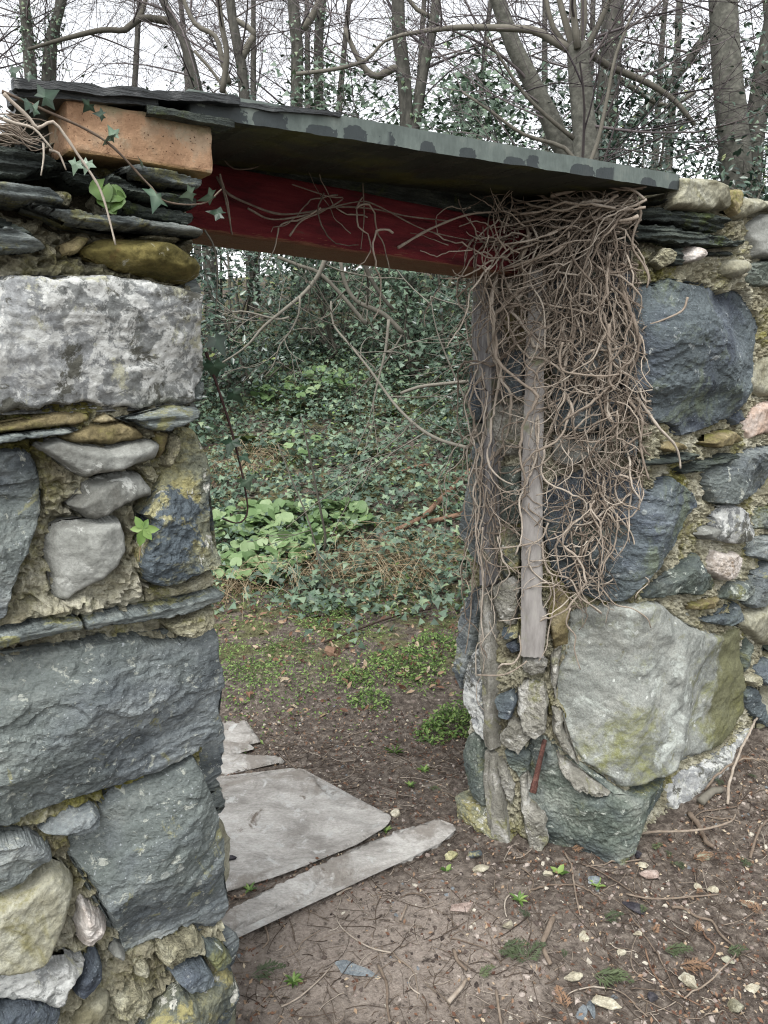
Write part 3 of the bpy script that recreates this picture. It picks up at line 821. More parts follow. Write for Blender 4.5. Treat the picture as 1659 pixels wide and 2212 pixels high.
left_stones = [
    # thin slates and rubble under the brick
    (T1((-220, 560), (0, 570), (140, 580), (400, 660), (690, 700), (600, 740), (380, 720), (150, 790), (0, 800), (-220, 800)), 'slate_dark', {}),
    (T1((810, 710), (900, 703), (1120, 750), (1350, 810), (1335, 862), (1100, 842), (830, 752)), 'slate', dict(proud=0.024)),
    (T1((-220, 815), (0, 815), (280, 830), (340, 850), (445, 960), (400, 968), (150, 948), (0, 935), (-220, 930)), 'slate', {}),
    (T1((170, 960), (330, 985), (640, 1035), (1000, 1085), (1200, 1110), (1310, 1150), (1322, 1195), (1240, 1192), (1050, 1155), (720, 1135), (500, 1095), (380, 1050)), 'slate', dict(proud=0.034)),
    (T1((740, 760), (930, 850), (1330, 925), (1340, 985), (1290, 1000), (980, 940), (860, 900), (700, 820)), 'slate_dark', {}),
    (T1((860, 920), (1000, 960), (1290, 1015), (1330, 1060), (1290, 1110), (1000, 1065), (880, 1010)), 'slate_dark', dict(proud=0.0)),
    (T1((420, 730), (690, 760), (700, 830), (640, 850), (500, 820)), 'slate_dark', dict(proud=-0.005)),
    (T1((-220, 1040), (0, 1050), (150, 1110), (240, 1170), (290, 1232), (180, 1200), (0, 1130), (-220, 1110)), 'slate_dark', dict(proud=0.014)),
    (T1((-220, 1120), (0, 1120), (120, 1150), (310, 1240), (330, 1265), (240, 1288), (0, 1288), (-220, 1290)), 'slate', dict(proud=0.022)),
    (T1((560, 1250), (700, 1190), (960, 1190), (1150, 1230), (1330, 1310), (1382, 1390), (1352, 1462), (1260, 1500), (1150, 1482), (850, 1412), (700, 1362), (600, 1312)), 'olive', {}),
    (T1((430, 1230), (560, 1165), (650, 1178), (540, 1290), (440, 1312)), 'brown', dict(proud=0.0)),
    (T1((350, 850), (500, 860), (520, 920), (480, 990), (400, 960)), 'mortar_lump', dict(proud=-0.004)),
    (T1((950, 1165), (1180, 1150), (1260, 1190), (1200, 1230), (1000, 1200)), 'mortar_lump', dict(proud=0.004)),
    # the pale block
    (T2((-260, 95), (0, 90), (60, 75), (130, 70), (260, 100), (330, 85), (520, 75), (690, 80), (900, 120), (1060, 165), (1110, 180), (1118, 330), (1132, 450), (1156, 560), (1152, 640), (1118, 700), (1112, 780),
        (1060, 795), (900, 800), (800, 832), (700, 815), (630, 818), (480, 792), (330, 800), (250, 812), (240, 836), (120, 832), (0, 852), (-260, 860)), 'pale', dict(nseg=7000)),
    (T2((1100, 680), (1160, 670), (1172, 700), (1152, 782), (1100, 782)), 'blue', dict(proud=-0.01)),
    # slate course and the stones round the little rosette
    (T2((-260, 945), (0, 912), (250, 852), (500, 830), (520, 880), (440, 912), (130, 945), (20, 955), (-260, 985)), 'brown', dict(proud=0.008, edge=0.008)),
    (T2((-260, 1010), (0, 962), (250, 938), (440, 916), (442, 945), (250, 975), (0, 1005), (-260, 1050)), 'slate', dict(proud=0.026)),
    (T2((650, 870), (800, 842), (960, 802), (1080, 805), (1092, 840), (1060, 880), (920, 940), (840, 936), (760, 896)), 'slate', dict(proud=0.026)),
    (T2((520, 880), (600, 842), (650, 870), (700, 893), (530, 905)), 'brown', dict(proud=0.0)),
    (T2((330, 985), (530, 900), (700, 895), (780, 930), (822, 990), (640, 1022), (560, 1022), (450, 1012)), 'brown', dict(proud=0.006)),
    (T2((185, 1025), (310, 980), (450, 1015), (600, 1030), (820, 985), (885, 1000), (892, 1030), (870, 1100), (700, 1150), (470, 1205), (420, 1180), (300, 1090)), 'grey', dict(proud=0.03)),
    (T2((385, 1360), (470, 1290), (480, 1230), (680, 1170), (790, 1175), (852, 1270), (840, 1312), (700, 1350), (580, 1420), (510, 1442), (440, 1400)), 'grey', dict(rough=0.003)),
    (T2((-260, 1052), (0, 1045), (110, 1045), (200, 1075), (250, 1200), (250, 1380), (200, 1500), (150, 1640), (90, 1760), (50, 1880), (40, 1950), (0, 1990), (-260, 1990)), 'blue', {}),
    (T2((263, 1560), (300, 1480), (380, 1450), (520, 1440), (660, 1420), (690, 1500), (692, 1590), (640, 1680), (560, 1760), (430, 1840), (372, 1896), (310, 1880), (295, 1750), (263, 1650)), 'grey', dict(proud=0.032)),
    (T2((1000, 920), (1080, 920), (1140, 980), (1182, 1100), (1192, 1200), (1182, 1330), (1192, 1500), (1207, 1650), (1182, 1690), (1050, 1740), (980, 1790), (870, 1800), (790, 1770), (740, 1680), (760, 1560), (830, 1440), (760, 1400), (850, 1300), (910, 1180), (970, 1100), (1012, 1010)), 'yellow', dict(nseg=4500, proud=0.03, tilt=0.4)),
    (T2((958, 975), (990, 955), (1015, 985), (1008, 1050), (950, 1152), (905, 1130), (940, 1060)), 'mortar_lump', dict(proud=0.012)),
    (T2((870, 950), (960, 960), (940, 1060), (900, 1120), (880, 1040)), 'brown', dict(proud=-0.01)),
    (T2((740, 1130), (860, 1130), (890, 1200), (850, 1250), (790, 1170)), 'mortar_lump', dict(proud=-0.002)),
    (T2((-260, 2100), (0, 2052), (250, 1985), (436, 1961), (436, 2024), (200, 2080), (0, 2115), (-260, 2170)), 'slate', dict(proud=0.026)),
    (T2((444, 1960), (700, 1930), (1000, 1880), (1200, 1812), (1224, 1830), (1210, 1872), (1000, 1950), (444, 2024)), 'slate', dict(proud=0.026)),
    (T2((880, 2010), (1000, 1970), (1203, 1905), (1195, 2010), (1150, 2040), (1040, 2080), (960, 2062)), 'mortar_lump', dict(proud=0.018)),
    (T2((790, 1790), (980, 1800), (1180, 1700), (1210, 1790), (1000, 1868), (800, 1905)), 'mortar_lump', dict(proud=0.008, rough=0.004)),
    # the two great blue-grey blocks
    (T3((-260, 265), (0, 255), (150, 230), (330, 180), (550, 145), (760, 115), (830, 150), (990, 140), (1040, 110), (1150, 85), (1195, 100), (1200, 230), (1226, 330), (1222, 420), (1190, 480), (1196, 570), (1212, 620), (1160, 680), (1080, 730),
        (960, 790), (850, 860), (700, 920), (560, 980), (480, 990), (400, 1000), (330, 1040), (180, 1080), (90, 1130), (0, 1150), (-260, 1160)), 'blue', dict(nseg=7500, proud=0.03)),
    (T3((1040, 762), (1075, 800), (1110, 900), (1140, 970), (1190, 1130), (1202, 1200), (1206, 1320), (1242, 1480), (1256, 1600), (1250, 1660), (1182, 1740), (1070, 1700), (1000, 1720), (860, 1790), (720, 1840), (680, 1880), (660, 1850), (650, 1760),
        (570, 1590), (530, 1500), (440, 1400), (395, 1340), (385, 1260), (392, 1222), (540, 1130), (565, 1060), (600, 1005), (720, 935), (900, 850)), 'blue', dict(nseg=6500, proud=0.032, tilt=0.4)),
    (T3((210, 1190), (270, 1130), (400, 1050), (500, 1022), (553, 1060), (535, 1110), (420, 1180), (310, 1210)), 'blue', dict(proud=0.026, edge=0.012)),
    (T3((-260, 1190), (0, 1180), (150, 1190), (270, 1250), (292, 1290), (200, 1350), (120, 1420), (0, 1490), (-260, 1550)), 'blue', {}),
    (T3((-260, 1580), (0, 1510), (150, 1440), (270, 1360), (350, 1370), (415, 1440), (400, 1500), (380, 1560), (340, 1650), (290, 1750), (230, 1850), (150, 1900), (0, 1930), (-260, 1950)), 'tan', dict(proud=0.03, nseg=3500)),
    (T3((425, 1570), (450, 1548), (500, 1590), (560, 1620), (587, 1670), (570, 1740), (480, 1812), (440, 1800), (420, 1730), (413, 1650)), 'quartz', {}),
    (T3((400, 2062), (420, 1980), (480, 1900), (530, 1830), (562, 1880), (550, 1960), (500, 2020), (440, 2072)), 'navy', dict(proud=0.016)),
    (T3((-260, 2080), (0, 1990), (150, 1905), (280, 1870), (390, 1880), (470, 1880), (440, 1920), (370, 2000), (350, 2112), (200, 2090), (0, 2105), (-260, 2125)), 'pale', dict(proud=0.016)),
    (T3((-260, 2140), (0, 2118), (120, 2082), (250, 2086), (335, 2124), (310, 2180), (300, 2330), (-260, 2330)), 'navy', {}),
    (T3((920, 1940), (1010, 1882), (1100, 1862), (1140, 1910), (1136, 1970), (1060, 2006), (980, 1992)), 'navy', dict(proud=0.024)),
    (T3((1110, 1770), (1200, 1780), (1262, 1850), (1232, 1890), (1145, 1908), (1100, 1850)), 'green', dict(proud=0.012)),
    (T3((980, 2012), (1060, 2022), (1150, 1972), (1230, 1912), (1280, 1950), (1302, 2010), (1307, 2150), (1300, 2360), (720, 2360), (800, 2220), (900, 2100)), 'yellow', dict(proud=0.034, edge=0.03, rough=0.005)),
    (T3((598, 1850), (640, 1790), (680, 1812), (692, 1850), (650, 1882)), 'grey', dict(proud=0.012)),
    (T3((420, 2180), (520, 2085), (605, 2052), (620, 2140), (540, 2260), (420, 2340), (330, 2330)), 'tan', dict(proud=0.008)),
    (T3((730, 1900), (800, 1880), (830, 1940), (800, 1990), (740, 1980)), 'mortar_lump', dict(proud=0.006)),
    (T3((620, 2080), (760, 2040), (850, 2090), (780, 2200), (640, 2220)), 'mortar_lump', dict(proud=0.004)),
    (T3((860, 1790), (1060, 1712), (1110, 1760), (1130, 1840), (1010, 1872), (920, 1920), (850, 1870)), 'mortar_lump', dict(proud=0.012, rough=0.012)),
]
def clipped(pts, k=0.0):
    return pts
for pts, kind, kw in left_stones:
    stone(WL, SL, pts, kind, **kw)

def D(*p): return list(p)
big_blue = R1((350, 1130), (480, 1055), (600, 1045), (680, 1000), (780, 972), (900, 1010), (1120, 1060), (1200, 1050), (1300, 1110), (1450, 1062), (1540, 1100), (1600, 1300), (1658, 1420)) + \
    R2((1560, 60), (1500, 200), (1440, 250), (1482, 330), (1400, 480), (1340, 590), (1220, 620), (1080, 700), (900, 760), (860, 680), (780, 640), (560, 630), (470, 600), (400, 560), (330, 300), (330, 0))
right_stones = [
    (R1((820, 85), (920, 75), (1120, 85), (1210, 130), (1290, 290), (1322, 370), (1230, 366), (1150, 372), (1100, 392), (900, 372), (750, 366), (760, 260), (820, 210)), 'tan', dict(proud=0.03, depth=0.2, edge=0.02)),
    (R1((1225, 165), (1340, 185), (1440, 172), (1456, 220), (1430, 320), (1360, 442), (1322, 400), (1300, 320), (1260, 250)), 'brown', dict(proud=0.012, depth=0.18)),
    (R1((1450, 258), (1560, 252), (1659, 285), (1900, 300), (1900, 440), (1659, 350), (1560, 400), (1450, 452), (1380, 432), (1420, 340)), 'tan', dict(depth=0.2)),
    (R1((440, 345), (700, 335), (770, 372), (900, 382), (1090, 397), (1272, 432), (1282, 500), (1230, 572), (1000, 562), (850, 502), (650, 482), (440, 470)), 'slate_dark', {}),
    (R1((440, 500), (600, 500), (820, 512), (1000, 572), (1150, 592), (1292, 642), (1302, 702), (1100, 712), (900, 692), (650, 662), (440, 620)), 'slate_dark', dict(proud=0.016)),
    (R1((480, 300), (760, 262), (792, 290), (560, 316), (480, 330)), 'slate_dark', {}),
    (R1((1280, 650), (1400, 640), (1425, 680), (1340, 712), (1300, 700)), 'slate_dark', {}),
    (R1((905, 780), (960, 690), (1020, 690), (1032, 760), (1000, 842), (910, 846)), 'quartz', dict(proud=0.03)),
    (R1((770, 730), (900, 700), (905, 780), (900, 860), (810, 872)), 'slate_dark', dict(proud=0.0)),
    (R1((1040, 745), (1330, 735), (1350, 780), (1040, 785)), 'slate_dark', dict(proud=-0.004)),
    (R1((1260, 900), (1300, 820), (1380, 808), (1440, 840), (1462, 900), (1420, 970), (1340, 992), (1270, 960)), 'tan', dict(proud=0.026, dome=0.012, rough=0.001)),
    (R1((1540, 480), (1600, 430), (1659, 392), (1900, 380), (1900, 800), (1659, 812), (1560, 792), (1550, 700), (1512, 580)), 'grey', {}),
    (R1((1470, 1000), (1550, 850), (1659, 822), (1900, 822), (1900, 1060), (1600, 1062)), 'green', {}),
    (R1((590, 830), (720, 700), (810, 745), (790, 860), (690, 905)), 'mortar_lump', dict(proud=0.016)),
    (big_blue, 'navy', dict(nseg=7000, proud=0.03)),
    (R2((1640, 60), (1760, 0), (1900, 0), (1900, 380), (1640, 400), (1560, 330), (1540, 250)), 'tan', dict(proud=0.0)),
    (R2((1480, 620), (1560, 520), (1659, 440), (1900, 420), (1900, 740), (1659, 722), (1520, 782), (1490, 700)), 'pink', {}),
    (R2((1080, 800), (1180, 722), (1330, 690), (1432, 750), (1420, 802), (1280, 842), (1130, 852)), 'brown', dict(proud=0.02)),
    (R2((1340, 590), (1420, 520), (1490, 510), (1470, 610), (1380, 660)), 'navy', dict(proud=0.0)),
    (R2((1100, 1080), (1180, 1000), (1330, 1012), (1400, 922), (1540, 870), (1659, 842), (1900, 820), (1900, 1230), (1560, 1290), (1430, 1352), (1260, 1362), (1150, 1342), (1098, 1200)), 'blue', dict(nseg=3500)),
    (R2((440, 1030), (480, 955), (700, 962), (850, 912), (992, 900), (1002, 940), (830, 982), (600, 1012)), 'slate_dark', dict(proud=0.018)),
    (R2((860, 1062), (1000, 1002), (1200, 932), (1340, 900), (1332, 950), (1180, 1012), (1050, 1052), (900, 1092)), 'slate_dark', dict(proud=0.016)),
    (R2((730, 860), (780, 800), (880, 800), (942, 850), (900, 882), (760, 892)), 'brown', {}),
    (R2((330, 830), (420, 762), (500, 790), (482, 930), (360, 952)), 'navy', {}),
    (R2((1190, 1480), (1240, 1382), (1350, 1362), (1480, 1420), (1512, 1550), (1490, 1690), (1380, 1720), (1210, 1690)), 'pale', dict(nseg=2800)),
    (R2((1040, 1642), (1090, 1562), (1180, 1562), (1205, 1640), (1120, 1690)), 'grey', {}),
    (R2((1530, 1440), (1640, 1380), (1900, 1380), (1900, 1590), (1560, 1600)), 'green', dict(proud=0.006)),
    (T6((690, 58), (900, 48), (990, 105), (1060, 175), (1150, 78), (1262, 150), (1282, 220), (1222, 330), (1192, 430), (1100, 512), (1020, 602), (962, 700), (900, 727), (760, 722), (640, 682), (592, 602), (540, 562), (505, 420), (490, 200), (560, 90)), 'navy', dict(nseg=6500, proud=0.032)),
    (R3((540, 522), (650, 420), (800, 360), (880, 260), (1050, 148), (1072, 280), (1242, 430), (1180, 492), (1000, 522), (880, 502), (700, 562), (560, 572)), 'green', dict(nseg=3000, proud=0.024)),
    (R3((1150, 240), (1200, 118), (1290, 148), (1380, 128), (1462, 190), (1420, 300), (1330, 372), (1240, 384), (1150, 320)), 'quartz', dict(nseg=2800)),
    (R3((1490, 0), (1659, -10), (1900, 0), (1900, 190), (1640, 208), (1510, 180)), 'blue', {}),
    (R3((1560, 330), (1659, 220), (1900, 205), (1900, 600), (1500, 640), (1460, 602), (1540, 450)), 'blue', {}),
    (R3((1250, 560), (1330, 420), (1470, 400), (1532, 440), (1520, 522), (1380, 572)), 'green', {}),
    (R3((980, 602), (1120, 560), (1250, 540), (1232, 620), (1100, 662), (980, 662)), 'brown', dict(proud=0.006)),
    (R3((1090, 762), (1180, 712), (1350, 690), (1370, 590), (1402, 590), (1412, 740), (1300, 802), (1180, 792)), 'navy', {}),
    (R3((1430, 800), (1440, 682), (1659, 622), (1900, 620), (1900, 1000), (1600, 980), (1480, 862)), 'tan', dict(proud=0.02)),
    (R3((1460, 1100), (1490, 900), (1560, 960), (1552, 1170), (1500, 1242), (1450, 1182)), 'green', dict(proud=0.004)),
    (R3((1470, 1300), (1500, 1240), (1560, 1230), (1580, 1290), (1540, 1345)), 'mortar_lump', dict(proud=0.02)),
    (R3((1570, 1200), (1659, 1100), (1900, 1060), (1900, 1330), (1610, 1330), (1580, 1280)), 'navy', {}),
    (R3((1450, 1380), (1560, 1352), (1640, 1500), (1900, 1480), (1900, 1800), (1640, 1720), (1500, 1560)), 'navy', dict(proud=0.004)),
    (T6((640, 790), (720, 762), (880, 742), (980, 742), (1060, 727), (1130, 737), (1190, 790), (1260, 850), (1380, 892), (1470, 902), (1522, 852), (1542, 950), (1555, 1150), (1558, 1300), (1490, 1392), (1420, 1482), (1370, 1502), (1260, 1542), (1200, 1532), (1080, 1600), (980, 1670), (900, 1692),
        (850, 1652), (760, 1592), (700, 1562), (640, 1450), (600, 1400), (620, 1330), (570, 1250), (568, 1130), (590, 1060), (638, 980), (636, 880)), 'boulder', dict(nseg=9000)),
    (T6((440, 1432), (520, 1432), (570, 1502), (640, 1610), (740, 1700), (830, 1690), (930, 1715), (1020, 1680), (1130, 1602), (1147, 1700), (1122, 1800), (1060, 1850), (1010, 1930), (940, 2060), (800, 2090), (680, 2060), (540, 2010), (480, 1950), (430, 1800), (402, 1620), (420, 1560)), 'green', dict(nseg=5500, proud=0.034, tilt=0.4)),
    (T6((560, 1490), (640, 1560), (730, 1620), (850, 1680), (860, 1700), (760, 1695), (660, 1640), (580, 1570)), 'cement', dict(proud=0.05, rough=0.012)),
    (T6((1160, 1682), (1250, 1602), (1380, 1552), (1480, 1482), (1580, 1382), (1640, 1400), (1600, 1480), (1500, 1580), (1400, 1680), (1290, 1800), (1200, 1840), (1165, 1770)), 'pale', dict(proud=0.02)),
    (T6((370, 1622), (420, 1600), (430, 1740), (522, 1800), (532, 1930), (490, 2010), (430, 1980), (400, 1850)), 'cement', dict(proud=0.03)),
    (T6((90, 1440), (130, 1390), (190, 1430), (230, 1700), (220, 1772), (150, 1742), (120, 1662), (88, 1600)), 'green', {}),
    (T6((82, 1700), (150, 1752), (240, 1782), (290, 1850), (360, 1960), (330, 2040), (180, 1980), (100, 1890)), 'yellow', dict(proud=0.028)),
    (T6((300, 1482), (400, 1490), (440, 1512), (440, 1590), (380, 1642), (320, 1562)), 'green', dict(proud=0.012)),
    (T6((265, 1520), (310, 1560), (360, 1680), (350, 1790), (300, 1740), (280, 1620)), 'cement', dict(proud=0.012)),
    (T6((288, 1400), (330, 1330), (400, 1350), (452, 1420), (405, 1462), (385, 1502), (300, 1452)), 'cement', dict(proud=0.024)),
    (T6((370, 1180), (420, 1140), (510, 1150), (532, 1240), (522, 1380), (470, 1422), (400, 1382), (368, 1300)), 'cement', dict(proud=0.026, rough=0.006)),
    (T6((398, 1012), (480, 1000), (532, 1040), (512, 1100), (440, 1112), (398, 1080)), 'cement', dict(proud=0.014)),
    (T6((278, 1200), (340, 1180), (372, 1240), (342, 1322), (300, 1302)), 'navy', {}),
    (T6((298, 940), (360, 920), (392, 990), (330, 1002)), 'navy', dict(proud=0.0)),
    (T6((280, 850), (370, 830), (385, 915), (300, 925)), 'yellow', dict(proud=0.0)),
    (T6((250, 640), (330, 590), (385, 640), (370, 860), (290, 800)), 'cement', dict(proud=0.018)),
    (T6((540, 640), (640, 690), (640, 780), (630, 960), (560, 990), (525, 780)), 'brown', dict(proud=0.006)),
    (T6((540, 1010), (600, 960), (585, 1090), (565, 1240), (545, 1130)), 'cement', dict(proud=0.02)),
    (T6((545, 1270), (600, 1300), (610, 1400), (690, 1560), (600, 1480), (550, 1380)), 'cement', dict(proud=0.02)),
    (T6((100, 1110), (150, 980), (215, 930), (215, 1300), (250, 1492), (180, 1382), (110, 1232)), 'pale', dict(proud=0.022, nf=3, rough=0.004)),
    (T6((95, 232), (125, 0), (200, -30), (217, 240), (202, 480), (217, 562), (140, 562), (105, 460), (78, 370)), 'blue', dict(proud=0.024)),
    (T6((58, 920), (80, 800), (110, 700), (160, 640), (182, 760), (172, 850), (142, 1000), (110, 1130), (80, 1182), (46, 1080)), 'blue', dict(proud=0.022)),
    (T5((118, 1010), (165, 980), (222, 1060), (232, 1200), (190, 1302), (140, 1312), (120, 1200)), 'navy', dict(proud=0.02)),
    (T5((135, 1330), (190, 1300), (232, 1340), (232, 1412), (140, 1402)), 'cement', dict(proud=0.016)),
    (T5((120, 1480), (150, 1402), (220, 1402), (232, 1560), (180, 1510), (125, 1500)), 'blue', {}),
    (T5((150, 560), (230, 540), (240, 640), (160, 660)), 'navy', dict(proud=0.0)),
    # stones of the splayed reveal behind the dead ivy
    (T5((520, 280), (760, 250), (960, 300), (960, 470), (700, 500), (530, 480)), 'slate_dark', {}),
    (T5((530, 510), (740, 520), (960, 500), (960, 740), (760, 770), (540, 740)), 'navy', {}),
    (T5((540, 780), (760, 800), (920, 770), (930, 1060), (740, 1100), (550, 1060)), 'blue', {}),
    (T5((545, 1090), (740, 1130), (900, 1100), (880, 1330), (700, 1360), (550, 1340)), 'navy', {}),
    (T5((550, 1370), (700, 1390), (850, 1370), (790, 1480), (640, 1545), (550, 1500)), 'grey', {}),
    (T5((250, 700), (420, 690), (410, 900), (260, 900)), 'brown', dict(proud=0.0)),
    (T5((250, 930), (410, 930), (400, 1180), (255, 1180)), 'navy', dict(proud=0.0)),
    (T5((250, 1210), (400, 1210), (395, 1480), (250, 1480)), 'cement', dict(proud=0.004)),
    (T6((255, 30), (390, 20), (385, 330), (260, 320)), 'green', dict(proud=0.006, tilt=0.1)),
    (T6((260, 345), (385, 350), (380, 580), (320, 580), (262, 620)), 'yellow', dict(proud=0.008)),
]
for pts, kind, kw in right_stones:
    stone(WR, SR, pts, kind, **kw)

# ---- stones that the photograph does not reach: farther along both walls and round the hidden left reveal
def courses(parent, surf, u0, u1, v0, v1, seed, kinds):
    rg = random.Random(seed)
    v = v0
    while v < v1 - 0.03:
        hgt = min(rg.choice([0.07, 0.12, 0.16, 0.2, 0.24]), v1 - v)
        u = u0
        while u < u1 - 0.02:
            w = min(hgt * rg.uniform(0.8, 2.2), u1 - u)
            if u1 - u - w < 0.05: w = u1 - u
            j = lambda k=0.012: rg.uniform(-k, k)
            g = 0.008
            P = [(u + g + j(), v + g + j()), (u + w / 2, v + g + j()), (u + w - g + j(), v + g + j()), (u + w - g + j(), v + hgt / 2), (u + w - g + j(), v + hgt - g + j()), (u + w / 2, v + hgt - g + j()), (u + g + j(), v + hgt - g + j()), (u + g + j(), v + hgt / 2)]
            stone(parent, surf, P, rg.choice(kinds), uv=True, nseg=200)
            u += w
        v += hgt
uL = float(SL.px([(462, 1300)])[0, 0])
PLc = SL.point([uL], [0.0])[0][:2]
SLR = Surf([PLc, PLc - NW * 0.52], 0)                       # the hidden reveal of the left jamb
courses(WL, SLR, 0.03, 0.50, 0.0, 1.62, 3, ['blue', 'pale', 'slate', 'tan', 'yellow'])
ul0 = float(SL.px(T2((-262, 500)))[0, 0])
courses(WL, SL, ul0 - 0.75, ul0 - 0.03, 0.0, 1.72, 4, ['blue', 'pale', 'slate', 'tan', 'grey'])
ur1 = float(SR.px(R2((1905, 500)))[0, 0])
courses(WR, SR, ur1 + 0.03, ur1 + 0.8, 0.12, 1.84, 5, ['blue', 'navy', 'green', 'tan', 'pale'])

# ---- mortar: a crumbling sheet over the core, standing back where the slates are laid dry
def mortar_sheet(parent, surf, ulo, uhi, vlo, vhi, edge_lo=None, edge_hi=None, deep=(), seed=0, step=0.0048):
    nv = int((vhi - vlo) / step)
    nu = int((uhi - ulo) / step)
    vv = np.linspace(vlo, vhi, nv)
    a = np.interp(vv, edge_lo[:, 1], edge_lo[:, 0]) if edge_lo is not None else np.full(nv, ulo)
    b = np.interp(vv, edge_hi[:, 1], edge_hi[:, 0]) if edge_hi is not None else np.full(nv, uhi)
    t = np.linspace(0, 1, nu)
    U = a[:, None] + (b - a)[:, None] * t[None]
    V = np.repeat(vv[:, None], nu, 1)
    u, v = U.ravel(), V.ravel()
    wx = u + 0.02 * fbm(P3(u * 18, v * 18, seed + 5.5), 3, seed)
    wy = v + 0.02 * fbm(P3(u * 18, v * 18, seed + 9.5), 3, seed + 4)
    big = fbm(P3(u * 6, v * 6, seed), 3, seed + 2)
    rid = ridged(P3(wx * 34, wy * 46, seed + 2.2), 4, seed + 7, 0.6)
    h = -0.024 + 0.016 * big + 0.050 * (rid - 0.62) + 0.006 * fbm(P3(u * 120, v * 120, seed), 3, seed + 1)
    for (cu, cv, ru, rv, lv) in deep:
        w = np.exp(-(((u - cu) / ru) ** 2 + ((v - cv) / rv) ** 2) ** 2)
        h = h + w * lv
    UV = np.stack([u, v], 1)
    for sf, B in FOOT:
        if sf is not surf: continue
        lo, hi = B.min(0), B.max(0)
        k = np.nonzero((u > lo[0] - 0.01) & (u < hi[0] + 0.01) & (v > lo[1] - 0.01) & (v < hi[1] + 0.01))[0]
        if not len(k): continue
        ins = inside(UV[k], B[::2])
        dd = dist_poly(UV[k], B[::3])
        h[k] = h[k] - np.where(ins, np.maximum(0, h[k] + 0.055) * sstep(0.001, 0.008, dd), 0)
        gap = sstep(-0.15, 0.25, pnoise(P3(u[k] * 16, v[k] * 16, seed + 3.3), seed + 30))
        h[k] = h[k] - np.where(ins, 0, 0.022 * (1 - sstep(0.0, 0.008, dd)) * gap)
    Pw = surf.point(u, v, h)
    i = (np.arange(nv - 1)[:, None] * nu + np.arange(nu - 1)[None]).ravel()
    F = np.stack([i, i + 1, i + nu + 1, i + nu], 1)
    return obj('mortar', mesh_np('mortar', Pw, F, False), MAT['mortar'], parent)
def deep_px(surf, px, py, rx, ry, lv):
    c = surf.px([(px, py), (px + rx, py), (px, py + ry)])
    return (c[0, 0], c[0, 1], abs(c[1, 0] - c[0, 0]), abs(c[2, 1] - c[0, 1]), lv)
edgeL = SL.px([(430, 225), (432, 420), (428, 560), (425, 640), (440, 760), (430, 850), (415, 900), (440, 960), (452, 1050), (455, 1200), (462, 1290), (465, 1380), (470, 1500), (455, 1600), (440, 1660), (468, 1800), (480, 1900), (490, 2000), (500, 2212), (505, 2500)])
edgeL = edgeL[np.argsort(edgeL[:, 1])]
mortar_sheet(WL, SL, ul0 - 0.75, ul0, 0.0, float(SL.px([(200, 300)])[0, 1]), seed=1, step=0.016)
mortar_sheet(WL, SL, ul0, uL, 0.0, float(SL.px([(200, 300)])[0, 1]), None, edgeL, [
    deep_px(SL, 180, 420, 330, 95, -0.05), deep_px(SL, 60, 330, 160, 60, -0.05), deep_px(SL, 250, 1270, 150, 60, 0.022), deep_px(SL, 100, 1320, 130, 22, 0.024), deep_px(SL, 280, 1200, 30, 90, 0.016), deep_px(SL, 300, 830, 60, 25, -0.06)], 1)
edgeB = SR.px([(1032, 560), (1026, 760), (1020, 900), (1015, 1000), (1010, 1200), (1008, 1330), (1000, 1450), (1006, 1600), (1006, 1700), (1006, 1860), (1006, 2000)])
edgeB = edgeB[np.argsort(edgeB[:, 1])]
mortar_sheet(WR, SR, ur1, ur1 + 0.8, -0.05, float(SR.px([(1450, 430)])[0, 1]), seed=2, step=0.016)
mortar_sheet(WR, SR, float(edgeB[:, 0].min()), ur1, -0.05, float(SR.px([(1450, 430)])[0, 1]), edgeB, None, [
    deep_px(SR, 1450, 490, 120, 60, -0.03), deep_px(SR, 1240, 700, 160, 260, -0.02), deep_px(SR, 1580, 560, 60, 90, 0.01), deep_px(SR, 1640, 1010, 60, 120, 0.008)], 2)
def prism(plan, z0, z1):
    n = len(plan)
    P = np.asarray(plan)
    V = np.vstack([np.c_[P, np.full(n, z0)], np.c_[P, np.full(n, z1)]])
    F = [np.array([[i, (i + 1) % n, n + (i + 1) % n, n + i] for i in range(n)])]
    if n == 4: F.append(np.array([[3, 2, 1, 0], [4, 5, 6, 7]]))
    else:
        F.append(np.array([[0, i + 1, i] for i in range(1, n - 1)] + [[n, n + i, n + i + 1] for i in range(1, n - 1)]))
    return V, F
def inset(p, h): return np.asarray(p) - NW * h
topL = float(SL.px([(200, 300)])[0, 1])
eL = SL.point([ul0 - 0.75, uL - 0.035], [0, 0])[:, :2]
obj('core', mesh_np('core', *prism([inset(eL[0], 0.075), inset(eL[1], 0.075), inset(eL[1], 0.5), inset(eL[0], 0.5)], -0.1, topL - 0.012), False), MAT['core'], WL)
sm = 0.03
eR = SR.point([ur1 + 0.8], [0])[0, :2]
topR = float(SR.px([(1450, 430)])[0, 1])
back = PB + (PB - PM) / np.linalg.norm(PB - PM) * 0.0
pR = [PM + UW * 0.075, PF - NW * 0.075 + UW * 0.02, eR - NW * 0.06, eR - NW * 0.5, PB + UW * 0.06]
obj('core', mesh_np('core', *prism([pR[4], pR[0], pR[1], pR[2], pR[3]], -0.1, topR - 0.012), False), MAT['core'], WR)

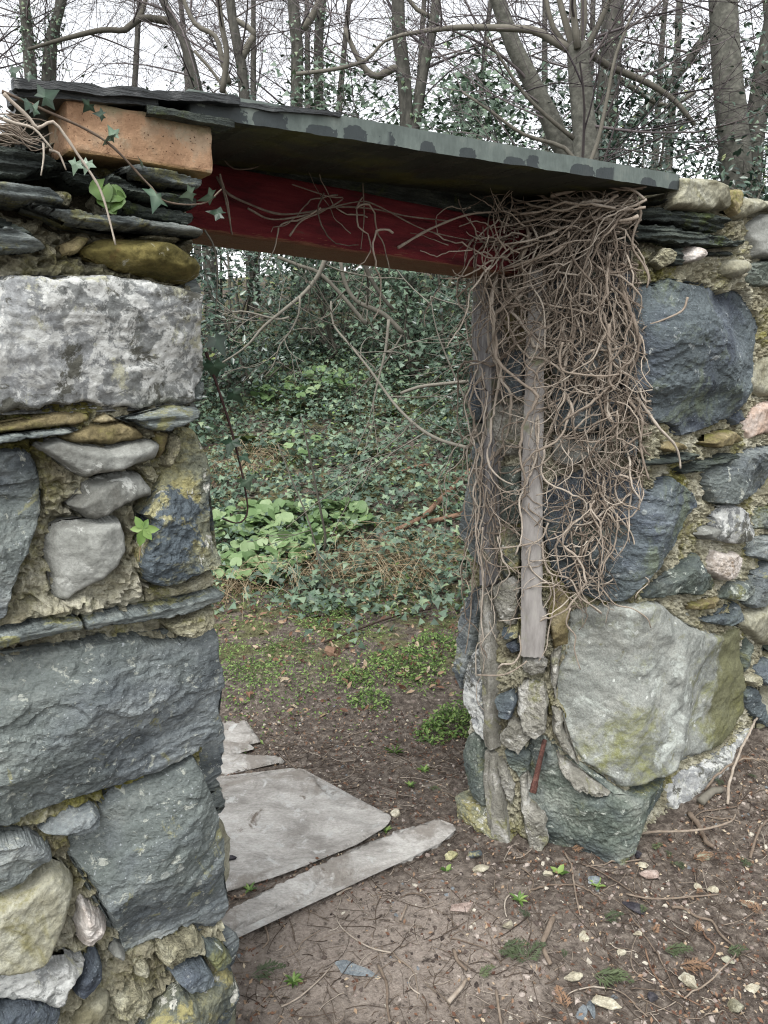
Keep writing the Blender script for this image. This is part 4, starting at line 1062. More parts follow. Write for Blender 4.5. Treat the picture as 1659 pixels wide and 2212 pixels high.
# ---- the orange brick
bk = SL.px(T1((420, 250), (1405, 445), (1408, 770), (425, 612)))
def bevel_box(lx, ly, lz, bv=0.004, seg=2, sub=0, rough=0.0, seed=0):
    import bmesh
    bm = bmesh.new()
    bmesh.ops.create_cube(bm, size=1)
    for v_ in bm.verts: v_.co = (v_.co.x * lx, v_.co.y * ly, v_.co.z * lz)
    bmesh.ops.bevel(bm, geom=bm.edges[:], offset=bv, segments=seg, affect='EDGES', profile=0.6)
    if sub:
        bmesh.ops.triangulate(bm, faces=bm.faces[:])
        for _ in range(sub):
            big = [e for e in bm.edges if e.calc_length() > max(lx, ly, lz) / 40]
            bmesh.ops.subdivide_edges(bm, edges=big, cuts=1)
        bmesh.ops.triangulate(bm, faces=bm.faces[:])
        co = np.array([v_.co for v_ in bm.verts])
        d = fbm(co * 26 + seed * 3.1, 4, seed) * rough
        nr = np.array([v_.normal for v_ in bm.verts])
        for v_, q, k in zip(bm.verts, d, nr): v_.co = v_.co + Vector(k) * q
    me = bpy.data.meshes.new('block')
    bm.to_mesh(me)
    bm.free()
    return me
def place(o, P, u_dir, up=(0, 0, 1)):
    """set a free object's axes: x along u_dir, z up"""
    x = Vector(u_dir).normalized()
    z = Vector(up)
    y = z.cross(x).normalized()
    z = x.cross(y)
    o.matrix_world = Matrix(((x.x, y.x, z.x, P[0]), (x.y, y.y, z.y, P[1]), (x.z, y.z, z.z, P[2]), (0, 0, 0, 1)))
def place_in(o, parent, P, u_dir, up=(0, 0, 1)):
    place(o, P, u_dir, up)
    mw = o.matrix_world.copy()
    o.parent = parent
    o.matrix_parent_inverse = Matrix.Translation(-Vector(parent.location))
    o.matrix_basis = mw
lenb = bk[1, 0] - bk[0, 0]
hb1 = ((bk[0, 1] - bk[3, 1]) + (bk[1, 1] - bk[2, 1])) / 2
w0 = SL.point([bk[0, 0]], [(bk[0, 1] + bk[3, 1]) / 2], 0.012)[0]
w1 = SL.point([bk[1, 0]], [(bk[1, 1] + bk[2, 1]) / 2], 0.012)[0]
cen = (w0 + w1) / 2 - np.array([NW[0], NW[1], 0]) * 0.052
brick_dir = w1 - w0
me = bevel_box(lenb, 0.104, hb1, 0.005, 2, 4, 0.0042, 3)
bo = bpy.data.objects.new('brick', me); COL.objects.link(bo); me.materials.append(MAT['brick'])
place_in(bo, WL, cen, brick_dir)

# ------------------------------------------------------------------ slates and slab that bridge the doorway
def slab_mesh(u0, u1, zt0, zt1, th0, th1, d0, d1, nx=90, ny=30, chip=0.006, seed=0, rough=0.002, left_cut=0.0):
    """an upright-edged stone slab in the wall's frame: u along, d = distance behind (minus: in front of) the wall face"""
    us = np.linspace(0, 1, nx)
    ds = np.linspace(0, 1, ny)
    Ug, Dg = np.meshgrid(us, ds)
    ug, dg = Ug.ravel(), Dg.ravel()
    u = u0 + (u1 - u0) * ug
    d = d0 + (d1 - d0) * dg
    en = chip * fbm(P3(u * 22, d * 22, seed), 4, seed)
    d = d + np.where(dg < 0.001, en * 1.0, 0) + np.where(dg > 0.999, en * 3, 0)
    u = u + np.where(ug < 0.001, en * 4, 0) + np.where(ug > 0.999, en * 1.2, 0) + left_cut * (1 - ug) * dg
    zt = zt0 + (zt1 - zt0) * ug + rough * fbm(P3(u * 18, d * 18, seed + 3), 3, seed + 1)
    th = th0 + (th1 - th0) * ug
    zb = zt - th + rough * 2.2 * fbm(P3(u * 14, d * 14, seed + 7), 4, seed + 2)
    zt = zt - np.where(dg < 0.001, np.maximum(0, fbm(P3(u * 30, 0 * u, seed + 1), 3, seed)) * chip * 1.2, 0)
    xy = PF[None] + UW[None] * u[:, None] - NW[None] * d[:, None]
    top = np.c_[xy, zt]
    bot = np.c_[xy, zb]
    n = nx * ny
    i = (np.arange(ny - 1)[:, None] * nx + np.arange(nx - 1)[None]).ravel()
    Ft = np.stack([i, i + 1, i + nx + 1, i + nx], 1)
    Fb = n + Ft[:, ::-1]
    # rim with its own vertices so that the edge stays crisp
    ring = np.concatenate([np.arange(nx), np.arange(1, ny) * nx + nx - 1, (ny - 1) * nx + np.arange(nx - 2, -1, -1), np.arange(ny - 2, 0, -1) * nx])
    m = len(ring)
    rt, rm, rb = top[ring], (top[ring] + bot[ring]) / 2, bot[ring]
    k = np.arange(m); k2 = (k + 1) % m
    o = 2 * n
    Fr = np.vstack([np.stack([o + k2, o + k, o + m + k, o + m + k2], 1), np.stack([o + m + k2, o + m + k, o + 2 * m + k, o + 2 * m + k2], 1)])
    return np.vstack([top, bot, rt, rm, rb]), [Ft, Fb, Fr]
def flat_obj(name, V, F, mat, label, cat, parent=None):
    """put the origin in the slab's middle with local x along it"""
    me = mesh_np(name, V, F)
    co = V
    c = (co.min(0) + co.max(0)) / 2
    a = math.atan2(UW[1], UW[0])
    Mi = Matrix.Rotation(-a, 4, 'Z') @ Matrix.Translation(-Vector(c))
    me.transform(Mi)
    o = bpy.data.objects.new(name, me)
    COL.objects.link(o)
    me.materials.append(mat)
    o.matrix_world = Matrix.Translation(Vector(c)) @ Matrix.Rotation(a, 4, 'Z')
    return tag(o, label, cat)
sp = SL.px([(560, 224), (565, 262)])
q0 = SL.px([(550, 222)])[0]
q1 = SR.px([(1455, 380)])[0]
zr = SR.px([(1455, 413)])[0, 1]
TH = float(q1[1] - zr)
slabV, slabF = slab_mesh(float(q0[0]) - 0.11, 0.004, float(q0[1]) - 0.004, float(q1[1]), TH, TH, -0.012, 0.50, 150, 50, 0.002, 11, 0.0012)
SL_SLOPE = (float(q1[1]) - float(q0[1]) + 0.004) / (0.004 - float(q0[0]) + 0.11)
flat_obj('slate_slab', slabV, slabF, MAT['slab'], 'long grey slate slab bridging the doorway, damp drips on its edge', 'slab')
# thin wet slates lying over the near end of the slab and over the brick
def thin_slate(pts_top, th, d0, d1, seed, mat, label, hgt=0.0):
    a, b = SL.px(pts_top)
    V, F = slab_mesh(a[0], b[0], a[1], b[1], th, th, d0, d1, 70, 26, 0.006, seed, 0.0018, 0.05)
    flat_obj('roof_slate', V, F, MAT[mat], label, 'slate')
thin_slate([(22, 182), (500, 217)], 0.012, -0.030, 0.36, 21, 'slate_wet', 'broad wet black slate capping the wall above the orange brick')
thin_slate([(26, 193), (330, 214)], 0.013, -0.020, 0.30, 22, 'slate_wet', 'black slate wedged beneath the broad capping slate, left of the brick')
thin_slate([(296, 238), (483, 268)], 0.010, -0.034, 0.22, 23, 'slate_dark', 'small thin slate lying directly on the orange brick')
thin_slate([(430, 218), (725, 246)], 0.008, -0.016, 0.30, 24, 'slate_wet', 'thin chipped slate flake lying on the near end of the slab')
thin_slate([(40, 300), (95, 300)], 0.012, -0.005, 0.25, 25, 'slate_dark', 'short dark slate under the twigs beside the orange brick')

# ---- red beam
b0 = SBEAM.px([(440, 500), (1100, 590)])
t0 = SBEAM.px([(470, 352), (900, 440)])
bl0 = SBEAM.point([b0[0, 0]], [b0[0, 1]])[0]
bl1 = SBEAM.point([b0[1, 0]], [b0[1, 1]])[0]
BH = float(t0[0, 1] - b0[0, 1])
bdir = (bl1 - bl0) / np.linalg.norm(bl1 - bl0)
s0, s1 = bl0 - bdir * 0.16, bl1 + bdir * 0.14
L = float(np.linalg.norm(s1 - s0))
me = bevel_box(L, 0.17, BH, 0.008, 2, 4, 0.0028, 8)
for p in me.polygons: p.use_smooth = True
bmo = bpy.data.objects.new('timber_beam', me); COL.objects.link(bmo); me.materials.append(MAT['beam'])
place(bmo, (s0 + s1) / 2 + np.array([0, 0, BH / 2]) - np.array([NW[0], NW[1], 0]) * 0.085, bdir)
tag(bmo, 'old timber lintel beam with dull red paint, under the slate slab', 'beam')

# ---- timber post, board strip, iron pin in the right jamb
def strip_mesh(surf, Lpts, Rpts, proud, back, nx=8, ny=90, rough=0.003, seed=1, groove=0.0):
    A, B = surf.px(Lpts), surf.px(Rpts)
    A, B = A[np.argsort(A[:, 1])], B[np.argsort(B[:, 1])]
    v = np.linspace(max(A[0, 1], B[0, 1]), min(A[-1, 1], B[-1, 1]), ny)
    a, b = np.interp(v, A[:, 1], A[:, 0]), np.interp(v, B[:, 1], B[:, 0])
    a = a + 0.003 * fbm(P3(v * 20, 0 * v, seed), 4, seed)
    b = b + 0.003 * fbm(P3(v * 20, 0 * v + 5, seed), 4, seed)
    t = np.linspace(0, 1, nx)
    U = (a[:, None] + (b - a)[:, None] * t[None])
    Vv = np.repeat(v[:, None], nx, 1)
    e = np.sin(np.pi * t) ** 0.25
    H = proud + rough * fbm(P3(U.ravel() * 60, Vv.ravel() * 9, seed), 4, seed).reshape(U.shape) - 0.006 * (1 - e)[None]
    Vv = Vv + np.where((np.arange(ny) == 0)[:, None], 0.008 * fbm(P3(U.ravel() * 50, 0 * U.ravel(), seed + 2), 2, seed).reshape(U.shape), 0)
    front = surf.point(U.ravel(), Vv.ravel(), H.ravel())
    rear = surf.point(U.ravel(), Vv.ravel(), np.full(U.size, -back))
    n = nx * ny
    i = (np.arange(ny - 1)[:, None] * nx + np.arange(nx - 1)[None]).ravel()
    F = np.stack([i, i + 1, i + nx + 1, i + nx], 1)
    ring = np.concatenate([np.arange(nx), np.arange(1, ny) * nx + nx - 1, (ny - 1) * nx + np.arange(nx - 2, -1, -1), np.arange(ny - 2, 0, -1) * nx])
    m = len(ring)
    k = np.arange(m); k2 = (k + 1) % m
    o = n
    Vr = np.vstack([front[ring], rear[ring]])
    Fr = np.stack([o + k, o + m + k, o + m + k2, o + k2], 1)
    return np.vstack([front, Vr]), [F, Fr]
V, F = strip_mesh(SR, T5((170, 560), (165, 800), (172, 1000), (215, 1200), (225, 1500)) + T6((205, 560), (208, 640)), T5((235, 560), (300, 800), (270, 1000), (262, 1200), (262, 1500)) + T6((250, 560), (240, 640)), 0.028, 0.03, 8, 130, 0.005, 5)
tag(obj('timber_post', mesh_np('timber_post', V, F), MAT['timber'], recentre=True), 'weathered grey door post standing in the far jamb behind dead ivy', 'post')
V, F = strip_mesh(SR, T5((440, 520), (425, 900), (410, 1300), (400, 1560)) + T6((395, 600), (390, 992)), T5((520, 520), (512, 900), (505, 1300), (500, 1560)) + T6((500, 560), (495, 720), (525, 790), (505, 992)), 0.034, 0.02, 9, 130, 0.0015, 6)
tag(obj('grey_board', mesh_np('grey_board', V, F), MAT['board'], recentre=True), 'flat grey board strip fixed upright to the jamb, its broken end above the iron pin', 'board')
V, F = strip_mesh(SR, T6((200, 655), (195, 900), (205, 1100), (228, 1482)), T6((240, 655), (246, 900), (248, 1200), (262, 1482)), 0.022, 0.03, 11, 150, 0.014, 9)
obj('mortar_fillet', mesh_np('mortar_fillet', V, F, False), MAT['cement'], WR, recentre=True)
V, F = strip_mesh(SR, T6((222, 1482), (215, 1600), (225, 1760), (250, 1990)), T6((262, 1482), (275, 1600), (300, 1760), (345, 1990)), 0.020, 0.03, 9, 60, 0.012, 10)
obj('mortar_fillet', mesh_np('mortar_fillet', V, F, False), MAT['cement'], WR, recentre=True)
pin = SR.px(T6((512, 1428), (452, 1634)))
pA = SR.point([pin[0, 0]], [pin[0, 1]], 0.005)[0]
pB = SR.point([pin[1, 0]], [pin[1, 1]], 0.075)[0]
V, F = tube(smooth_path([pA, (pA + pB) / 2 + [0, 0, 0.004], pB], 14), np.r_[np.linspace(0.007, 0.0085, 12), 0.0105, 0.0105, 0.0105][:len(smooth_path([pA, (pA + pB) / 2, pB], 14))], 8)
tag(obj('iron_pin', mesh_np('iron_pin', V, F), MAT['rust'], recentre=True), 'rusty iron hinge pin sticking out of the jamb above the bottom stone', 'pin')

# ------------------------------------------------------------------ ground
def gz(x, y):
    x, y = np.asarray(x, float), np.asarray(y, float)
    ys = 4.05 - 0.35 * np.clip(x, -3, 3) * 0.6
    t = np.maximum(0, y - ys)
    z = 0.335 * (np.sqrt(t * t + 0.16) - 0.4) * (t > 0)
    z = np.where(y > 11, z - 0.25 * (y - 11) * sstep(11, 18, y), z)
    # soil heaped against the foot of the far wall
    du = (x - PF[0]) * UW[0] + (y - PF[1]) * UW[1]
    dn = (x - PF[0]) * NW[0] + (y - PF[1]) * NW[1]
    z = z + 0.15 * sstep(0.0, 0.85, du) * np.exp(-(np.maximum(0, dn) / 0.33) ** 2) * sstep(-0.6, 0.0, dn)
    # slightly sunken beyond the threshold
    z = z - 0.02 * sstep(2.0, 2.6, y) * (1 - sstep(3.4, 4.2, y))
    return z
def gnoise(x, y):
    n = 0.016 * fbm(P3(x * 2.2, y * 2.2, 1.0), 3, 60) + 0.013 * fbm(P3(x * 11, y * 11, 2.0), 4, 61, 0.55)
    c = np.maximum(0, fbm(P3(x * 34, y * 34, 3.0), 3, 62, 0.65))
    r = 1 - 0.7 * np.exp(-(((x + 0.02) / 0.5) ** 2 + ((y - 1.62) / 0.3) ** 2))
    f = 1 - 0.72 * sstep(-0.95, -0.8, x) * (1 - sstep(0.1, 0.3, x)) * sstep(1.62, 1.8, y) * (1 - sstep(2.6, 2.8, y))
    return (n * r + 0.020 * c * r) * f
def ground_z(x, y):
    x, y = np.atleast_1d(np.asarray(x, float)), np.atleast_1d(np.asarray(y, float))
    fade = np.exp(-(np.maximum(0, np.hypot(x - 0.5, y - 2) - 6) / 8))
    bump = 0.05 * fbm(P3(x * 1.1, y * 1.1, 7.0), 3, 70) * sstep(4, 6, y)
    return gz(x, y) + gnoise(x, y) * (0.4 + 0.6 * fade) + bump
def axis(lo, hi, fl, fh, fine):
    a = np.arange(fl, fh, fine)
    def grow(s, e, d):
        out, p, st = [], s, fine
        while (p < e) if d > 0 else (p > e):
            st *= 1.14
            p += d * st
            out.append(p)
        return out
    return np.array(grow(fl, lo, -1)[::-1] + list(a) + grow(a[-1], hi, 1))
gx, gy = axis(-70, 70, -0.75, 2.0, 0.0116), axis(-40, 150, 0.95, 3.3, 0.0116)
GX, GY = np.meshgrid(gx, gy)
xx, yy = GX.ravel(), GY.ravel()
V = np.c_[xx, yy, ground_z(xx, yy)]
nx = len(gx)
i = (np.arange(len(gy) - 1)[:, None] * nx + np.arange(nx - 1)[None]).ravel()
tag(obj('ground', mesh_np('ground', V, np.stack([i, i + 1, i + nx + 1, i + nx], 1)), MAT['soil']), kind='structure')

_TS = np.concatenate([np.arange(0.9, 5, 0.004), np.arange(5, 14, 0.01)])
def gpt(px, py, lift=0.0):
    """the point of the ground seen at a place of the photograph"""
    d = ray(px, py)
    ts = _TS
    below = EYE + d[2] * ts < gz(d[0] * ts, d[1] * ts)
    k = int(np.argmax(below))
    t = ts[k] if below[k] else 9.0
    p = d * t
    return np.array([p[0], p[1], float(ground_z(p[0], p[1])[0]) + lift])

# ---- flagstones: lying slabs with broken edges
def flagstone(pts, label, th=0.045, tiltx=0.0, lift=0.027, seed=0):
    P = np.array([gpt(a, b)[:2] for a, b in pts])
    base = float(np.mean([gz(p[0], p[1]) for p in P])) + lift
    class Flat:
        def point(self, u, v, h=0.0):
            u = np.asarray(u, float)
            return np.stack([u, np.asarray(v, float) + 0 * u, base + h + tiltx * (u - P[:, 0].mean())], -1)
    V, F = stone_mesh(P, Flat(), proud=0.0, edge=0.008, depth=th, nf=2, tilt=0.01, rough=0.0012, ragged=0.014, rec=0.012, nseg=2400, strata=0.0)
    FOOT.pop()
    FLAGS.append(P)
    return tag(obj('flagstone', mesh_np('flagstone', V, F), MAT['flag'], recentre=True), label, 'flagstone')
FLAGS = []
flagstone(E8((-70, 440), (30, 428), (60, 410), (150, 404), (290, 384), (330, 405), (362, 440), (420, 480), (560, 508), (556, 535), (480, 580), (330, 640), (200, 690), (90, 717), (-70, 770)), 'large pale slate flagstone just inside the doorway, pointed at one end')
flagstone(E8((-60, 900), (90, 792), (150, 760), (400, 640), (560, 572), (690, 530), (746, 550), (700, 590), (560, 650), (350, 704), (330, 742), (200, 800), (110, 850), (-60, 960)), 'long narrow slate threshold slab across the doorway', seed=2)
flagstone(E8((-20, 240), (60, 228), (135, 224), (150, 250), (182, 290), (60, 312), (-20, 320)), 'small pale flagstone beyond the large one, half buried', lift=0.014)
flagstone(E8((-30, 330), (60, 322), (220, 330), (250, 345), (40, 385), (-30, 395)), 'dull flagstone strewn with needles behind the large pale one', lift=0.009)

# ---- loose stones
def pebble_mesh(seed, flat=0.6, sub=2, rough=0.22, ang=True):
    import bmesh
    rg = np.random.default_rng(seed)
    bm = bmesh.new()
    bmesh.ops.create_icosphere(bm, subdivisions=sub, radius=1)
    co = np.array([v.co for v in bm.verts])
    if ang:
        for k in range(10):
            n = rg.normal(size=3); n /= np.linalg.norm(n)
            d = co @ n
            lim = rg.uniform(0.42, 0.72)
            co = co - np.maximum(0, d - lim)[:, None] * n[None]
    co = co * (1 + rough * fbm(co * 1.7 + seed, 3, seed))[:, None]
    co = co * np.array([1, rg.uniform(0.6, 0.9), flat])
    for v, c in zip(bm.verts, co): v.co = c
    F = np.array([[v.index for v in f.verts] for f in bm.faces])
    bm.free()
    return co, F
def loose_stone(px, py, size_px, mat, label, flat=0.6, seed=1, rot=0.0, group=None, elong=1.0, sink=0.3, sub=3):
    p = gpt(px, py)
    dist = math.sqrt(p[0] ** 2 + p[1] ** 2 + (EYE - p[2]) ** 2)
    r = size_px * dist / FPX / 2
    co, F = pebble_mesh(seed, flat, sub)
    co = co * np.array([elong, 1, 1]) * r
    c, s = math.cos(rot), math.sin(rot)
    co = co @ np.array([[c, s, 0], [-s, c, 0], [0, 0, 1]])
    me = mesh_np('loose_stone', co, F, False)
    o = obj('loose_stone', me, MAT[mat], loc=p + [0, 0, r * flat * (1 - sink)])
    return tag(o, label, 'stone', group)
for k, (pp, sz, mt, lb, kw) in enumerate([
    (G4((1120, 1130)), 40, 'pebble_pale', 'round knobbly cream stone in the soil at the foreground', dict(flat=0.75)),
    (G4((392, 1350)), 32, 'pebble_blue', 'broad blue slate shard lying flat, left one of two', dict(flat=0.18, elong=1.3, rot=1.0)),
    (G4((462, 1300)), 22, 'pebble_blue', 'narrow upright blue slate shard beside a broader one', dict(flat=0.25, elong=2.2, rot=1.5)),
    (G4((415, 838)), 26, 'pebble_pale', 'angular cream stone chip near a bent pale stick', dict(flat=0.5, elong=1.2, rot=1.1)),
    (G4((873, 410)), 36, 'pebble_pink', 'oblong pinkish white stone on dark soil by the jamb', dict(flat=0.45, elong=1.35)),
    (G4((1287, 525)), 26, 'pebble_pale', 'square grey-cream stone on dark soil', dict(flat=0.55)),
    (G4((1190, 510)), 20, 'pebble_pale', 'small triangular pale stone next to the square one', dict(flat=0.6)),
    (G4((485, 465)), 28, 'pebble_blue', 'rounded blue-grey pebble half sunk by green shoots', dict(flat=0.4, elong=1.2)),
    (G4((765, 625)), 36, 'pebble_dark', 'dark oblong cobble half buried in litter', dict(flat=0.4, elong=1.5, rot=-0.5)),
    (G4((707, 285)), 20, 'pebble_blue', 'blue-grey pebble standing at the foot of the jamb', dict(flat=0.9)),
    (G4((783, 287)), 20, 'pebble_dark', 'black pebble at the foot of the jamb', dict(flat=0.6)),
    (G4((1225, 310)), 34, 'tan', 'flat tan pebble under the curved white root', dict(flat=0.35, elong=1.3)),
    (G4((812, 352)), 22, 'pebble_pale', 'white angular pebble left of the oblong pinkish stone', dict(flat=0.6)),
    (G4((172, 408)), 22, 'pebble_pale', 'cream lump ringed by a thin curled twig', dict(flat=0.7)),
    (G4((775, 830)), 20, 'pebble_pale', 'smooth oval white pebble among orange sprigs', dict(flat=0.6, elong=1.25)),
    (G4((665, 948)), 20, 'pebble_pale', 'small white stone chip above the green cypress sprig', dict(flat=0.6)),
    (G4((1560, 1195)), 28, 'pebble_pale', 'cream stone at the picture\'s right edge near the bottom', dict(flat=0.7)),
    (G4((1395, 1005)), 26, 'tan', 'brownish pebble right of the orange cypress sprays', dict(flat=0.5)),
    (G4((340, 1125)), 28, 'pebble_pale', 'lumpy cream stone above the two blue slate shards', dict(flat=0.6, elong=1.3)),
    (G4((225, 1212)), 20, 'pebble_pink', 'flat pinkish chip left of the blue slate shards', dict(flat=0.3)),
    (G4((560, 1320)), 40, 'pebble_pale', 'mossy cream lump right of the blue slate shards', dict(flat=0.5, elong=1.6, rot=-0.6)),
    (G4((1450, 1320)), 34, 'tan', 'mottled brown lump at the bottom right', dict(flat=0.7)),
    (G4((868, 1255)), 26, 'pebble_dark', 'dark grey cobble at the bottom below the green sprig', dict(flat=0.6)),
    (G4((1525, 630)), 22, 'pebble_pale', 'cream flake on dark soil toward the wall', dict(flat=0.5, elong=1.3)),
    (E8((900, 830)), 26, 'pebble_pale', 'rounded pale stone left of the bent pale stick', dict(flat=0.7)),
    (E8((760, 775)), 40, 'pebble_pink', 'flat pinkish slate chip on the trodden path', dict(flat=0.15, elong=1.8, rot=0.3)),
    (E8((440, 952)), 50, 'pebble_blue', 'thin grey slate sliver lying on the dusty path', dict(flat=0.1, elong=2.2, rot=-0.4)),
    (E8((735, 628)), 32, 'yellow', 'yellowish lump of mortar before the jamb', dict(flat=0.6)),
    (E8((805, 632)), 30, 'yellow', 'pale crumbling mortar lump closer to the jamb', dict(flat=0.7)),
    (E8((822, 665)), 26, 'pebble_pale', 'white chip between the mortar lumps', dict(flat=0.5, elong=1.4)),
    (E8((1430, 985)), 30, 'pebble_pale', 'roundish cream pebble beside the knobbly stone', dict(flat=0.7)),
    (E8((575, 497)), 26, 'pebble_pale', 'cream pebble at the tip of the large flagstone', dict(flat=0.7)),
    (E8((98, 310)), 62, 'flag', 'wedge of grey slate lying on the far flagstone', dict(flat=0.32, elong=1.5)),
    (E8((95, 631)), 20, 'pebble_dark', 'black pebble lying on the large flagstone', dict(flat=0.7, sink=0.0)),
    (E8((385, 28)), 62, 'logs', 'rust-brown half-buried stone on the path beyond the door', dict(flat=0.5, elong=0.9)),
]):
    loose_stone(*pp[0], sz, mt, lb, seed=100 + k, **kw)

def in_wall(x, y, pad=0.0):
    P = np.c_[x, y] - PF[None]
    du, dn = P @ UW, P @ NW
    w = (dn < 0.03 + pad) & (dn > -0.52)
    right = w & (du > -0.05)
    Q = np.c_[x, y] - PM[None]
    jam = (Q @ UW > -0.03 - pad) & (dn < 0.0) & (dn > -0.52) & ((np.c_[x, y] - PF[None]) @ np.array([-0.21, -0.977]) < 0.03 + pad)
    left = w & (du < -1.20)
    return right | left | jam
def on_flag(x, y):
    m = np.zeros(len(x), bool)
    for P in FLAGS: m |= inside(np.c_[x, y], P)
    return m
def scatter(n, x0, x1, y0, y1, rng=RNG, flags_ok=0.0, pad=0.0):
    x, y = rng.uniform(x0, x1, n), rng.uniform(y0, y1, n)
    ok = ~in_wall(x, y, pad)
    f = on_flag(x, y)
    ok &= (~f) | (rng.random(n) < flags_ok)
    return x[ok], y[ok]
# gravel and clods
def gravel(n, x0, x1, y0, y1, smin, smax, seed, name='gravel', pw=3.4):
    rg = np.random.default_rng(seed)
    x, y = scatter(n, x0, x1, y0, y1, rg, 0.04)
    dens = 0.5 + 0.9 * fbm(P3(x * 3.0, y * 3.0, 4.0), 3, 80)
    # crumbled mortar lies thickest before the jamb
    dens = dens + 0.5 * np.exp(-(((x - 0.75) / 0.6) ** 2 + ((y - 1.6) / 0.5) ** 2)) - 0.35 * np.exp(-(((x + 0.05) / 0.35) ** 2 + ((y - 1.6) / 0.25) ** 2))
    k = rg.random(len(x)) < np.clip(dens, 0.06, 1)
    x, y = x[k], y[k]
    N = len(x)
    r = smin + (smax - smin) * rg.random(N) ** pw
    z = ground_z(x, y) - r * 0.12
    parts, tints = [], []
    for t in range(6):
        co, F = pebble_mesh(seed * 10 + t, 0.7, 1)
        m = np.arange(N) % 6 == t
        nr = np.c_[rg.normal(0, 0.35, m.sum()), rg.normal(0, 0.35, m.sum()), np.ones(m.sum())]
        V, Fs = instance_np(co, [F], np.c_[x, y, z][m], rot_from_axes(nr, rg.uniform(0, 6.28, m.sum())), r[m])
        parts.append((V, Fs))
        near = 0.35 * np.exp(-(((x[m] - 0.75) / 0.45) ** 2 + ((y[m] - 1.65) / 0.4) ** 2))
        tints.append(np.repeat(np.clip(rg.random(m.sum()) * (1 - near) + near * 0.95, 0, 1), len(co)))
    V, F = merge(parts)
    return tag(obj(name, mesh_np(name, V, F, False, np.concatenate(tints)), MAT['gravel']), 'small stones, clods and crumbs of mortar on the soil', 'gravel', kind='stuff')
gravel(27000, -0.75, 2.1, 0.95, 3.0, 0.0020, 0.014, 5)
gravel(2600, -0.8, 0.7, 2.2, 4.3, 0.003, 0.012, 6)

# ---- twigs
def ground_path(x, y, ang, L, rg, bend=0.6, lift=0.006, n=9):
    h = ang
    P = [(x, y)]
    k = rg.normal(0, bend)
    for _ in range(n - 1):
        k = k * 0.8 + rg.normal(0, bend * 0.5)
        h += k * 0.35
        x += math.cos(h) * L / n
        y += math.sin(h) * L / n
        P.append((x, y))
    return np.array(P)
def twig_litter(n, x0, x1, y0, y1, seed, name, label, lmin=0.02, lmax=0.16, rmin=0.0006, rmax=0.0018):
    rg = np.random.default_rng(seed)
    x, y = scatter(n, x0, x1, y0, y1, rg, 0.03)
    parts, tints = [], []
    paths = []
    for a, b in zip(x, y):
        L = lmin + (lmax - lmin) * rg.random() ** 2.2
        paths.append((ground_path(a, b, rg.uniform(0, 6.28), L, rg, 0.5, n=7), rmin + (rmax - rmin) * rg.random() ** 2))
    A = np.vstack([p for p, _ in paths])
    Z = ground_z(A[:, 0], A[:, 1])
    o = 0
    for p, r in paths:
        m = len(p)
        z = Z[o:o + m]; o += m
        t = np.linspace(0, 1, m)
        z = np.maximum(z, z[0] * (1 - t) + z[-1] * t) + r + rg.random() * 0.004
        V, F = tube(np.c_[p, z], r * np.linspace(1, 0.6, m), 3, False)
        parts.append((V, F)); tints.append(np.full(len(V), rg.random() ** 1.6))
    V, F = merge(parts)
    return tag(obj(name, mesh_np(name, V, F, True, np.concatenate(tints)), MAT['twig']), label, 'twigs', kind='stuff')
twig_litter(6400, -0.7, 2.1, 0.95, 2.7, 11, 'twig_litter', 'fine dry twigs and rootlets strewn over the soil before the wall')
twig_litter(700, -1.2, 0.9, 2.4, 4.6, 12, 'twig_litter', 'fine dry twigs strewn on the path beyond the doorway')
def ground_stick(pts, w_px, mat, label, group=None, lift=0.004, name='stick', taper=0.7, cat='stick', arch=0.0, sides=7):
    P = [gpt(a, b) for a, b in pts]
    d = np.linalg.norm(P[0] - [0, 0, EYE])
    r = w_px * d / FPX / 2 * 0.78
    Q = smooth_path(P, step=0.012)
    Q[:, :2] += 0.0022 * np.stack([fbm(P3(Q[:, 0] * 60, Q[:, 1] * 60, 1.1), 3, 3), fbm(P3(Q[:, 0] * 60, Q[:, 1] * 60, 7.7), 3, 4)], 1)
    z = ground_z(Q[:, 0], Q[:, 1])
    t = np.linspace(0, 1, len(Q))
    Q[:, 2] = np.maximum(z, np.interp(t, [0, 1], [z[0], z[-1]])) + r * 0.8 + lift + arch * np.sin(np.pi * t)
    rr = r * (1 - (1 - taper) * t) * (1 + 0.18 * fbm(P3(t * 9, 0 * t, r * 999), 3, 5))
    V, F = tube(Q, rr, sides)
    return tag(obj(name, mesh_np(name, V, F, True, np.full(len(V), 0.4 + 0.45 * random.random())), MAT[mat], recentre=True), label, cat, group)
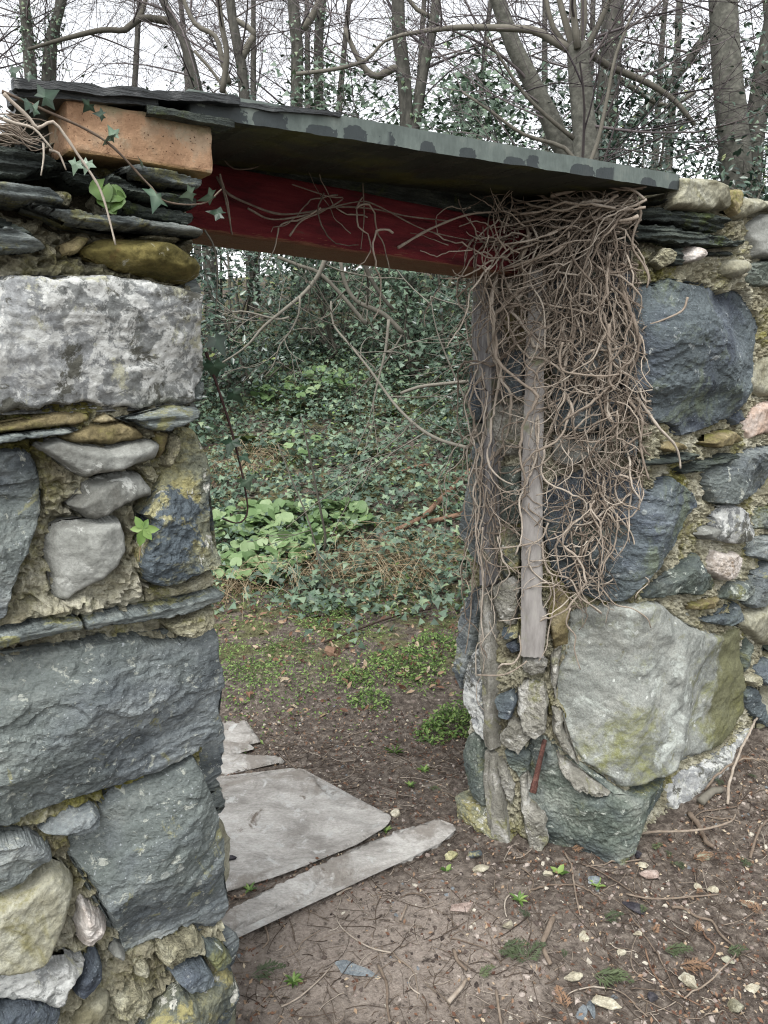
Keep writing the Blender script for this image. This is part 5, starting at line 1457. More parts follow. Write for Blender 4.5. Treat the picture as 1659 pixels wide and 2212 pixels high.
for pts, w, mt, lb, kw in [
    (G4((205, 735), (165, 830), (140, 900), (150, 960), (190, 1040)), 14, 'twig', 'short thick bent pale stick on the soil', {}),
    (G4((1010, 635), (1080, 640), (1180, 705), (1280, 735), (1330, 820), (1425, 915)), 7, 'twig', 'long pale root curving down across dark soil', {}),
    (G4((775, 155), (870, 175), (1000, 210), (1150, 230), (1280, 205), (1400, 130), (1440, 20)), 6.5, 'twig', 'white root arching over the litter at the wall foot', dict(arch=0.04)),
    (G4((1535, 330), (1560, 260), (1610, 170), (1680, 60)), 7, 'twig', 'pale forked root standing off the soil at the right edge', dict(arch=0.03)),
    (G4((1090, 1255), (1250, 1180), (1360, 1090), (1430, 1000), (1460, 900)), 4, 'twig', 'long thin pale twig bowed over the soil, lower right', dict(arch=0.02)),
    (G4((700, 550), (850, 585), (1000, 590), (1150, 585), (1320, 575)), 4.5, 'twig', 'straight pale runner lying level across the litter', {}),
    (G4((60, 525), (250, 492), (380, 500), (480, 545), (560, 590)), 5, 'twig', 'pale twig from the path side toward the sprouts', {}),
    (G4((285, 275), (330, 370), (345, 480), (365, 600), (390, 710)), 5, 'twig', 'slender upright-lying twig pointing from the jamb to the camera', {}),
    (G4((720, 690), (790, 790), (900, 940), (990, 1100), (1040, 1200)), 4, 'twig', 'red-brown runner crossing the middle of the litter', {}),
    (G4((830, 920), (870, 1050), (960, 1180), (1060, 1230), (1200, 1300)), 4, 'logs', 'reddish runner sweeping down to the bottom', {}),
    (G4((1215, 790), (1260, 870), (1300, 920), (1270, 990), (1180, 1060)), 4.5, 'logs', 'hooked orange runner at right of the sprigs', {}),
    (E8((520, 945), (545, 1000), (548, 1060), (555, 1110)), 8, 'twig', 'pale stick running out of the bottom edge', {}),
    (E8((865, 1020), (872, 1075), (880, 1115)), 8, 'twig', 'stubby pale stick at the bottom edge, middle', {}),
    (E8((725, 1055), (760, 1020), (778, 995)), 12, 'twig', 'short broken grey stick near the bottom', {}),
    (E8((740, 905), (752, 935), (780, 965)), 10, 'twig', 'short brown stick on the path below the flat chip', {}),
    (E8((175, 800), (195, 840), (200, 870), (185, 890)), 6, 'twig', 'white twig beside the threshold slab', {}),
    (E8((585, 815), (598, 785), (606, 765)), 7, 'twig', 'little straight stick on the dusty path', {}),
    (E8((400, 735), (425, 722), (445, 715)), 7, 'twig', 'short stick close to the threshold slab', {}),
    (E8((30, 340), (42, 315), (48, 292)), 9, 'logs', 'orange-brown stick standing by the near jamb', dict(arch=0.02)),
    (T6((1335, 1700), (1450, 1650), (1540, 1620), (1680, 1585)), 6, 'twig', 'straight white root slanting up beside the wall foot', dict(arch=0.06)),
    (T6((1450, 1790), (1460, 1700), (1560, 1520), (1590, 1420), (1650, 1370)), 7, 'twig', 'thick white root hooping up at the right edge', dict(arch=0.10)),
    (T6((1250, 1830), (1300, 1900), (1340, 1990), (1380, 2010)), 14, 'twig', 'knobbly pale root lump by the wall foot', {}),
    (T6((1310, 1780), (1360, 1730), (1420, 1710)), 22, 'bare', 'short thick dark stick under the wall foot', {}),
]:
    ground_stick(pts, w, mt, lb, **kw)
rg = np.random.default_rng(77)
xs, ys_ = scatter(150, -0.6, 1.95, 1.0, 2.5, rg, 0.0)
for a, b in list(zip(xs, ys_))[:70]:
    p = ground_path(a, b, rg.uniform(0, 6.28), rg.uniform(0.08, 0.26), rg, 0.5, n=12)
    z = ground_z(p[:, 0], p[:, 1]); t = np.linspace(0, 1, 12)
    r = rg.uniform(0.0012, 0.0027)
    z = np.maximum(z, z[0] * (1 - t) + z[-1] * t) + r + 0.003
    V, F = tube(np.c_[p, z], r * np.linspace(1, 0.55, 12), 5)
    tag(obj('dry_twig', mesh_np('dry_twig', V, F, True, np.full(len(V), rg.uniform(0.2, 1.0))), MAT['twig'], recentre=True), 'slender dry twig among the litter on the soil before the wall', 'twig', 'slender twigs on the soil')

# ---- cypress sprigs, green and orange
def sprig_mesh(seed, L=0.07):
    rg = np.random.default_rng(seed)
    parts = []
    def blade(p, d, l, w):
        n = np.array([-d[1], d[0], 0])
        V = np.array([p, p + d * l * 0.45 + n * w, p + d * l, p + d * l * 0.45 - n * w]) + rg.normal(0, 0.0006, (4, 3))
        parts.append((V, np.array([[0, 1, 2], [0, 2, 3]])))
    for k in range(11):
        t = k / 10
        p = np.array([L * t, 0.008 * math.sin(2 * t), 0.006 * math.sin(3 * t)])
        for s in (-1, 1):
            a = s * rg.uniform(0.5, 0.8)
            l = (0.034 * (1 - t) + 0.010) * rg.uniform(0.7, 1.1)
            d = np.array([math.cos(a), math.sin(a), rg.normal(0.1, 0.15)])
            blade(p, d, l, 0.0022)
            for s2 in (-1, 1):
                q = p + d * l * 0.4
                a2 = a + s2 * 0.6
                blade(q, np.array([math.cos(a2), math.sin(a2), rg.normal(0.1, 0.2)]), l * 0.5, 0.0018)
    blade(np.zeros(3), np.array([1, 0.05, 0.05]), L, 0.0014)
    return merge(parts)
SPRIG = [sprig_mesh(k) for k in range(4)]
def sprig(x, y, a, s, tint, label, group, k):
    V, F = SPRIG[k % 4]
    c, q = math.cos(a), math.sin(a)
    V = (V * s * 0.8) @ np.array([[c, q, 0], [-q, c, 0], [0, 0, 1]])
    V = V + np.array([0, 0, 1]) * (0.006 + np.abs(V[:, 0:1]) * 0.05 + 0.004)
    o = obj('cypress_sprig', mesh_np('cypress_sprig', V, F, False, np.full(len(V), tint)), MAT['cyp'], loc=(x, y, float(ground_z(x, y)[0])))
    return tag(o, label, 'sprig', group)
for k, (pp, a, s, tint, lb) in enumerate([
    (G4((480, 1120)), -0.35, 1.5, 0.3, 'large fresh green cypress sprig at the foreground'),
    (G4((960, 940)), -0.1, 1.15, 0.25, 'green cypress sprig right of the red runner'),
    (G4((30, 1030)), 0.6, 1.2, 0.15, 'dark green cypress sprig left of the thick bent stick'),
    (G4((1060, 1030)), -0.3, 1.2, 0.8, 'orange withered cypress spray inside the hooked runner'),
    (G4((330, 270)), -0.1, 0.9, 0.9, 'orange cypress spray lying at the foot of the jamb'),
    (G4((1150, 330)), 0.1, 1.1, 0.75, 'orange cypress spray above the square stone'),
    (G4((870, 245)), 0.1, 0.7, 0.42, 'small yellow-green cypress tip beside the white root'),
    (G4((550, 740)), 0.2, 1.0, 0.15, 'dark green cypress tuft in the middle of the litter'),
    (G4((1380, 960)), 0.0, 0.9, 0.2, 'green cypress tip by the bowed thin twig'),
    (G4((1620, 720)), 2.2, 1.0, 0.8, 'orange cypress spray at the right edge'),
    (G4((300, 1340)), 1.6, 1.0, 0.85, 'orange cypress needles beside the broad slate shard'),
    (E8((150, 980)), 0.2, 1.4, 0.2, 'green cypress sprig at the near wall foot, bottom left'),
    (E8((880, 905)), 0.1, 1.2, 0.22, 'green cypress sprig left of the thick bent stick top'),
    (E8((960, 935)), 2.8, 1.2, 0.18, 'dull green cypress sprig under the rounded pale stone'),
]):
    p = gpt(*pp[0])
    sprig(p[0], p[1], a, s, tint, lb, 'cypress sprigs on the soil', k)
rg = np.random.default_rng(78)
xs, ys_ = scatter(130, 0.1, 2.0, 1.0, 2.5, rg, 0.0)
for k, (a, b) in enumerate(list(zip(xs, ys_))[:64]):
    gsp = rg.random() < 0.55
    sprig(a, b, rg.uniform(0, 6.28), rg.uniform(0.35, 0.85), rg.uniform(0, 0.45) if gsp else rg.uniform(0.6, 1.0), 'little green cypress tip strewn on the soil before the far wall' if gsp else 'little withered orange cypress tip strewn on the soil before the far wall', 'cypress sprigs on the soil', k)

# ------------------------------------------------------------------ packing between beam and slab
zb_slab = float(q1[1]) - TH
zt_beam = [float((s0 + [0, 0, BH])[2]), float((s1 + [0, 0, BH])[2])]
pk = []
for (P, zt) in ((s0, zt_beam[0]), (s1, zt_beam[1])):
    for dn in (0.012, 0.16):
        xy = P[:2] - NW * dn
        pk.append([*xy, zt - 0.004]); pk.append([*xy, zb_slab + 0.006])
pk = np.array(pk)
Fp = [np.array([[0, 4, 5, 1], [2, 3, 7, 6], [0, 1, 3, 2], [4, 6, 7, 5], [1, 5, 7, 3], [0, 2, 6, 4]])]
tag(obj('packing_slate', mesh_np('packing_slate', pk, Fp, False), MAT['slate_dark'], recentre=True), 'dark slate packing between the red beam and the slab above', 'slate')

# ------------------------------------------------------------------ dead ivy hanging over the far jamb
IVY = thing('dead_ivy', 'tangled curtain of dead bare ivy stems hanging over the far door jamb', 'vine', (*PF, 0))
stems = []                                     # (points, radii)
rg = np.random.default_rng(42)
def walk(surf, u, v, ang, n, h0, rg, wander=0.30, step=0.012, pull=-math.pi / 2, grip=0.06, lim=None, hmin=0.004):
    pts = []
    k, hh = rg.normal(0, 0.15), h0
    hv = 0.0
    for _ in range(n):
        pts.append((u, v, hh))
        dlt = (pull - ang + math.pi) % (2 * math.pi) - math.pi
        k = 0.72 * k + rg.normal(0, wander) * 0.6
        ang += k + grip * dlt + (rg.normal(0, 0.55) if rg.random() < 0.10 else 0)
        u += math.cos(ang) * step
        v += math.sin(ang) * step
        hv = 0.8 * hv + rg.normal(0, 0.0022) + (h0 - hh) * 0.03
        hh = max(hmin, hh + hv)
        if lim and not lim(u, v): break
    p = np.array(pts)
    p[:, :2] += rg.normal(0, 0.0009, (len(p), 2))
    return surf.point(p[:, 0], p[:, 1], p[:, 2]) if len(p) > 3 else None
def add_stem(P, r, taper=0.55):
    if P is None: return
    t = np.linspace(0, 1, len(P))
    stems.append((P, r * (1 - (1 - taper) * t) * (1 + 0.15 * np.sin(t * 40 + r * 9999))))
vtop = float(SR.px([(1370, 425)])[0, 1])
def env(v):
    """how far the mass reaches at a height: (u min, u max, thickness)"""
    z = np.array([0.70, 0.95, 1.10, 1.22, 1.35, 1.55, 1.75, 1.86])
    return (np.interp(v, z, [-0.42, -0.50, -0.52, -0.53, -0.54, -0.54, -0.55, -0.50]),
            np.interp(v, z, [-0.10, -0.08, -0.05, -0.04, -0.04, -0.075, -0.10, -0.10]),
            np.interp(v, z, [0.012, 0.022, 0.035, 0.05, 0.06, 0.06, 0.065, 0.05]))
def lim(u, v):
    if v > vtop + 0.01 or v < 0.42: return False
    a, b, _ = env(v)
    return a - 0.05 < u < b + 0.025
# thick mass
for k in range(760):
    v = 1.06 + (vtop - 1.08) * rg.random() ** 0.6
    a, b, th = env(v)
    if rg.random() < 0.55:
        u = b - abs(rg.normal(0, 0.11))
    else:
        u = rg.uniform(a, b)
    if rg.random() < 0.85 and -0.31 < u < -0.205 and v < 1.66: continue        # the grey board shows through
    if rg.random() < (0.8 if u < -0.33 else 0.55) and u < -0.205 and v < 1.66: continue                 # thinner over the post
    if rg.random() < 0.45 and -0.21 < u < -0.13 and v < 1.4: continue
    h = th * rg.random() ** 0.8 + 0.006
    ang = -math.pi / 2 + rg.normal(0, 0.6) if rg.random() < 0.76 else rg.choice([0, math.pi]) + rg.normal(0, 0.5)
    if v < 1.6 and -0.36 < u < -0.15: h = min(h, 0.03)
    add_stem(walk(SR, u, v, ang, int(rg.integers(12, 50)), h, rg, 0.20, grip=0.09 if rg.random() < 0.75 else 0.0, lim=lim), (0.0005 + 0.0004 * rg.random()) if rg.random() < 0.3 else 0.0008 + 0.0034 * rg.random() ** 2.6)
# a few stout main stems
for k in range(16):
    u = rg.choice([rg.normal(-0.13, 0.03), rg.normal(-0.42, 0.05), rg.uniform(-0.4, -0.1)])
    add_stem(walk(SR, u, vtop - rg.uniform(0.0, 0.25), -math.pi / 2 + rg.normal(0, 0.2), int(rg.integers(40, 75)), rg.uniform(0.015, 0.06), rg, 0.12, grip=0.15, lim=lim), rg.uniform(0.004, 0.0062), 0.45)
# stems hanging lower, in the open
for k in range(120):
    v = rg.uniform(0.95, 1.22)
    u = rg.choice([rg.normal(-0.10, 0.05), rg.normal(-0.16, 0.03), rg.uniform(-0.5, -0.36), rg.uniform(-0.36, -0.02)])
    add_stem(walk(SR, u, v, -math.pi / 2 + rg.normal(0, 0.4), int(rg.integers(12, 36)), rg.uniform(0.012, 0.05), rg, 0.26, grip=0.12, lim=lim), 0.0012 + 0.0016 * rg.random())
# stems down the post
for k in range(24):
    v = rg.uniform(0.75, 1.6)
    add_stem(walk(SR, rg.normal(-0.47, 0.03), v, -math.pi / 2 + rg.normal(0, 0.25), int(rg.integers(14, 44)), rg.uniform(0.03, 0.05), rg, 0.18, grip=0.25, lim=lambda u, v: v > 0.35), 0.0012 + 0.0018 * rg.random())
# swags over the top, running from the corner under the slab toward the beam
for k in range(90):
    u = rg.uniform(-0.20, -0.07)
    v = vtop - abs(rg.normal(0, 0.05))
    add_stem(walk(SR, u, v, math.pi + rg.normal(0.18, 0.22), int(rg.integers(18, 48)), rg.uniform(0.03, 0.10), rg, 0.12, pull=math.pi + 0.5, grip=0.05, lim=lambda u, v: u > -0.56 and v < vtop + 0.01), 0.0016 + 0.003 * rg.random() ** 2)
# stems across the beam
ub = lambda x, y: SBEAM.px([(x, y)])[0]
for k in range(62):
    x = 1120 - abs(rg.normal(0, 80)) if k < 54 else rg.uniform(640, 900)
    u, v = ub(x, 470 + rg.uniform(-20, 110) + (x - 1000) * 0.1)
    add_stem(walk(SBEAM, u, v, math.pi + rg.normal(0, 0.8) if rg.random() < 0.7 else rg.uniform(0, 6.28), int(rg.integers(8, 26)), rg.uniform(0.012, 0.07), rg, 0.22, step=0.013, pull=math.pi + 0.2, grip=0.03,
        lim=lambda u, v: v < zb_slab - 0.005 and v > 1.5), 0.0012 + 0.0016 * rg.random())
# stems traced from the photograph
def traced(surf, pts, w_px, h=0.03, h1=None):
    q = surf.px(pts)
    hh = np.linspace(h, h if h1 is None else h1, len(q))
    P = surf.point(q[:, 0], q[:, 1], hh)
    d = np.linalg.norm(P[0] - [0, 0, EYE])
    add_stem(smooth_path(P, step=0.01), w_px * d / FPX / 2, 0.6)
for pts, w, h in [
    (T5((1172, 665), (1150, 730), (1090, 780), (1030, 805), (1000, 835)), 5, 0.04),
    (T5((975, 1170), (1020, 1230), (1060, 1320), (1110, 1410), (1135, 1480), (1140, 1530)), 7, 0.04),
    (T5((930, 1180), (985, 1250), (1000, 1300), (990, 1400), (1005, 1500), (1020, 1580)), 7, 0.05),
    (T5((830, 800), (830, 900), (840, 1000), (830, 1080), (860, 1130)), 9, 0.07),
    (T6((790, 150), (830, 220), (880, 270), (950, 360), (970, 450), (990, 560), (1013, 605), (975, 660), (965, 690)), 4, 0.03),
    (T6((500, 400), (505, 480), (540, 560), (640, 590), (690, 680), (760, 730), (800, 760)), 5, 0.035),
    (T6((690, 330), (700, 400), (680, 520), (690, 640), (740, 720), (800, 770)), 4, 0.03),
    (T6((560, 360), (640, 470), (720, 560), (800, 640), (870, 720), (950, 740), (1000, 790), (1013, 840)), 4.5, 0.03),
    (T6((530, 300), (480, 390), (350, 430), (240, 440)), 4.5, 0.045),
    (T6((215, 1085), (330, 1075), (400, 1020), (420, 1000)), 4.5, 0.04),
    (T6((305, 1055), (320, 1030), (360, 1020), (390, 960), (385, 880)), 5, 0.03),
    (T6((215, 260), (210, 420), (190, 600), (180, 760), (165, 900), (150, 980)), 4, 0.04),
    (T6((250, 330), (240, 480), (250, 620), (240, 800), (250, 900), (215, 940), (212, 1090)), 4, 0.045),
    (T6((640, 720), (620, 800), (665, 860), (660, 930), (690, 1030)), 4, 0.06),
    (T6((545, 560), (560, 700), (530, 860), (520, 940), (480, 1010)), 4, 0.03),
    (T5((540, 175), (640, 150), (740, 120), (870, 125), (950, 150), (1000, 190)), 8, 0.09),
    (T5((580, 130), (700, 120), (800, 125), (900, 145), (1010, 128)), 7, 0.09),
    (T5((370, 330), (470, 290), (600, 240), (700, 200), (760, 185)), 7, 0.09),
    (T5((440, 250), (480, 380), (460, 480), (450, 590), (490, 680), (510, 760), (512, 930)), 5, 0.07),
    (T5((960, 160), (990, 250), (960, 330), (950, 420), (1000, 500), (1030, 570), (1020, 620)), 6, 0.06),
    (T5((780, 250), (750, 370), (720, 480), (690, 580), (680, 690)), 6, 0.09),
    (T5((600, 890), (585, 960), (600, 1030), (680, 1050), (800, 1060), (880, 1050)), 6, 0.08),
]:
    traced(SR, pts, w, h)
for pts, w, h in [
    ([(458, 385), (480, 420), (530, 445), (590, 465), (650, 462), (720, 450), (800, 455), (870, 470), (960, 480)], 5, 0.02),
    ([(520, 455), (570, 478), (640, 470), (690, 455), (760, 440), (800, 450), (900, 500), (1010, 525)], 4, 0.03),
    ([(615, 512), (640, 480), (680, 462), (730, 432), (700, 428), (620, 402)], 4, 0.02),
    ([(830, 540), (900, 500), (980, 470), (1060, 462), (1130, 450)], 6, 0.05),
    ([(772, 400), (775, 470), (768, 540)], 3, 0.02), ([(452, 330), (490, 370), (545, 362), (500, 320)], 4, 0.03), ([(465, 380), (482, 440), (490, 505)], 4, 0.02), ([(455, 390), (470, 450), (482, 512)], 4, 0.04),
]:
    traced(SBEAM, pts, w, h)
stems.sort(key=lambda s: -float(np.mean(s[1])) * len(s[0]))
for P, r in stems[:300]:
    V, F = tube(P, r, 6)
    obj('stem', mesh_np('stem', V, F, True, np.full(len(V), rg.uniform(0.25, 0.95))), MAT['vine'], IVY, recentre=True)
parts, tints = [], []
for P, r in stems[300:]:
    V, F = tube(P, r, 4 if r[0] > 0.0014 else 3, False)
    parts.append((V, F)); tints.append(np.full(len(V), rg.uniform(0.05, 0.9)))
V, F = merge(parts)
o = obj('thin_stems', mesh_np('thin_stems', V, F, True, np.concatenate(tints)), MAT['vine'], IVY)
o['kind'] = 'stuff'

# ------------------------------------------------------------------ leaf shapes
def ivy_template():
    a = np.array([-90, -58, -30, 5, 38, 68, 90, 112, 142, 175, 210, 238]) * math.pi / 180
    r = np.array([0.15, 0.62, 0.45, 0.85, 0.46, 0.62, 1.15, 0.62, 0.46, 0.85, 0.45, 0.62])
    a[1:3] += 0; 
    V = [[0, 0.0, 0.05]]
    for q, w in zip(a, r): V.append([w * math.cos(q), w * math.sin(q) , -0.10 * w * w + 0.04 * math.sin(3 * q)])
    n = len(a)
    return np.array(V), np.array([[0, 1 + i, 1 + (i + 1) % n] for i in range(n)])
IVY_T = ivy_template()
IVY_S = (np.array([[0, -0.35, 0.0], [0.62, -0.30, -0.05], [0.30, 0.22, 0.04], [0, 0.95, -0.10], [-0.30, 0.22, 0.04], [-0.62, -0.30, -0.05]]), np.array([[0, 1, 2], [0, 2, 4], [2, 3, 4], [0, 4, 5]]))
OVAL = (np.array([[0, 0, 0], [0.24, 0.35, 0.06], [0.18, 0.72, 0.05], [0, 1.05, -0.08], [-0.18, 0.72, 0.05], [-0.24, 0.35, 0.06], [0, 0.5, -0.03]]), np.array([[0, 1, 6], [1, 2, 6], [2, 3, 6], [3, 4, 6], [4, 5, 6], [5, 0, 6]]))
OVAL_S = (np.array([[0, 0, 0], [0.26, 0.5, 0.06], [0, 1.0, -0.06], [-0.26, 0.5, 0.06]]), np.array([[0, 1, 2], [0, 2, 3]]))
def leaf_cloud(tmpl, pos, nrm, spin, size, tint):
    V, F = instance_np(tmpl[0], [tmpl[1]], pos, rot_from_axes(nrm, spin), size)
    return V, F, np.repeat(tint, len(tmpl[0]))

# ------------------------------------------------------------------ ground cover beyond the doorway
def cover(name, label, cat, n, x0, x1, y0, y1, tmpl, s0, s1, mat, dens, seed, lift=(0.0, 0.12), tilt=0.5, tintp=1.0, smooth=False):
    rg = np.random.default_rng(seed)
    x, y = rg.uniform(x0, x1, n), y0 + (y1 - y0) * rg.random(n) ** 1.15
    d = dens(x, y)
    k = (rg.random(n) < d) & ~in_wall(x, y) & ~on_flag(x, y)
    x, y = x[k], y[k]
    N = len(x)
    hl = lift[0] + (lift[1] - lift[0]) * (rg.random(N) ** 1.5) * np.clip(1 + 1.6 * fbm(P3(x * 2.3, y * 2.3, seed), 3, seed), 0.15, 2)
    z = ground_z(x, y) + hl
    nr = np.c_[rg.normal(0, tilt, N), rg.normal(-0.25, tilt, N), np.ones(N)]
    V, F, t = leaf_cloud(tmpl, np.c_[x, y, z], nr, rg.uniform(0, 6.28, N), rg.uniform(s0, s1, N), np.clip(rg.random(N) ** tintp, 0, 1))
    return tag(obj(name, mesh_np(name, V, F, smooth, t), MAT[mat]), label, cat, kind='stuff')
def dens_ivy(x, y):
    e = 4.0 - 0.42 * x + 0.5 * fbm(P3(x * 1.5, y * 1.5, 3.0), 3, 90)
    base = sstep(e - 0.5, e + 0.5, y)
    patch = 0.78 + 0.5 * fbm(P3(x * 1.9, y * 1.9, 5.0), 3, 91)
    return np.clip(base * patch, 0, 1)
cover('ivy_ground_cover', 'dark green ivy carpeting the bank beyond the doorway', 'ivy', 78000, -5.2, 2.6, 2.9, 10.0, IVY_S, 0.022, 0.046, 'ivy', dens_ivy, 31, (0.0, 0.16), 0.55, 1.4)
HC = gpt(600, 1190)
def dens_big(x, y):
    return dens_ivy(x, y) * np.clip(1.6 * fbm(P3(x * 1.3, y * 1.3, 15.0), 3, 93) + 0.25, 0, 1) * (1 - np.exp(-(((x - HC[0]) / 0.75) ** 2 + ((y - HC[1]) / 0.6) ** 2) ** 2))
cover('ivy_masses', 'larger ivy leaves in loose masses over the bank', 'ivy', 26000, -3.2, 2.2, 3.9, 9.0, IVY_T, 0.030, 0.050, 'ivy', dens_big, 34, (0.06, 0.20), 0.6, 1.5)
def dens_moss(x, y):
    return np.clip(0.36 + 0.9 * fbm(P3(x * 2.4, y * 2.4, 8.0), 3, 95), 0, 1) * sstep(2.55, 3.3, y + 0.25 * fbm(P3(x * 3, y * 3, 1.0), 2, 9)) * (1 - sstep(4.5, 5.0, y)) * 1.4
cover('moss_weeds', 'low mossy weeds on the path beyond the doorway', 'weeds', 42000, -1.6, 1.1, 2.4, 4.9, OVAL_S, 0.008, 0.020, 'weed', dens_moss, 32, (0.0, 0.03), 0.6)
def dens_dead(x, y): return np.clip(0.35 + 0.6 * fbm(P3(x * 2, y * 2, 12.0), 3, 97), 0, 1) * sstep(2.6, 3.4, y)
cover('leaf_litter', 'brown dead leaves on the path and lower bank', 'leaves', 8500, -2.0, 1.4, 2.5, 6.0, OVAL, 0.020, 0.045, 'dead', dens_dead, 33, (0.004, 0.03), 0.55)
def dens_soft(x, y):
    return np.clip(0.05 + 1.2 * fbm(P3(x * 1.6, y * 1.6, 25.0), 3, 99), 0, 1) * sstep(4.0, 4.6, y)
cover('bank_weeds', 'soft light green weeds among the ivy of the bank', 'weeds', 16000, -3.2, 2.2, 3.9, 8.5, OVAL, 0.022, 0.042, 'weed', dens_soft, 35, (0.03, 0.16), 0.6, 0.8)
def dens_needle(x, y):
    return np.clip(0.55 + 0.9 * fbm(P3(x * 4, y * 4, 31.0), 3, 101), 0.05, 1) * (1 - 0.75 * np.exp(-(((x + 0.05) / 0.4) ** 2 + ((y - 1.6) / 0.28) ** 2)))
cover('needle_litter', 'small brown needles and leaf scraps matted over the soil', 'litter', 20000, -0.75, 2.1, 0.95, 2.9, OVAL_S, 0.006, 0.017, 'dead', dens_needle, 36, (0.0, 0.010), 0.45, 1.5)
# dry grass stalks
def straw(name, label, centres, n, L0, L1, seed, up=0.5, mat='straw'):
    rg = np.random.default_rng(seed)
    parts, tints = [], []
    for (cx, cy, rad) in centres:
        for k in range(n):
            a = rg.uniform(0, 6.28)
            x, y = cx + rad * rg.normal() * 0.5, cy + rad * rg.normal() * 0.4
            z = float(gz(x, y)) + 0.02
            L = rg.uniform(L0, L1)
            dx, dy = math.cos(a), math.sin(a)
            zz = rg.uniform(0.1, up) * L
            P = np.array([[x, y, z], [x + dx * L * 0.35, y + dy * L * 0.35, z + zz], [x + dx * L * 0.75, y + dy * L * 0.75, z + zz * 0.9], [x + dx * L, y + dy * L, z + zz * rg.uniform(0, 0.6)]])
            V, F = tube(P, np.array([1, 0.9, 0.7, 0.3]) * rg.uniform(0.0012, 0.0024), 3, False)
            parts.append((V, F)); tints.append(np.full(len(V), rg.random()))
    V, F = merge(parts)
    return tag(obj(name, mesh_np(name, V, F, True, np.concatenate(tints)), MAT[mat]), label, 'grass', kind='stuff')
def gp(px, py): return gpt(px, py)
cs = [(*gp(x, y)[:2], r) for x, y, r in [(500, 1290, 0.16), (500, 1030, 0.3), (545, 1000, 0.25), (760, 1230, 0.3), (860, 1220, 0.3), (900, 1260, 0.25), (650, 1250, 0.25)]]
straw('dry_grass', 'pale dry grass stalks lying about the lower bank', cs, 95, 0.14, 0.45, 51)

# ------------------------------------------------------------------ round-leaved patches (each leaf a piece of its plant)
def disc_leaf(seed, n=14):
    rg = np.random.default_rng(seed)
    V = [[0, -0.15, -0.10]]
    for k in range(n):
        a = -math.pi / 2 + 0.22 + (2 * math.pi - 0.44) * k / (n - 1)
        r = 1 + rg.normal(0, 0.05)
        V.append([r * math.cos(a), r * math.sin(a), 0.05 + 0.10 * math.sin(3 * a + seed) - 0.06 * abs(math.cos(a))])
    F = [[0, 1 + k, 2 + k] for k in range(n - 1)]
    return np.array(V), np.array(F)
def round_patch(name, label, spots, size, seed, hgt=0.14, cat='plant', mat='helio', stalks=True):
    rg = np.random.default_rng(seed)
    P0 = gp(*spots[0][:2])
    t = thing(name, label, cat, (P0[0], P0[1], float(gz(P0[0], P0[1]))))
    mes = []
    for k in range(6):
        V, F = disc_leaf(seed + k)
        mes.append(mesh_np('leaf', V, F, True, np.full(len(V), 0.15 + 0.14 * k)))
        mes[-1].materials.append(MAT[mat])
    parts = []
    for k, (px, py) in enumerate(spots):
        # the plant's leaves stand on stalks above the ground that lies behind them
        p = gp(px, py + 38 * rg.uniform(0.7, 1.2))
        h = hgt * rg.uniform(0.6, 1.25)
        d = ray(px, py)
        q = d * (p[1] / d[1]); q[2] += EYE
        if q[2] < p[2] + 0.03: q[2] = p[2] + 0.03
        o = bpy.data.objects.new('leaf', mes[int(rg.integers(6))])
        COL.objects.link(o)
        o.location = q
        o.rotation_euler = (rg.normal(0.35, 0.28), rg.normal(0, 0.3), rg.uniform(0, 6.28) if rg.random() < 0.5 else rg.normal(0, 0.6))
        s = size * rg.uniform(0.65, 1.2)
        o.scale = (s, s * rg.uniform(0.85, 1.05), s)
        o.parent = t
        o.matrix_parent_inverse = Matrix.Translation(-Vector(t.location))
        if stalks:
            m = (p + q) / 2 + [rg.normal(0, 0.01), rg.normal(0, 0.01), 0]
            parts.append(tube(np.array([p - [0, 0, 0.03], m, q - [0, 0, 0.003]]), np.array([0.003, 0.0026, 0.002]), 4, False))
    if parts:
        V, F = merge(parts)
        o = obj('stalks', mesh_np('stalks', V, F, True, np.full(len(V), 0.2)), MAT[mat], t)
        o['kind'] = 'stuff'
    return t
rg = np.random.default_rng(9)
def fill_px(poly, n, rg):
    A = np.array(poly, float)
    out = []
    while len(out) < n:
        c = rg.uniform(A.min(0), A.max(0), (n * 3, 2))
        c = c[inside(c, A)]
        for q in c:
            if len(out) < n: out.append((float(q[0]), float(q[1])))
    return out
round_patch('heliotrope_patch', 'clump of large round bright green leaves on the bank, just past the near jamb', fill_px([(462, 1110), (540, 1085), (640, 1078), (760, 1080), (800, 1110), (790, 1140), (720, 1165), (660, 1205), (570, 1258), (466, 1240)], 290, rg), 0.054, 3)
round_patch('heliotrope_patch', 'paler patch of round leaves higher on the ivy bank', fill_px([(540, 830), (600, 800), (700, 790), (790, 800), (780, 835), (680, 850), (560, 865)], 75, rg), 0.052, 4, 0.10)
round_patch('heliotrope_patch', 'few round leaves scattered mid bank below the fern', fill_px([(590, 935), (660, 925), (700, 960), (660, 985), (600, 970)], 14, rg), 0.045, 5, 0.10)

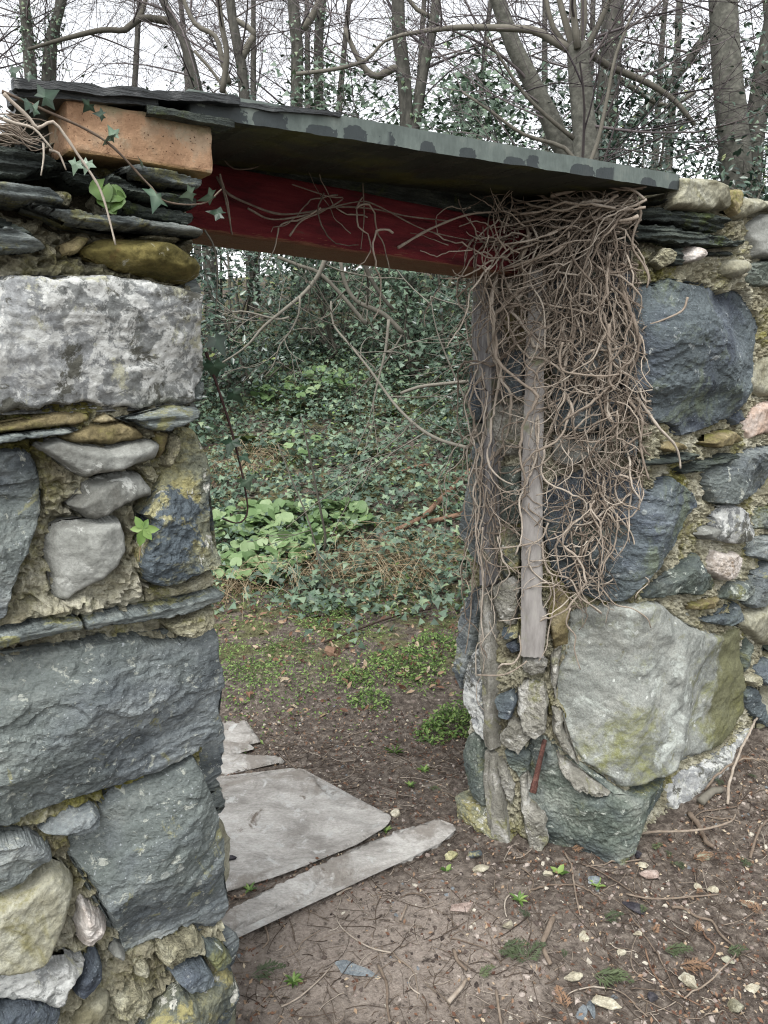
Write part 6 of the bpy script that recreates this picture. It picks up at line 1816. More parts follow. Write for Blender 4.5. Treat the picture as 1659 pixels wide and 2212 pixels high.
# ferns
def frond(base, dirv, L, width, rg, n=16, droop=0.5):
    parts = []
    d = np.array(dirv) / np.linalg.norm(dirv)
    side = np.cross(d, [0, 0, 1.0]); side /= np.linalg.norm(side)
    pts = []
    for k in range(n + 1):
        t = k / n
        pts.append(base + d * L * t + np.array([0, 0, -droop * L * t * t]))
    P = np.array(pts)
    parts.append(tube(P, np.linspace(0.0022, 0.0008, n + 1), 4, False))
    for k in range(1, n):
        t = k / n
        w = width * math.sin(math.pi * min(1, 0.18 + t * 0.85)) ** 0.8
        for s in (-1, 1):
            a = P[k]
            e = a + (side * s + d * 0.35) * w + [0, 0, -0.15 * w]
            m = d * L / n * 0.42
            parts.append((np.array([a - m, (a + e) / 2 - m * 0.9, e, (a + e) / 2 + m * 0.9, a + m]), np.array([[0, 1, 4], [1, 3, 4], [1, 2, 3]])))
    return merge(parts)
def tongue(base, dirv, L, w, rg):
    d = np.array(dirv) / np.linalg.norm(dirv)
    side = np.cross(d, [0, 0, 1.0]); side /= np.linalg.norm(side)
    n = 9
    V, F = [], []
    for k in range(n + 1):
        t = k / n
        c = base + d * L * t + np.array([0, 0, -0.45 * L * t * t])
        ww = w * (math.sin(math.pi * min(0.97, 0.12 + 0.85 * t)) ** 0.6) * (1 + 0.12 * math.sin(k * 2.4))
        wob = 0.2 * ww * math.sin(k * 1.9)
        V += [c + side * ww + [0, 0, wob], c - np.array([0, 0, 0.006]), c - side * ww - [0, 0, wob]]
    for k in range(n):
        a = 3 * k
        F += [[a, a + 1, a + 4, a + 3], [a + 1, a + 2, a + 5, a + 4]]
    return np.array(V), [np.array(F)]
def fern(px, py, n, L, label, kind, seed, name):
    rg = np.random.default_rng(seed)
    p = gp(px, py)
    t = thing(name, label, 'fern', p)
    for k in range(n):
        a = -math.pi / 2 + rg.uniform(-1.5, 1.5)
        dv = (math.cos(a), math.sin(a), rg.uniform(0.35, 1.0))
        if kind == 'tongue':
            V, F = tongue(p, dv, L * rg.uniform(0.6, 1.1), 0.022, rg)
        else:
            V, F = frond(p, dv, L * rg.uniform(0.7, 1.1), 0.075, rg)
        obj('frond', mesh_np('frond', V, F, True, np.full(len(V), rg.random())), MAT['hart' if kind == 'tongue' else 'fern'], t, recentre=True)
fern(545, 960, 7, 0.48, 'feathery green fern on the bank behind the bright leaf clump', 'frond', 1, 'shield_fern')
fern(640, 900, 5, 0.40, 'feathery fern higher on the bank, next to strap fronds', 'frond', 2, 'shield_fern')
fern(790, 985, 11, 0.34, 'strap-leaved fern with browned fronds in the middle of the bank', 'tongue', 3, 'hart_tongue_fern')
fern(745, 900, 8, 0.32, 'dark strap-leaved fern above the browned one', 'tongue', 4, 'hart_tongue_fern')
fern(660, 880, 7, 0.26, 'small strap-leaved fern above the feathery one', 'tongue', 5, 'hart_tongue_fern')
fern(690, 770, 8, 0.34, 'strap-leaved fern at the top of the bank under the shrubs', 'tongue', 6, 'hart_tongue_fern')
fern(845, 900, 7, 0.30, 'strap-leaved fern beside the arching bare branch', 'tongue', 7, 'hart_tongue_fern')

# weeds by the jamb
def weed_clump(px, py, rad_px, n, label, seed, size=0.014, hgt=0.09, name='weed_clump', mat='weed'):
    rg = np.random.default_rng(seed)
    p = gp(px, py)
    d = np.linalg.norm(p - [0, 0, EYE])
    rad = rad_px * d / FPX
    t = thing(name, label, 'plant', p)
    N = n
    r = rad * np.sqrt(rg.random(N)); a = rg.uniform(0, 6.28, N)
    x, y = p[0] + r * np.cos(a), p[1] + r * np.sin(a)
    z = ground_z(x, y) + hgt * rg.random(N) * (1.1 - r / rad)
    nr = np.c_[rg.normal(0, 0.5, N), rg.normal(-0.3, 0.5, N), np.ones(N)]
    V, F, ti = leaf_cloud(OVAL, np.c_[x, y, z], nr, rg.uniform(0, 6.28, N), rg.uniform(0.6, 1.2, N) * size, rg.random(N))
    o = obj('leaves', mesh_np('leaves', V, F, True, ti), MAT[mat], t)
    o['kind'] = 'stuff'
    parts = []
    for k in range(0, N, 5):
        parts.append(tube(np.array([[p[0] + (x[k] - p[0]) * 0.5, p[1] + (y[k] - p[1]) * 0.5, float(gz(x[k], y[k])) - 0.005], [x[k], y[k], z[k]]]), 0.001, 3, False))
    V, F = merge(parts)
    o = obj('stalks', mesh_np('stalks', V, F, True, np.full(len(V), 0.2)), MAT[mat], t)
    o['kind'] = 'stuff'
weed_clump(985, 1570, 55, 420, 'leafy green weed clump pressed against the back of the far jamb', 1, 0.020, 0.14)
weed_clump(935, 1590, 40, 220, 'smaller weed clump beside the one at the far jamb', 2, 0.018, 0.07)
weed_clump(800, 1520, 45, 260, 'spreading weed with an ivy leaf in the middle of the path', 3, 0.017, 0.07)
weed_clump(770, 1470, 40, 220, 'fresh green weed on the path, beyond the ivy-mixed one', 4, 0.017, 0.08)
weed_clump(880, 1440, 90, 620, 'broad bed of feathery weeds at the path\'s far side', 5, 0.018, 0.09)
weed_clump(940, 1400, 60, 420, 'bright weed bed rising toward the ivy at the far jamb', 6, 0.018, 0.10)
weed_clump(545, 1450, 70, 380, 'mossy green weeds past the end of the big dark block', 7, 0.013, 0.03)
weed_clump(620, 1400, 70, 380, 'low light-green mat beyond the flagstones', 8, 0.012, 0.03)
weed_clump(700, 1330, 80, 420, 'low weed mat below the round-leaved clump', 9, 0.014, 0.05)
def shoots(px, py, n, L, label, seed, wide=0.35):
    rg = np.random.default_rng(seed)
    p = gp(px, py)
    t = thing('seedling', label, 'plant', p)
    for k in range(n):
        a = k * 2.4 + rg.normal(0, 0.2)
        el = rg.uniform(0.35, 0.9)
        nr = np.array([[-math.cos(a) * math.cos(el) , -math.sin(a) * math.cos(el), math.sin(el) + 0.3]])
        V, F = instance_np(OVAL[0] * np.array([wide / 0.24 * 0.5, 1, 1]), [OVAL[1]], np.zeros((1, 3)), np.eye(3)[None], np.array([L * rg.uniform(0.7, 1.1)]))
        ry = Matrix.Rotation(a - math.pi / 2, 3, 'Z') @ Matrix.Rotation(el * 0.7, 3, 'X')
        V = V @ np.array(ry).T
        obj('leaf', mesh_np('leaf', V + p + [0, 0, 0.004], F, True, np.full(len(V), rg.random())), MAT['weed'], t, recentre=True)
shoots(*E8((932, 752))[0], 9, 0.030, 'small green seedling on the crumbled mortar before the jamb', 1)
shoots(*E8((275, 990))[0], 16, 0.026, 'leafy green seedling near the foot of the near wall', 2)
shoots(*E8((545, 545))[0], 8, 0.022, 'tiny weed at the tip of the large flagstone', 3)
shoots(*E8((145, 722))[0], 12, 0.024, 'small weed between the flagstone and the threshold slab', 4)
shoots(*E8((720, 665))[0], 5, 0.022, 'pair of round seed leaves by the mortar lumps', 5, 0.6)
shoots(*E8((655, 370))[0], 10, 0.028, 'little weed in the soil beyond the flagstone tip', 6)
shoots(*E8((615, 415))[0], 10, 0.024, 'small weed halfway between flagstone and jamb', 7)
shoots(*E8((570, 320))[0], 12, 0.05, 'tuft of thin grass on the path beyond the flagstone', 8, 0.08)
shoots(*E8((1160, 705))[0], 8, 0.026, 'green shoots beside the rounded blue-grey pebble', 9)
shoots(*E8((1048, 670))[0], 5, 0.030, 'dark ivy seedling before the jamb foot', 10, 0.6)

# ------------------------------------------------------------------ living ivy and small plants on the near wall
def wall_leaf(surf, pt, size, tint, parent, rg, shape='ivy', h=0.03, spin=None, mat='ivyhero', tilt=0.35):
    q = surf.px([pt])[0]
    P = surf.point([q[0]], [q[1]], h)[0]
    n0 = np.array([0, 0, EYE]) - P
    n0 /= np.linalg.norm(n0)
    n = n0 + rg.normal(0, tilt, 3) + [0, 0, 0.25]
    T_ = {'ivy': IVY_T, 'oval': OVAL, 'disc': disc_leaf(3)}[shape]
    V, F = instance_np(T_[0], [T_[1]], P[None], rot_from_axes(n[None], np.array([rg.uniform(2.4, 3.9) if spin is None else spin])), np.array([size]))
    return obj('leaf', mesh_np('leaf', V, F, shape != 'ivy', np.clip(np.full(len(V), tint) + np.where(np.arange(len(V)) == 0, 0.35, 0), 0, 1)), MAT[mat], parent, recentre=True)
def wall_stem(surf, pts, w_px, parent, h=0.03, mat='twig', tint=0.6, name='stem'):
    q = surf.px(pts)
    hh = h if np.ndim(h) else np.full(len(q), h)
    P = smooth_path(surf.point(q[:, 0], q[:, 1], np.asarray(hh)), step=0.008)
    d = np.linalg.norm(P[0] - [0, 0, EYE])
    t = np.linspace(0, 1, len(P))
    V, F = tube(P, w_px * d / FPX / 2 * (1 - 0.5 * t) * (1 + 0.12 * np.sin(t * 60)), 6)
    return obj(name, mesh_np(name, V, F, True, np.full(len(V), tint)), MAT[mat], parent, recentre=True)
rg = np.random.default_rng(15)
base = SL.point([SL.px([(10, 250)])[0, 0]], [SL.px([(10, 250)])[0, 1]])[0]
I1 = thing('ivy_sprig', 'ivy sprig trailing across the orange brick down to the beam end', 'ivy', base)
ST1 = wall_stem(SL, T1((-40, 275), (0, 290), (230, 390), (500, 510), (650, 600), (760, 700), (880, 830), (940, 890), (1010, 970), (1150, 1000), (1300, 985), (1400, 900)), 6, I1, 0.05, 'twig', 0.35)
for pt, s, ti in [((25, 155), 0.018, 0.1), ((130, 180), 0.018, 0.15), ((235, 315), 0.028, 0.25), ((130, 355), 0.020, 0.15), ((160, 400), 0.022, 0.45), ((520, 365), 0.018, 0.05), ((605, 425), 0.022, 0.05), ((635, 590), 0.032, 0.95), ((680, 560), 0.02, 0.9), ((960, 950), 0.036, 0.6), ((1190, 930), 0.026, 0.8), ((1320, 950), 0.026, 0.75), ((1375, 1060), 0.030, 0.05), ((870, 745), 0.016, 0.2)]:
    wall_leaf(SL, T1(pt)[0], s * rg.uniform(0.45, 0.8), ti * 0.8, ST1, rg, h=0.055, tilt=0.55, spin=rg.uniform(0, 6.28))
I2 = thing('dead_ivy_trailer', 'pale bare ivy stem drooping from the wall top over the slates', 'vine', base)
wall_stem(SL, T1((-40, 300), (0, 340), (130, 460), (180, 520), (280, 480), (360, 570), (450, 700), (560, 860), (610, 970), (650, 1110), (690, 1270)), 7, I2, 0.06, 'vine', 0.85)
wall_stem(SL, T1((-40, 460), (30, 490), (150, 520), (220, 590), (280, 660)), 6, I2, 0.06, 'vine', 0.95)
wall_stem(SL, T1((225, 610), (228, 700), (210, 820)), 5, I2, 0.055, 'vine', 0.95)
wall_stem(SL, T1((270, 650), (330, 670), (360, 730), (380, 780)), 5, I2, 0.05, 'vine', 0.8)
wall_leaf(SL, T1((430, 748))[0], 0.014, 0.95, I2, rg, h=0.06); wall_leaf(SL, T1((505, 745))[0], 0.014, 0.95, I2, rg, h=0.06)
I3 = thing('dead_ivy_twigs', 'bundle of dry twigs lying on the wall top left of the brick', 'vine', base)
for k in range(34):
    x, y = rg.uniform(-60, 120), rg.uniform(380, 560)
    wall_stem(SL, T1((x - 90, y - rg.uniform(0, 60)), (x, y), (x + rg.uniform(40, 130), y + rg.uniform(-40, 90)), (x + rg.uniform(120, 240), y + rg.uniform(-20, 120))), rg.uniform(2, 5), I3, rg.uniform(-0.05, 0.04), 'vine', rg.uniform(0.1, 0.8), 'twig')
PW = thing('pennywort', 'little round-leaved pennywort growing among the slates below the brick', 'plant', SL.point([SL.px(T1((690, 950)))[0, 0]], [SL.px(T1((690, 950)))[0, 1]])[0])
for pt, s in [((638, 890), 0.016), ((720, 915), 0.015), ((690, 905), 0.010), ((655, 965), 0.010), ((725, 975), 0.014), ((710, 1015), 0.008), ((745, 940), 0.010)]:
    wall_leaf(SL, T1(pt)[0], s, 0.2, PW, rg, 'disc', 0.03, mat='weed', tilt=0.2)
wall_stem(SL, T1((700, 1000), (690, 950), (650, 900)), 2.5, PW, 0.012, 'weed', 0.3)
wall_stem(SL, T1((705, 1005), (720, 960), (725, 920)), 2.5, PW, 0.012, 'weed', 0.3)
RP = SL.px(T2((748, 1462)))[0]
RO = thing('rosette_plant', 'bright green rosette seedling rooted in the wall mortar', 'plant', SL.point([RP[0]], [RP[1]], 0.01)[0])
for k, (dx, dy) in enumerate([(-55, -5), (-30, -60), (25, -45), (70, 5), (15, 45), (-20, 75), (-5, -20), (35, 50)]):
    a = math.atan2(-dy, dx)
    q = SL.px([T2((748, 1462))[0]])[0]
    P = SL.point([q[0]], [q[1]], 0.035)[0]
    n0 = np.array([0, 0, EYE]) - P; n0 /= np.linalg.norm(n0)
    L_ = math.hypot(dx, dy) * 0.3901 * np.linalg.norm(P - [0, 0, EYE]) / FPX * 1.15
    V, F = instance_np(OVAL[0] * [1.25, 1, 1], [OVAL[1]], P[None], rot_from_axes((n0 + rg.normal(0, 0.15, 3))[None], np.array([a - math.pi / 2])), np.array([L_]))
    obj('leaf', mesh_np('leaf', V, F, True, np.full(len(V), 0.35 + 0.5 * rg.random())), MAT['weed'], RO, recentre=True)
wall_stem(SL, T2((745, 1470), (740, 1560), (735, 1640)), 4, RO, 0.03, 'straw', 0.3)
# dark ivy stem hanging in the doorway beside the near jamb
SH = Surf([PF - 1.6 * UW - NW * 0.10, PF + 0.1 * UW - NW * 0.10], 0)
I4 = thing('hanging_ivy', 'dark hooked ivy stem hanging in the doorway beside the near jamb', 'ivy', SH.point([SH.px([(455, 770)])[0, 0]], [SH.px([(455, 770)])[0, 1]])[0])
ST4 = wall_stem(SH, [(445, 760), (458, 800), (478, 860), (500, 930), (520, 1010), (530, 1060), (535, 1100), (528, 1122), (510, 1130), (480, 1120)], 7, I4, 0.0, 'stem_dark', 0.4)
for pt, s, ti in [((462, 735), 0.030, 0.1), ((456, 790), 0.030, 0.25), ((500, 850), 0.024, 0.1), ((495, 955), 0.026, 0.2), ((520, 985), 0.018, 0.3), ((528, 1038), 0.024, 0.55)]:
    wall_leaf(SH, pt, s, ti, ST4, rg, h=0.01)
I5 = thing('hanging_rootlet', 'thin dark rootlet hanging at the end of the near jamb\'s pale block', 'vine', SH.point([SH.px([(430, 560)])[0, 0]], [SH.px([(430, 560)])[0, 1]])[0])
wall_stem(SH, [(415, 505), (435, 540), (442, 600), (440, 660), (437, 680)], 4, I5, 0.05, 'bare', 0.5)

# ------------------------------------------------------------------ trees and shrubs beyond
def grow(P, d, L, r, depth, rg, out, spread=0.55, up=0.08, seg=6, kids=(2, 4), shrink=0.62, minr=0.0022):
    """a branch and its side branches as polylines"""
    d = d / (np.linalg.norm(d) + 1e-9)
    pts = [P.copy()]
    p = P.copy()
    w = rg.normal(0, 0.10, 3)
    for k in range(seg):
        w = 0.7 * w + rg.normal(0, 0.10, 3)
        d = d + w * 0.6 + np.array([0, 0, up]) * 0.25
        d /= np.linalg.norm(d)
        p = p + d * L / seg
        pts.append(p.copy())
    pts = np.array(pts)
    out.append((pts, np.linspace(r, max(minr, r * 0.45), seg + 1), depth))
    if depth <= 0: return
    n = int(rg.integers(kids[0], kids[1] + 1))
    for k in range(n):
        i = int(rg.integers(2, seg + 1))
        ax = rg.normal(0, 1, 3)
        dd = pts[i] - pts[i - 1]
        dd /= np.linalg.norm(dd)
        nd = dd + spread * rg.uniform(0.7, 1.7) * (ax - dd * (ax @ dd)) / (np.linalg.norm(ax) + 1e-9)
        grow(pts[i], nd, L * shrink * rg.uniform(0.7, 1.2), max(minr, r * rg.uniform(0.36, 0.6)), depth - 1, rg, out, spread, up, max(3, seg - 2), kids, shrink, minr)
def branches_obj(name, polys, mat, parent, sides=None, rg=RNG, kind=None):
    parts, tints = [], []
    for pts, r, dep in polys:
        s = sides or (6 if r[0] > 0.02 else 4 if r[0] > 0.011 else 3)
        V, F = tube(pts, r, s, False)
        parts.append((V, F)); tints.append(np.full(len(V), rg.random()))
    V, F = merge(parts)
    o = obj(name, mesh_np(name, V, F, True, np.concatenate(tints)), MAT[mat], parent)
    if kind: o['kind'] = kind
    return o
def knobbly(P, r, seed, sides=14):
    """a trunk surface with swellings"""
    V, F = tube(P, r, sides)
    n = len(P) * sides
    c = np.repeat(P, sides, 0)
    d = V[:n] - c
    k = 1 + 0.10 * fbm(V[:n] * np.array([7, 7, 3.0]) + seed, 3, seed) + 0.03 * fbm(V[:n] * 30, 2, seed)
    V[:n] = c + d * k[:, None]
    return V, F
def tree(pts_px, w_px, Y, label, seed, mat='trunk', twigs=10, more=1.7, name='bare_tree', ext=None, extra=(), tl=1.3, tdepth=3, tr=0.012, ivy=0, group='bare trees beyond the wall', side=None):
    """trunk traced along the photograph at its own distance, rooted in the bank, with a crown of bare twigs"""
    rg = np.random.default_rng(seed)
    Ys = Y if isinstance(Y, (list, tuple)) else [Y] * len(pts_px)
    P = np.array([at_y(a, b, y) for (a, b), y in zip(pts_px, Ys)])
    d0 = np.linalg.norm(P[0] - [0, 0, EYE])
    foot = P[-1].copy()
    foot[:2] += (P[-1] - P[-2])[:2] * 0.5
    foot[2] = float(gz(foot[0], foot[1])) - 0.1
    top = P[0] + (P[0] - P[1]) / np.linalg.norm(P[0] - P[1]) * (2.6 if ext is None else ext)
    P = np.vstack([top, P, foot])
    w = 0.88 * np.array([w_px[0] * 0.55, *np.interp(np.linspace(0, 1, len(pts_px)), np.linspace(0, 1, len(w_px)), w_px), w_px[-1] * 1.25]) * d0 / FPX / 2
    Q = smooth_path(P, step=0.12)
    tt = np.linspace(0, 1, len(P))
    L = np.concatenate([[0], np.cumsum(np.linalg.norm(np.diff(Q, axis=0), axis=1))]); L /= L[-1]
    LP = np.concatenate([[0], np.cumsum(np.linalg.norm(np.diff(P, axis=0), axis=1))]); LP /= LP[-1]
    rad = np.interp(L, LP, w)
    t = thing(name, label, 'tree', foot, group)
    V, F = knobbly(Q, rad, seed)
    trunk = obj('trunk', mesh_np('trunk', V, F), MAT[mat], t, recentre=True)
    big, fine = [], []
    for pp, ww, yy in extra:
        yl = yy if isinstance(yy, (list, tuple)) else [yy] * len(pp)
        B = smooth_path(np.array([at_y(a, b, y) for (a, b), y in zip(pp, yl)]), step=0.10)
        rr = np.interp(np.linspace(0, 1, len(B)), np.linspace(0, 1, len(ww)), ww) * d0 / FPX / 2
        V, F = tube(B, rr, 8)
        obj('branch', mesh_np('branch', V, F, True, np.full(len(V), rg.uniform(0.3, 0.8))), MAT['bare'], t, recentre=True)
        for k in range(max(2, len(B) // 5)):
            i = int(rg.integers(2, len(B)))
            d = rg.normal(0, 1, 3); d[2] = abs(d[2]) * 0.6
            grow(B[i], d, tl * 0.6, min(rr[i] * 0.5, tr), tdepth - 1, rg, fine)
    for k in range(int(twigs * more)):
        i = int(rg.integers(0, max(2, int(len(Q) * 0.72))))
        d = rg.normal(0, 1, 3); d[1] *= 0.6; d[2] = d[2] * 0.5 + 0.35
        if side is not None: d[0] += side
        grow(Q[i], d, tl * rg.uniform(0.6, 1.3), min(rad[i] * 0.45, tr * rg.uniform(0.6, 1.4)), tdepth, rg, fine)
    # leave out the twigs far above anything that can be seen from here
    def low(p):
        c = p.mean(0) - np.array([0, 0, EYE])
        return c[2] < 0.52 * c[1]
    fine = [f for f in fine if low(f[0])]
    if fine:
        o = branches_obj('crown', fine, 'fine_twig', t, rg=rg)
        o['kind'] = 'stuff'
    if ivy:
        n = ivy
        i = rg.integers(0, len(Q), n)
        a = rg.uniform(0, 6.28, n)
        rr = rad[i] * rg.uniform(1.0, 1.7, n) + rg.random(n) * 0.05
        pos = Q[i] + np.c_[np.cos(a) * rr, np.sin(a) * rr, rg.uniform(-0.06, 0.06, n)]
        nr = np.c_[np.cos(a), np.sin(a), rg.normal(0.4, 0.5, n)]
        V, F, ti = leaf_cloud(IVY_S, pos, nr, rg.uniform(2, 4.2, n), rg.uniform(0.025, 0.045, n), rg.random(n))
        o = obj('climbing_ivy', mesh_np('climbing_ivy', V, F, False, ti), MAT['ivy'], trunk)
        o['kind'] = 'stuff'
    return t
tree([(50, -30), (58, 60), (68, 180), (80, 330)], [18, 22, 26], 12, 'slim ivy-clad tree farthest toward the near wall', 1, twigs=10, ivy=1500, tl=1.6)
tree([(140, -20), (118, 60), (108, 110), (105, 200), (100, 330)], [14, 26, 28], 12.5, 'forked ivy-clad tree next to the slimmest one above the capping slate', 2, twigs=10, ivy=1500, tl=1.6)
tree([(372, 40), (400, 95), (425, 195), (440, 330)], [16, 22, 28], 10, 'leaning tree whose crooked bough reaches far over the brick', 3, twigs=9, ext=1.2,
     extra=[([(375, 48), (340, 42), (300, 40), (270, 65), (220, 65), (135, 85), (60, 107)], [14, 10, 8, 5], [10, 10, 9.9, 9.8, 9.7, 9.6, 9.5]), ([(300, 40), (312, 10), (318, -30)], [10, 6], 10), ([(420, 110), (470, 170), (520, 260)], [6, 4], 9.8)], tl=1.4)
tree([(495, -20), (502, 40), (515, 110), (525, 170), (535, 330)], [18, 20, 24], 11, 'tree with a split trunk standing over the capping slates', 4, twigs=9,
     extra=[([(520, 130), (540, 90), (548, 70), (505, 40)], [14, 9], 11), ([(470, -20), (480, 60), (490, 120), (480, 200)], [7, 9], 9), ([(385, -30), (420, 50), (465, 78), (480, 130), (495, 180)], [6, 9], 9.4)], tl=1.4)
tree([(632, -20), (638, 60), (642, 130), (640, 330)], [22, 24, 26], 11, 'straight ivy-mottled tree above the slab\'s near half', 5, twigs=10, ivy=500, tl=1.4,
     extra=[([(645, 70), (672, 40), (690, 0), (700, -30)], [14, 10], 11)])
tree([(700, -30), (690, 60), (688, 160), (690, 330)], [16, 20, 22], 11.5, 'thinner tree close behind the ivy-mottled one', 15, twigs=8, ivy=700)
tree([(860, -20), (862, 80), (872, 160), (880, 330)], [26, 28, 30], 9, 'smooth tree behind the middle of the slab', 6, twigs=10, ivy=500,
     extra=[([(870, 150), (850, 148), (815, 165), (790, 150), (765, 110), (745, 60)], [14, 12, 8], 9), ([(640, 160), (720, 150), (790, 130), (830, 90), (870, 75)], [7, 6, 4], 8.5)], tl=1.3)
tree([(945, -20), (935, 60), (915, 150), (900, 250), (892, 330)], [18, 22, 24], 9, 'leaning tree crossing close behind the smooth one', 7, twigs=8, ivy=300, extra=[([(940, 40), (900, 20), (870, -20)], [9, 6], 9)])
tree([(1065, -30), (1085, 30), (1110, 100), (1140, 160), (1175, 230), (1205, 300), (1228, 390)], [28, 34, 46], 7, 'big pale leaning tree sweeping down behind the slab', 8, mat='trunk_green', twigs=11, ext=1.6, tl=1.1)
tree([(1248, 100), (1252, 170), (1260, 250), (1264, 390)], [46, 44, 48, 56], 6.5, 'pollarded tree sprouting many stems from a knobbly head', 9, mat='trunk_green', twigs=7, ext=0.05, tl=1.0,
     extra=[([(1240, 112), (1190, 85), (1150, 65), (1060, 60), (980, 60), (870, 75), (830, 90)], [16, 12, 9, 5], 6.5), ([(1262, 105), (1310, 140), (1400, 180), (1460, 220), (1500, 270)], [14, 11, 8], 6.7),
            ([(1240, 110), (1225, 60), (1200, -30)], [14, 9], 6.5), ([(1248, 105), (1240, 40), (1236, -30)], [13, 10], 6.4), ([(1252, 105), (1262, 40), (1258, -30)], [14, 10], 6.6), ([(1262, 110), (1290, 60), (1330, -30)], [12, 8], 6.5),
            ([(1235, 112), (1195, 60), (1180, 0), (1170, -30)], [10, 7], 6.6), ([(1240, 300), (1180, 250), (1130, 200), (1090, 140), (1050, 80)], [8, 6, 4], 6.2), ([(1262, 380), (1290, 310), (1310, 220), (1330, 120), (1370, 20)], [8, 6, 4], 6.1),
            ([(1255, 370), (1220, 320), (1130, 290), (1060, 240), (1000, 200)], [8, 6, 4], 6.0), ([(1240, 370), (1150, 360), (1080, 330), (1030, 300)], [7, 5, 4], 6.0)])
tree([(1325, -20), (1320, 100), (1312, 200), (1305, 390)], [42, 44, 46], 9, 'stout grey tree behind the pollarded one', 10, twigs=8, ivy=500, extra=[([(1316, 160), (1370, 190), (1440, 230), (1500, 200)], [12, 8], 9)])
tree([(1560, -30), (1568, 120), (1580, 250), (1590, 360), (1592, 470)], [50, 56, 62], 7.5, 'thick straight smooth grey trunk toward the right edge', 11, mat='trunk_green', twigs=7, tl=1.0)
tree([(1672, 40), (1645, 180), (1628, 300), (1612, 470)], [34, 38, 44], 8, 'dark leaning trunk at the right edge', 12, twigs=7, tl=1.0, ivy=500)
tree([(1545, 50), (1480, 140), (1400, 230), (1340, 300), (1300, 400)], [16, 18, 22], 9.5, 'slanting trunk crossing between the stout and the straight ones', 13, twigs=7)
tree([(1470, -30), (1462, 120), (1450, 260), (1440, 420)], [12, 14, 16], 11, 'slim sapling behind the slanting trunk', 14, twigs=8)
# farther bare trees, a hazy net of twigs
rgb = np.random.default_rng(5)
ORD = 'first second third fourth fifth sixth seventh eighth ninth tenth eleventh twelfth thirteenth fourteenth fifteenth'.split()
for k in range(15):
    px = -120 + k * 128 + rgb.uniform(-40, 40)
    Y = rgb.uniform(12.5, 18)
    a = rgb.uniform(-35, 35)
    tree([(px, -30), (px + a * 0.5, 120), (px + a, 330)], [9, 11, 14], Y, ORD[k] + ' of the thin bare trees far back in the wood, counted from the left', 40 + k, twigs=27, tl=2.0, tdepth=3, tr=0.010, name='far_bare_tree', more=1.15, group='thin trees far back')

def shrub(X, Y, hgt, rad, n, label, seed, mat='holly', tmpl=OVAL, s0=0.045, s1=0.075, stems=7, name='evergreen_shrub', open_=0.0, group='evergreen shrubs beyond the bank', clumps=26):
    rg = np.random.default_rng(seed)
    z0 = float(gz(X, Y))
    t = thing(name, label, 'shrub', (X, Y, z0), group)
    # leafy sprays: clumps through the volume, leaves round each
    ca = rg.uniform(0, 6.28, clumps); cr = rad * np.sqrt(rg.random(clumps)); cz = hgt * rg.uniform(0.06, 1.0, clumps) ** 0.9
    cr = cr * np.sqrt(np.clip(1.15 - (cz / hgt) ** 2, 0.1, 1))
    cc = np.c_[X + cr * np.cos(ca), Y + cr * np.sin(ca), z0 + cz]
    i = rg.integers(0, clumps, n)
    pos = cc[i] + rg.normal(0, 1, (n, 3)) * np.array([1, 1, 0.8]) * (rad * 0.20 + 0.05)
    nr = np.c_[rg.normal(0, 0.6, n), rg.normal(-0.35, 0.6, n), rg.normal(0.8, 0.4, n)]
    V, F, ti = leaf_cloud(tmpl, pos, nr, rg.uniform(0, 6.28, n), rg.uniform(s0, s1, n), np.clip(rg.normal(0.42, 0.22, n), 0, 1))
    o = obj('foliage', mesh_np('foliage', V, F, True, ti), MAT[mat], t)
    o['kind'] = 'stuff'
    polys = []
    for k in range(stems):
        c = cc[int(rg.integers(clumps))]
        b = np.array([X + rg.normal(0, rad * 0.15), Y + rg.normal(0, rad * 0.15), z0 - 0.05])
        m = (b + c) / 2 + rg.normal(0, rad * 0.12, 3)
        P = smooth_path(np.array([b, m, c]), 12)
        polys.append((P, np.linspace(0.022, 0.005, len(P)), 0))
        for j in range(3):
            grow(P[int(rg.integers(len(P) // 2, len(P)))], rg.normal(0, 1, 3) + [0, 0, 0.3], 0.5, 0.006, 1, rg, polys)
    branches_obj('stems', polys, 'bare', t, rg=rg)
    return t
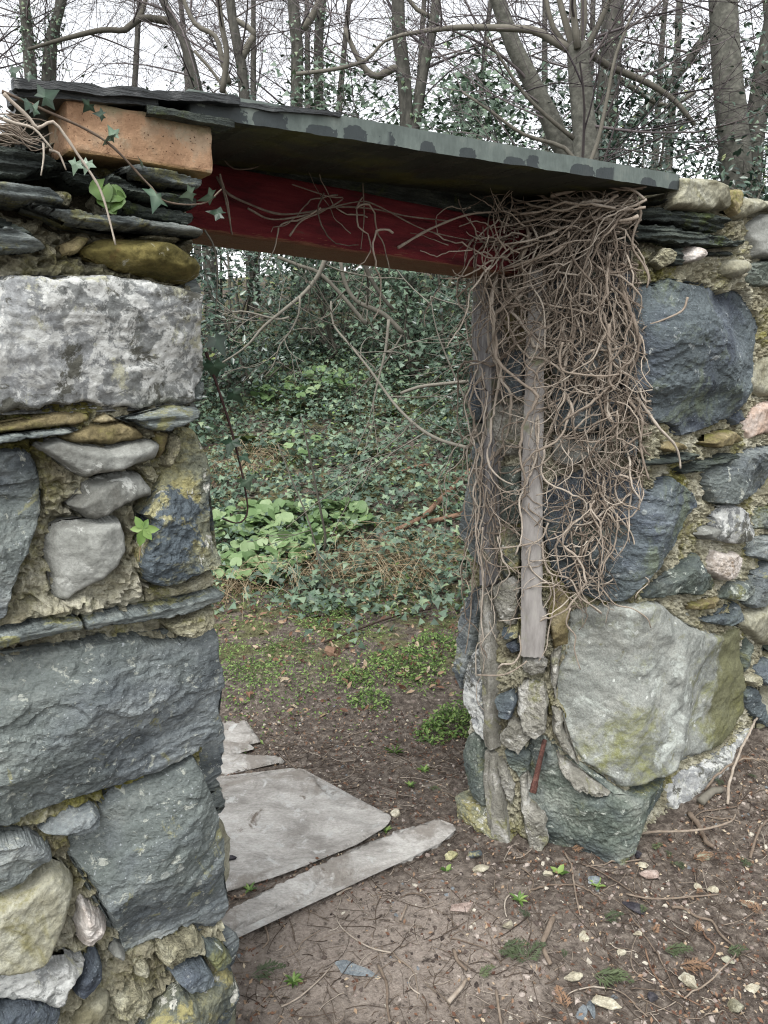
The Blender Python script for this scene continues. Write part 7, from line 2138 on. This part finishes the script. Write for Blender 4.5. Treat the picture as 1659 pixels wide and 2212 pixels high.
SHRUB = [
    (-2.3, 7.2, 2.4, 0.85, 3200, 'glossy evergreen bush seen in the doorway\'s upper corner by the olive boulder', 0.055, 0.085, OVAL),
    (-1.45, 7.9, 2.1, 0.8, 3000, 'dark evergreen bush behind the drooping bare branch', 0.04, 0.06, OVAL),
    (-0.5, 8.6, 1.9, 0.85, 3000, 'ivy-leaved evergreen mound at the top of the bank, middle of the doorway', 0.035, 0.055, IVY_S),
    (0.35, 8.0, 1.8, 0.8, 2800, 'dense dark evergreen at the head of the bank', 0.035, 0.055, IVY_S),
    (1.05, 7.0, 1.9, 0.75, 3200, 'dense holly bush hugging the far jamb\'s upper half', 0.035, 0.058, OVAL),
    (1.0, 5.9, 1.15, 0.55, 2200, 'holly sprays low beside the far jamb', 0.032, 0.05, OVAL),
    (-3.4, 9.0, 2.6, 1.0, 2200, 'tall evergreen hidden mostly behind the near wall', 0.05, 0.08, OVAL),
    (-1.9, 10.0, 2.7, 1.1, 2200, 'evergreen thicket below the leaning tree', 0.05, 0.075, OVAL),
    (-0.6, 10.6, 2.7, 1.1, 2200, 'evergreen thicket below the ivy-mottled tree', 0.05, 0.075, IVY_S),
    (0.9, 10.2, 2.7, 1.1, 2200, 'evergreen thicket below the smooth tree', 0.05, 0.075, IVY_S),
    (2.2, 9.6, 2.3, 1.1, 2200, 'evergreen thicket below the leaning pale tree', 0.05, 0.075, OVAL),
    (3.4, 7.2, 2.0, 0.8, 2400, 'holly bush under the straight smooth trunk', 0.05, 0.075, OVAL),
    (2.55, 6.3, 2.1, 0.6, 2200, 'sparse holly rising behind the slab\'s far end', 0.05, 0.08, OVAL),
    (3.25, 5.6, 1.75, 0.6, 2600, 'broad-leaved holly just above the far wall top', 0.05, 0.08, OVAL),
    (2.0, 7.4, 2.4, 0.75, 1900, 'thin holly with light between its leaves, behind the leaning tree', 0.045, 0.07, OVAL),
    (4.3, 8.2, 2.9, 1.0, 2200, 'tall holly at the right edge among the trunks', 0.05, 0.08, OVAL),
    (3.2, 9.4, 3.2, 0.9, 1500, 'tall open holly between the stout and straight trunks', 0.05, 0.08, OVAL),
    (2.1, 8.3, 3.4, 0.8, 1700, 'tall sparse holly whose leaves speckle the sky above the slab', 0.05, 0.08, OVAL),
    (3.05, 8.0, 3.2, 0.8, 2000, 'tall sparse holly left of the straight smooth trunk', 0.05, 0.08, OVAL),
    (3.75, 6.6, 2.5, 0.7, 2200, 'holly in front of the straight smooth trunk', 0.05, 0.08, OVAL),
    (-4.6, 7.6, 2.2, 0.9, 1500, 'evergreen bush wholly behind the near wall', 0.05, 0.08, OVAL),
    (-5.6, 9.6, 2.6, 1.1, 1500, 'evergreen thicket farthest behind the near wall', 0.055, 0.085, OVAL),
    (1.2, 9.0, 3.0, 0.85, 1400, 'thin evergreen rising behind the leaning trees', 0.05, 0.075, IVY_S),
]
for k, (X, Y, h, r, n, lb, a, b, tm) in enumerate(SHRUB):
    shrub(X, Y, h, r, n, lb, 200 + k, tmpl=tm, s0=a, s1=b, mat='holly' if tm is OVAL else 'ivy', clumps=30 if r > 0.6 else 18)

# bare boughs seen through the doorway
def bough(pts, w, Y, label, mat='bare', name='bare_branch', cat='branch', twigs=4, seed=0, tl=0.4, tint=0.8):
    rg = np.random.default_rng(seed)
    Ys = Y if isinstance(Y, (list, tuple)) else [Y] * len(pts)
    P = np.array([at_y(a, b, y) for (a, b), y in zip(pts, Ys)])
    Q = smooth_path(P, step=0.05)
    d = np.linalg.norm(P[0] - [0, 0, EYE])
    rr = np.linspace(w[0], w[1], len(Q)) * d / FPX / 2
    t = thing(name, label, cat, P[-1])
    V, F = tube(Q, rr, 8)
    limb = obj('limb', mesh_np('limb', V, F, True, np.full(len(V), tint)), MAT[mat], t, recentre=True)
    polys = []
    for k in range(twigs):
        i = int(rg.integers(1, len(Q)))
        dd = rg.normal(0, 1, 3)
        grow(Q[i], dd + [0, 0, -0.1], tl * rg.uniform(0.5, 1.2), max(0.003, rr[i] * 0.45), 1, rg, polys)
    if polys:
        V, F = merge([tube(p, r, 4, False) for p, r, _ in polys])
        o = obj('twigs', mesh_np('twigs', V, F, True, np.full(len(V), tint)), MAT[mat], limb)
        o['kind'] = 'stuff'
for k, (pts, w, Y, lb, kw) in enumerate([
    ([(706, 548), (690, 590), (660, 630), (615, 668), (570, 705), (530, 750), (470, 790)], (10, 3), [4.6, 4.6, 4.6, 4.5, 4.5, 4.4, 4.4], 'pale forked bough drooping from under the beam toward the near jamb', dict(twigs=5)),
    ([(648, 640), (645, 680), (625, 720), (605, 745), (590, 790), (570, 815)], (5, 2), 4.55, 'thin side twig hanging from the pale forked bough', dict(twigs=4, tl=0.3)),
    ([(480, 680), (520, 672), (560, 680), (600, 690), (625, 685)], (3, 5), 4.5, 'level twig joining the pale forked bough', dict(twigs=3, tl=0.3)),
    ([(715, 650), (720, 700), (760, 750), (800, 800), (850, 870), (900, 920), (950, 950), (1012, 968)], (4, 7), [4.2, 4.2, 4.1, 4.0, 3.9, 3.7, 3.5, 3.3], 'long bare branch arching from the far jamb up across the ivy', dict(twigs=8, tl=0.5)),
    ([(865, 850), (905, 836), (950, 830), (1012, 824)], (7, 8), 3.2, 'stout cut pale stick poking from behind the far jamb', dict(twigs=0, tint=1.0)),
    ([(782, 555), (800, 600), (825, 640), (850, 670)], (10, 8), 5.2, 'dark mossy bough hanging down below the beam', dict(twigs=2, tint=0.1)),
    ([(735, 560), (745, 610), (770, 650), (830, 680), (870, 720)], (8, 11), 5.6, 'slanting trunk-like bough behind the dark mossy one', dict(twigs=4, tint=0.5)),
    ([(840, 690), (832, 760), (815, 830), (800, 900)], (7, 3), 4.8, 'upright dead stem standing on the bank', dict(twigs=3, tint=0.9)),
    ([(600, 555), (650, 575), (690, 590), (740, 640), (790, 700)], (7, 9), 6.0, 'bent grey bough high in the doorway', dict(twigs=4, tint=0.5)),
    ([(650, 900), (672, 1000), (692, 1100), (703, 1160), (700, 1190)], (3, 6), 4.3, 'thin upright stem growing out of the bright leaf clump', dict(twigs=1, tint=0.3)),
    ([(600, 960), (640, 1060), (668, 1130), (700, 1250)], (3, 4), 4.2, 'thin leaning stem crossing the bright leaf clump', dict(twigs=1, tint=0.6)),
    ([(1012, 880), (960, 760), (940, 700), (930, 640)], (5, 2), 3.6, 'springy shoot rising beside the far jamb', dict(twigs=4, tl=0.4)),
]):
    bough(pts, w, Y, lb, seed=60 + k, **kw)
# split fallen limbs on the bank
def fallen(pts, w, label, seed, mat='logs', lift=0.05):
    P = np.array([gp(a, b) for a, b in pts]); P[:, 2] += lift
    Q = smooth_path(P, step=0.04)
    d = np.linalg.norm(P[0] - [0, 0, EYE])
    rr = np.linspace(w[0], w[1], len(Q)) * d / FPX / 2
    V, F = knobbly(Q, rr, seed, 10)
    tag(obj('fallen_limb', mesh_np('fallen_limb', V, F), MAT[mat], recentre=True), label, 'branch')
fallen([(835, 1165), (870, 1150), (915, 1125), (960, 1085), (1020, 1025)], (10, 17), 'split reddish fallen limb slanting up to the far jamb', 3)
fallen([(925, 1140), (965, 1130), (1010, 1120)], (10, 12), 'short fallen limb under the split reddish one', 4)
fallen([(860, 1038), (890, 1025), (925, 1018)], (6, 8), 'short reddish stick lying higher on the ivy bank', 5)
fallen([(700, 1395), (760, 1375), (850, 1340), (930, 1322)], (5, 5), 'thin stick lying across the litter below the ivy', 6, 'twig', 0.02)
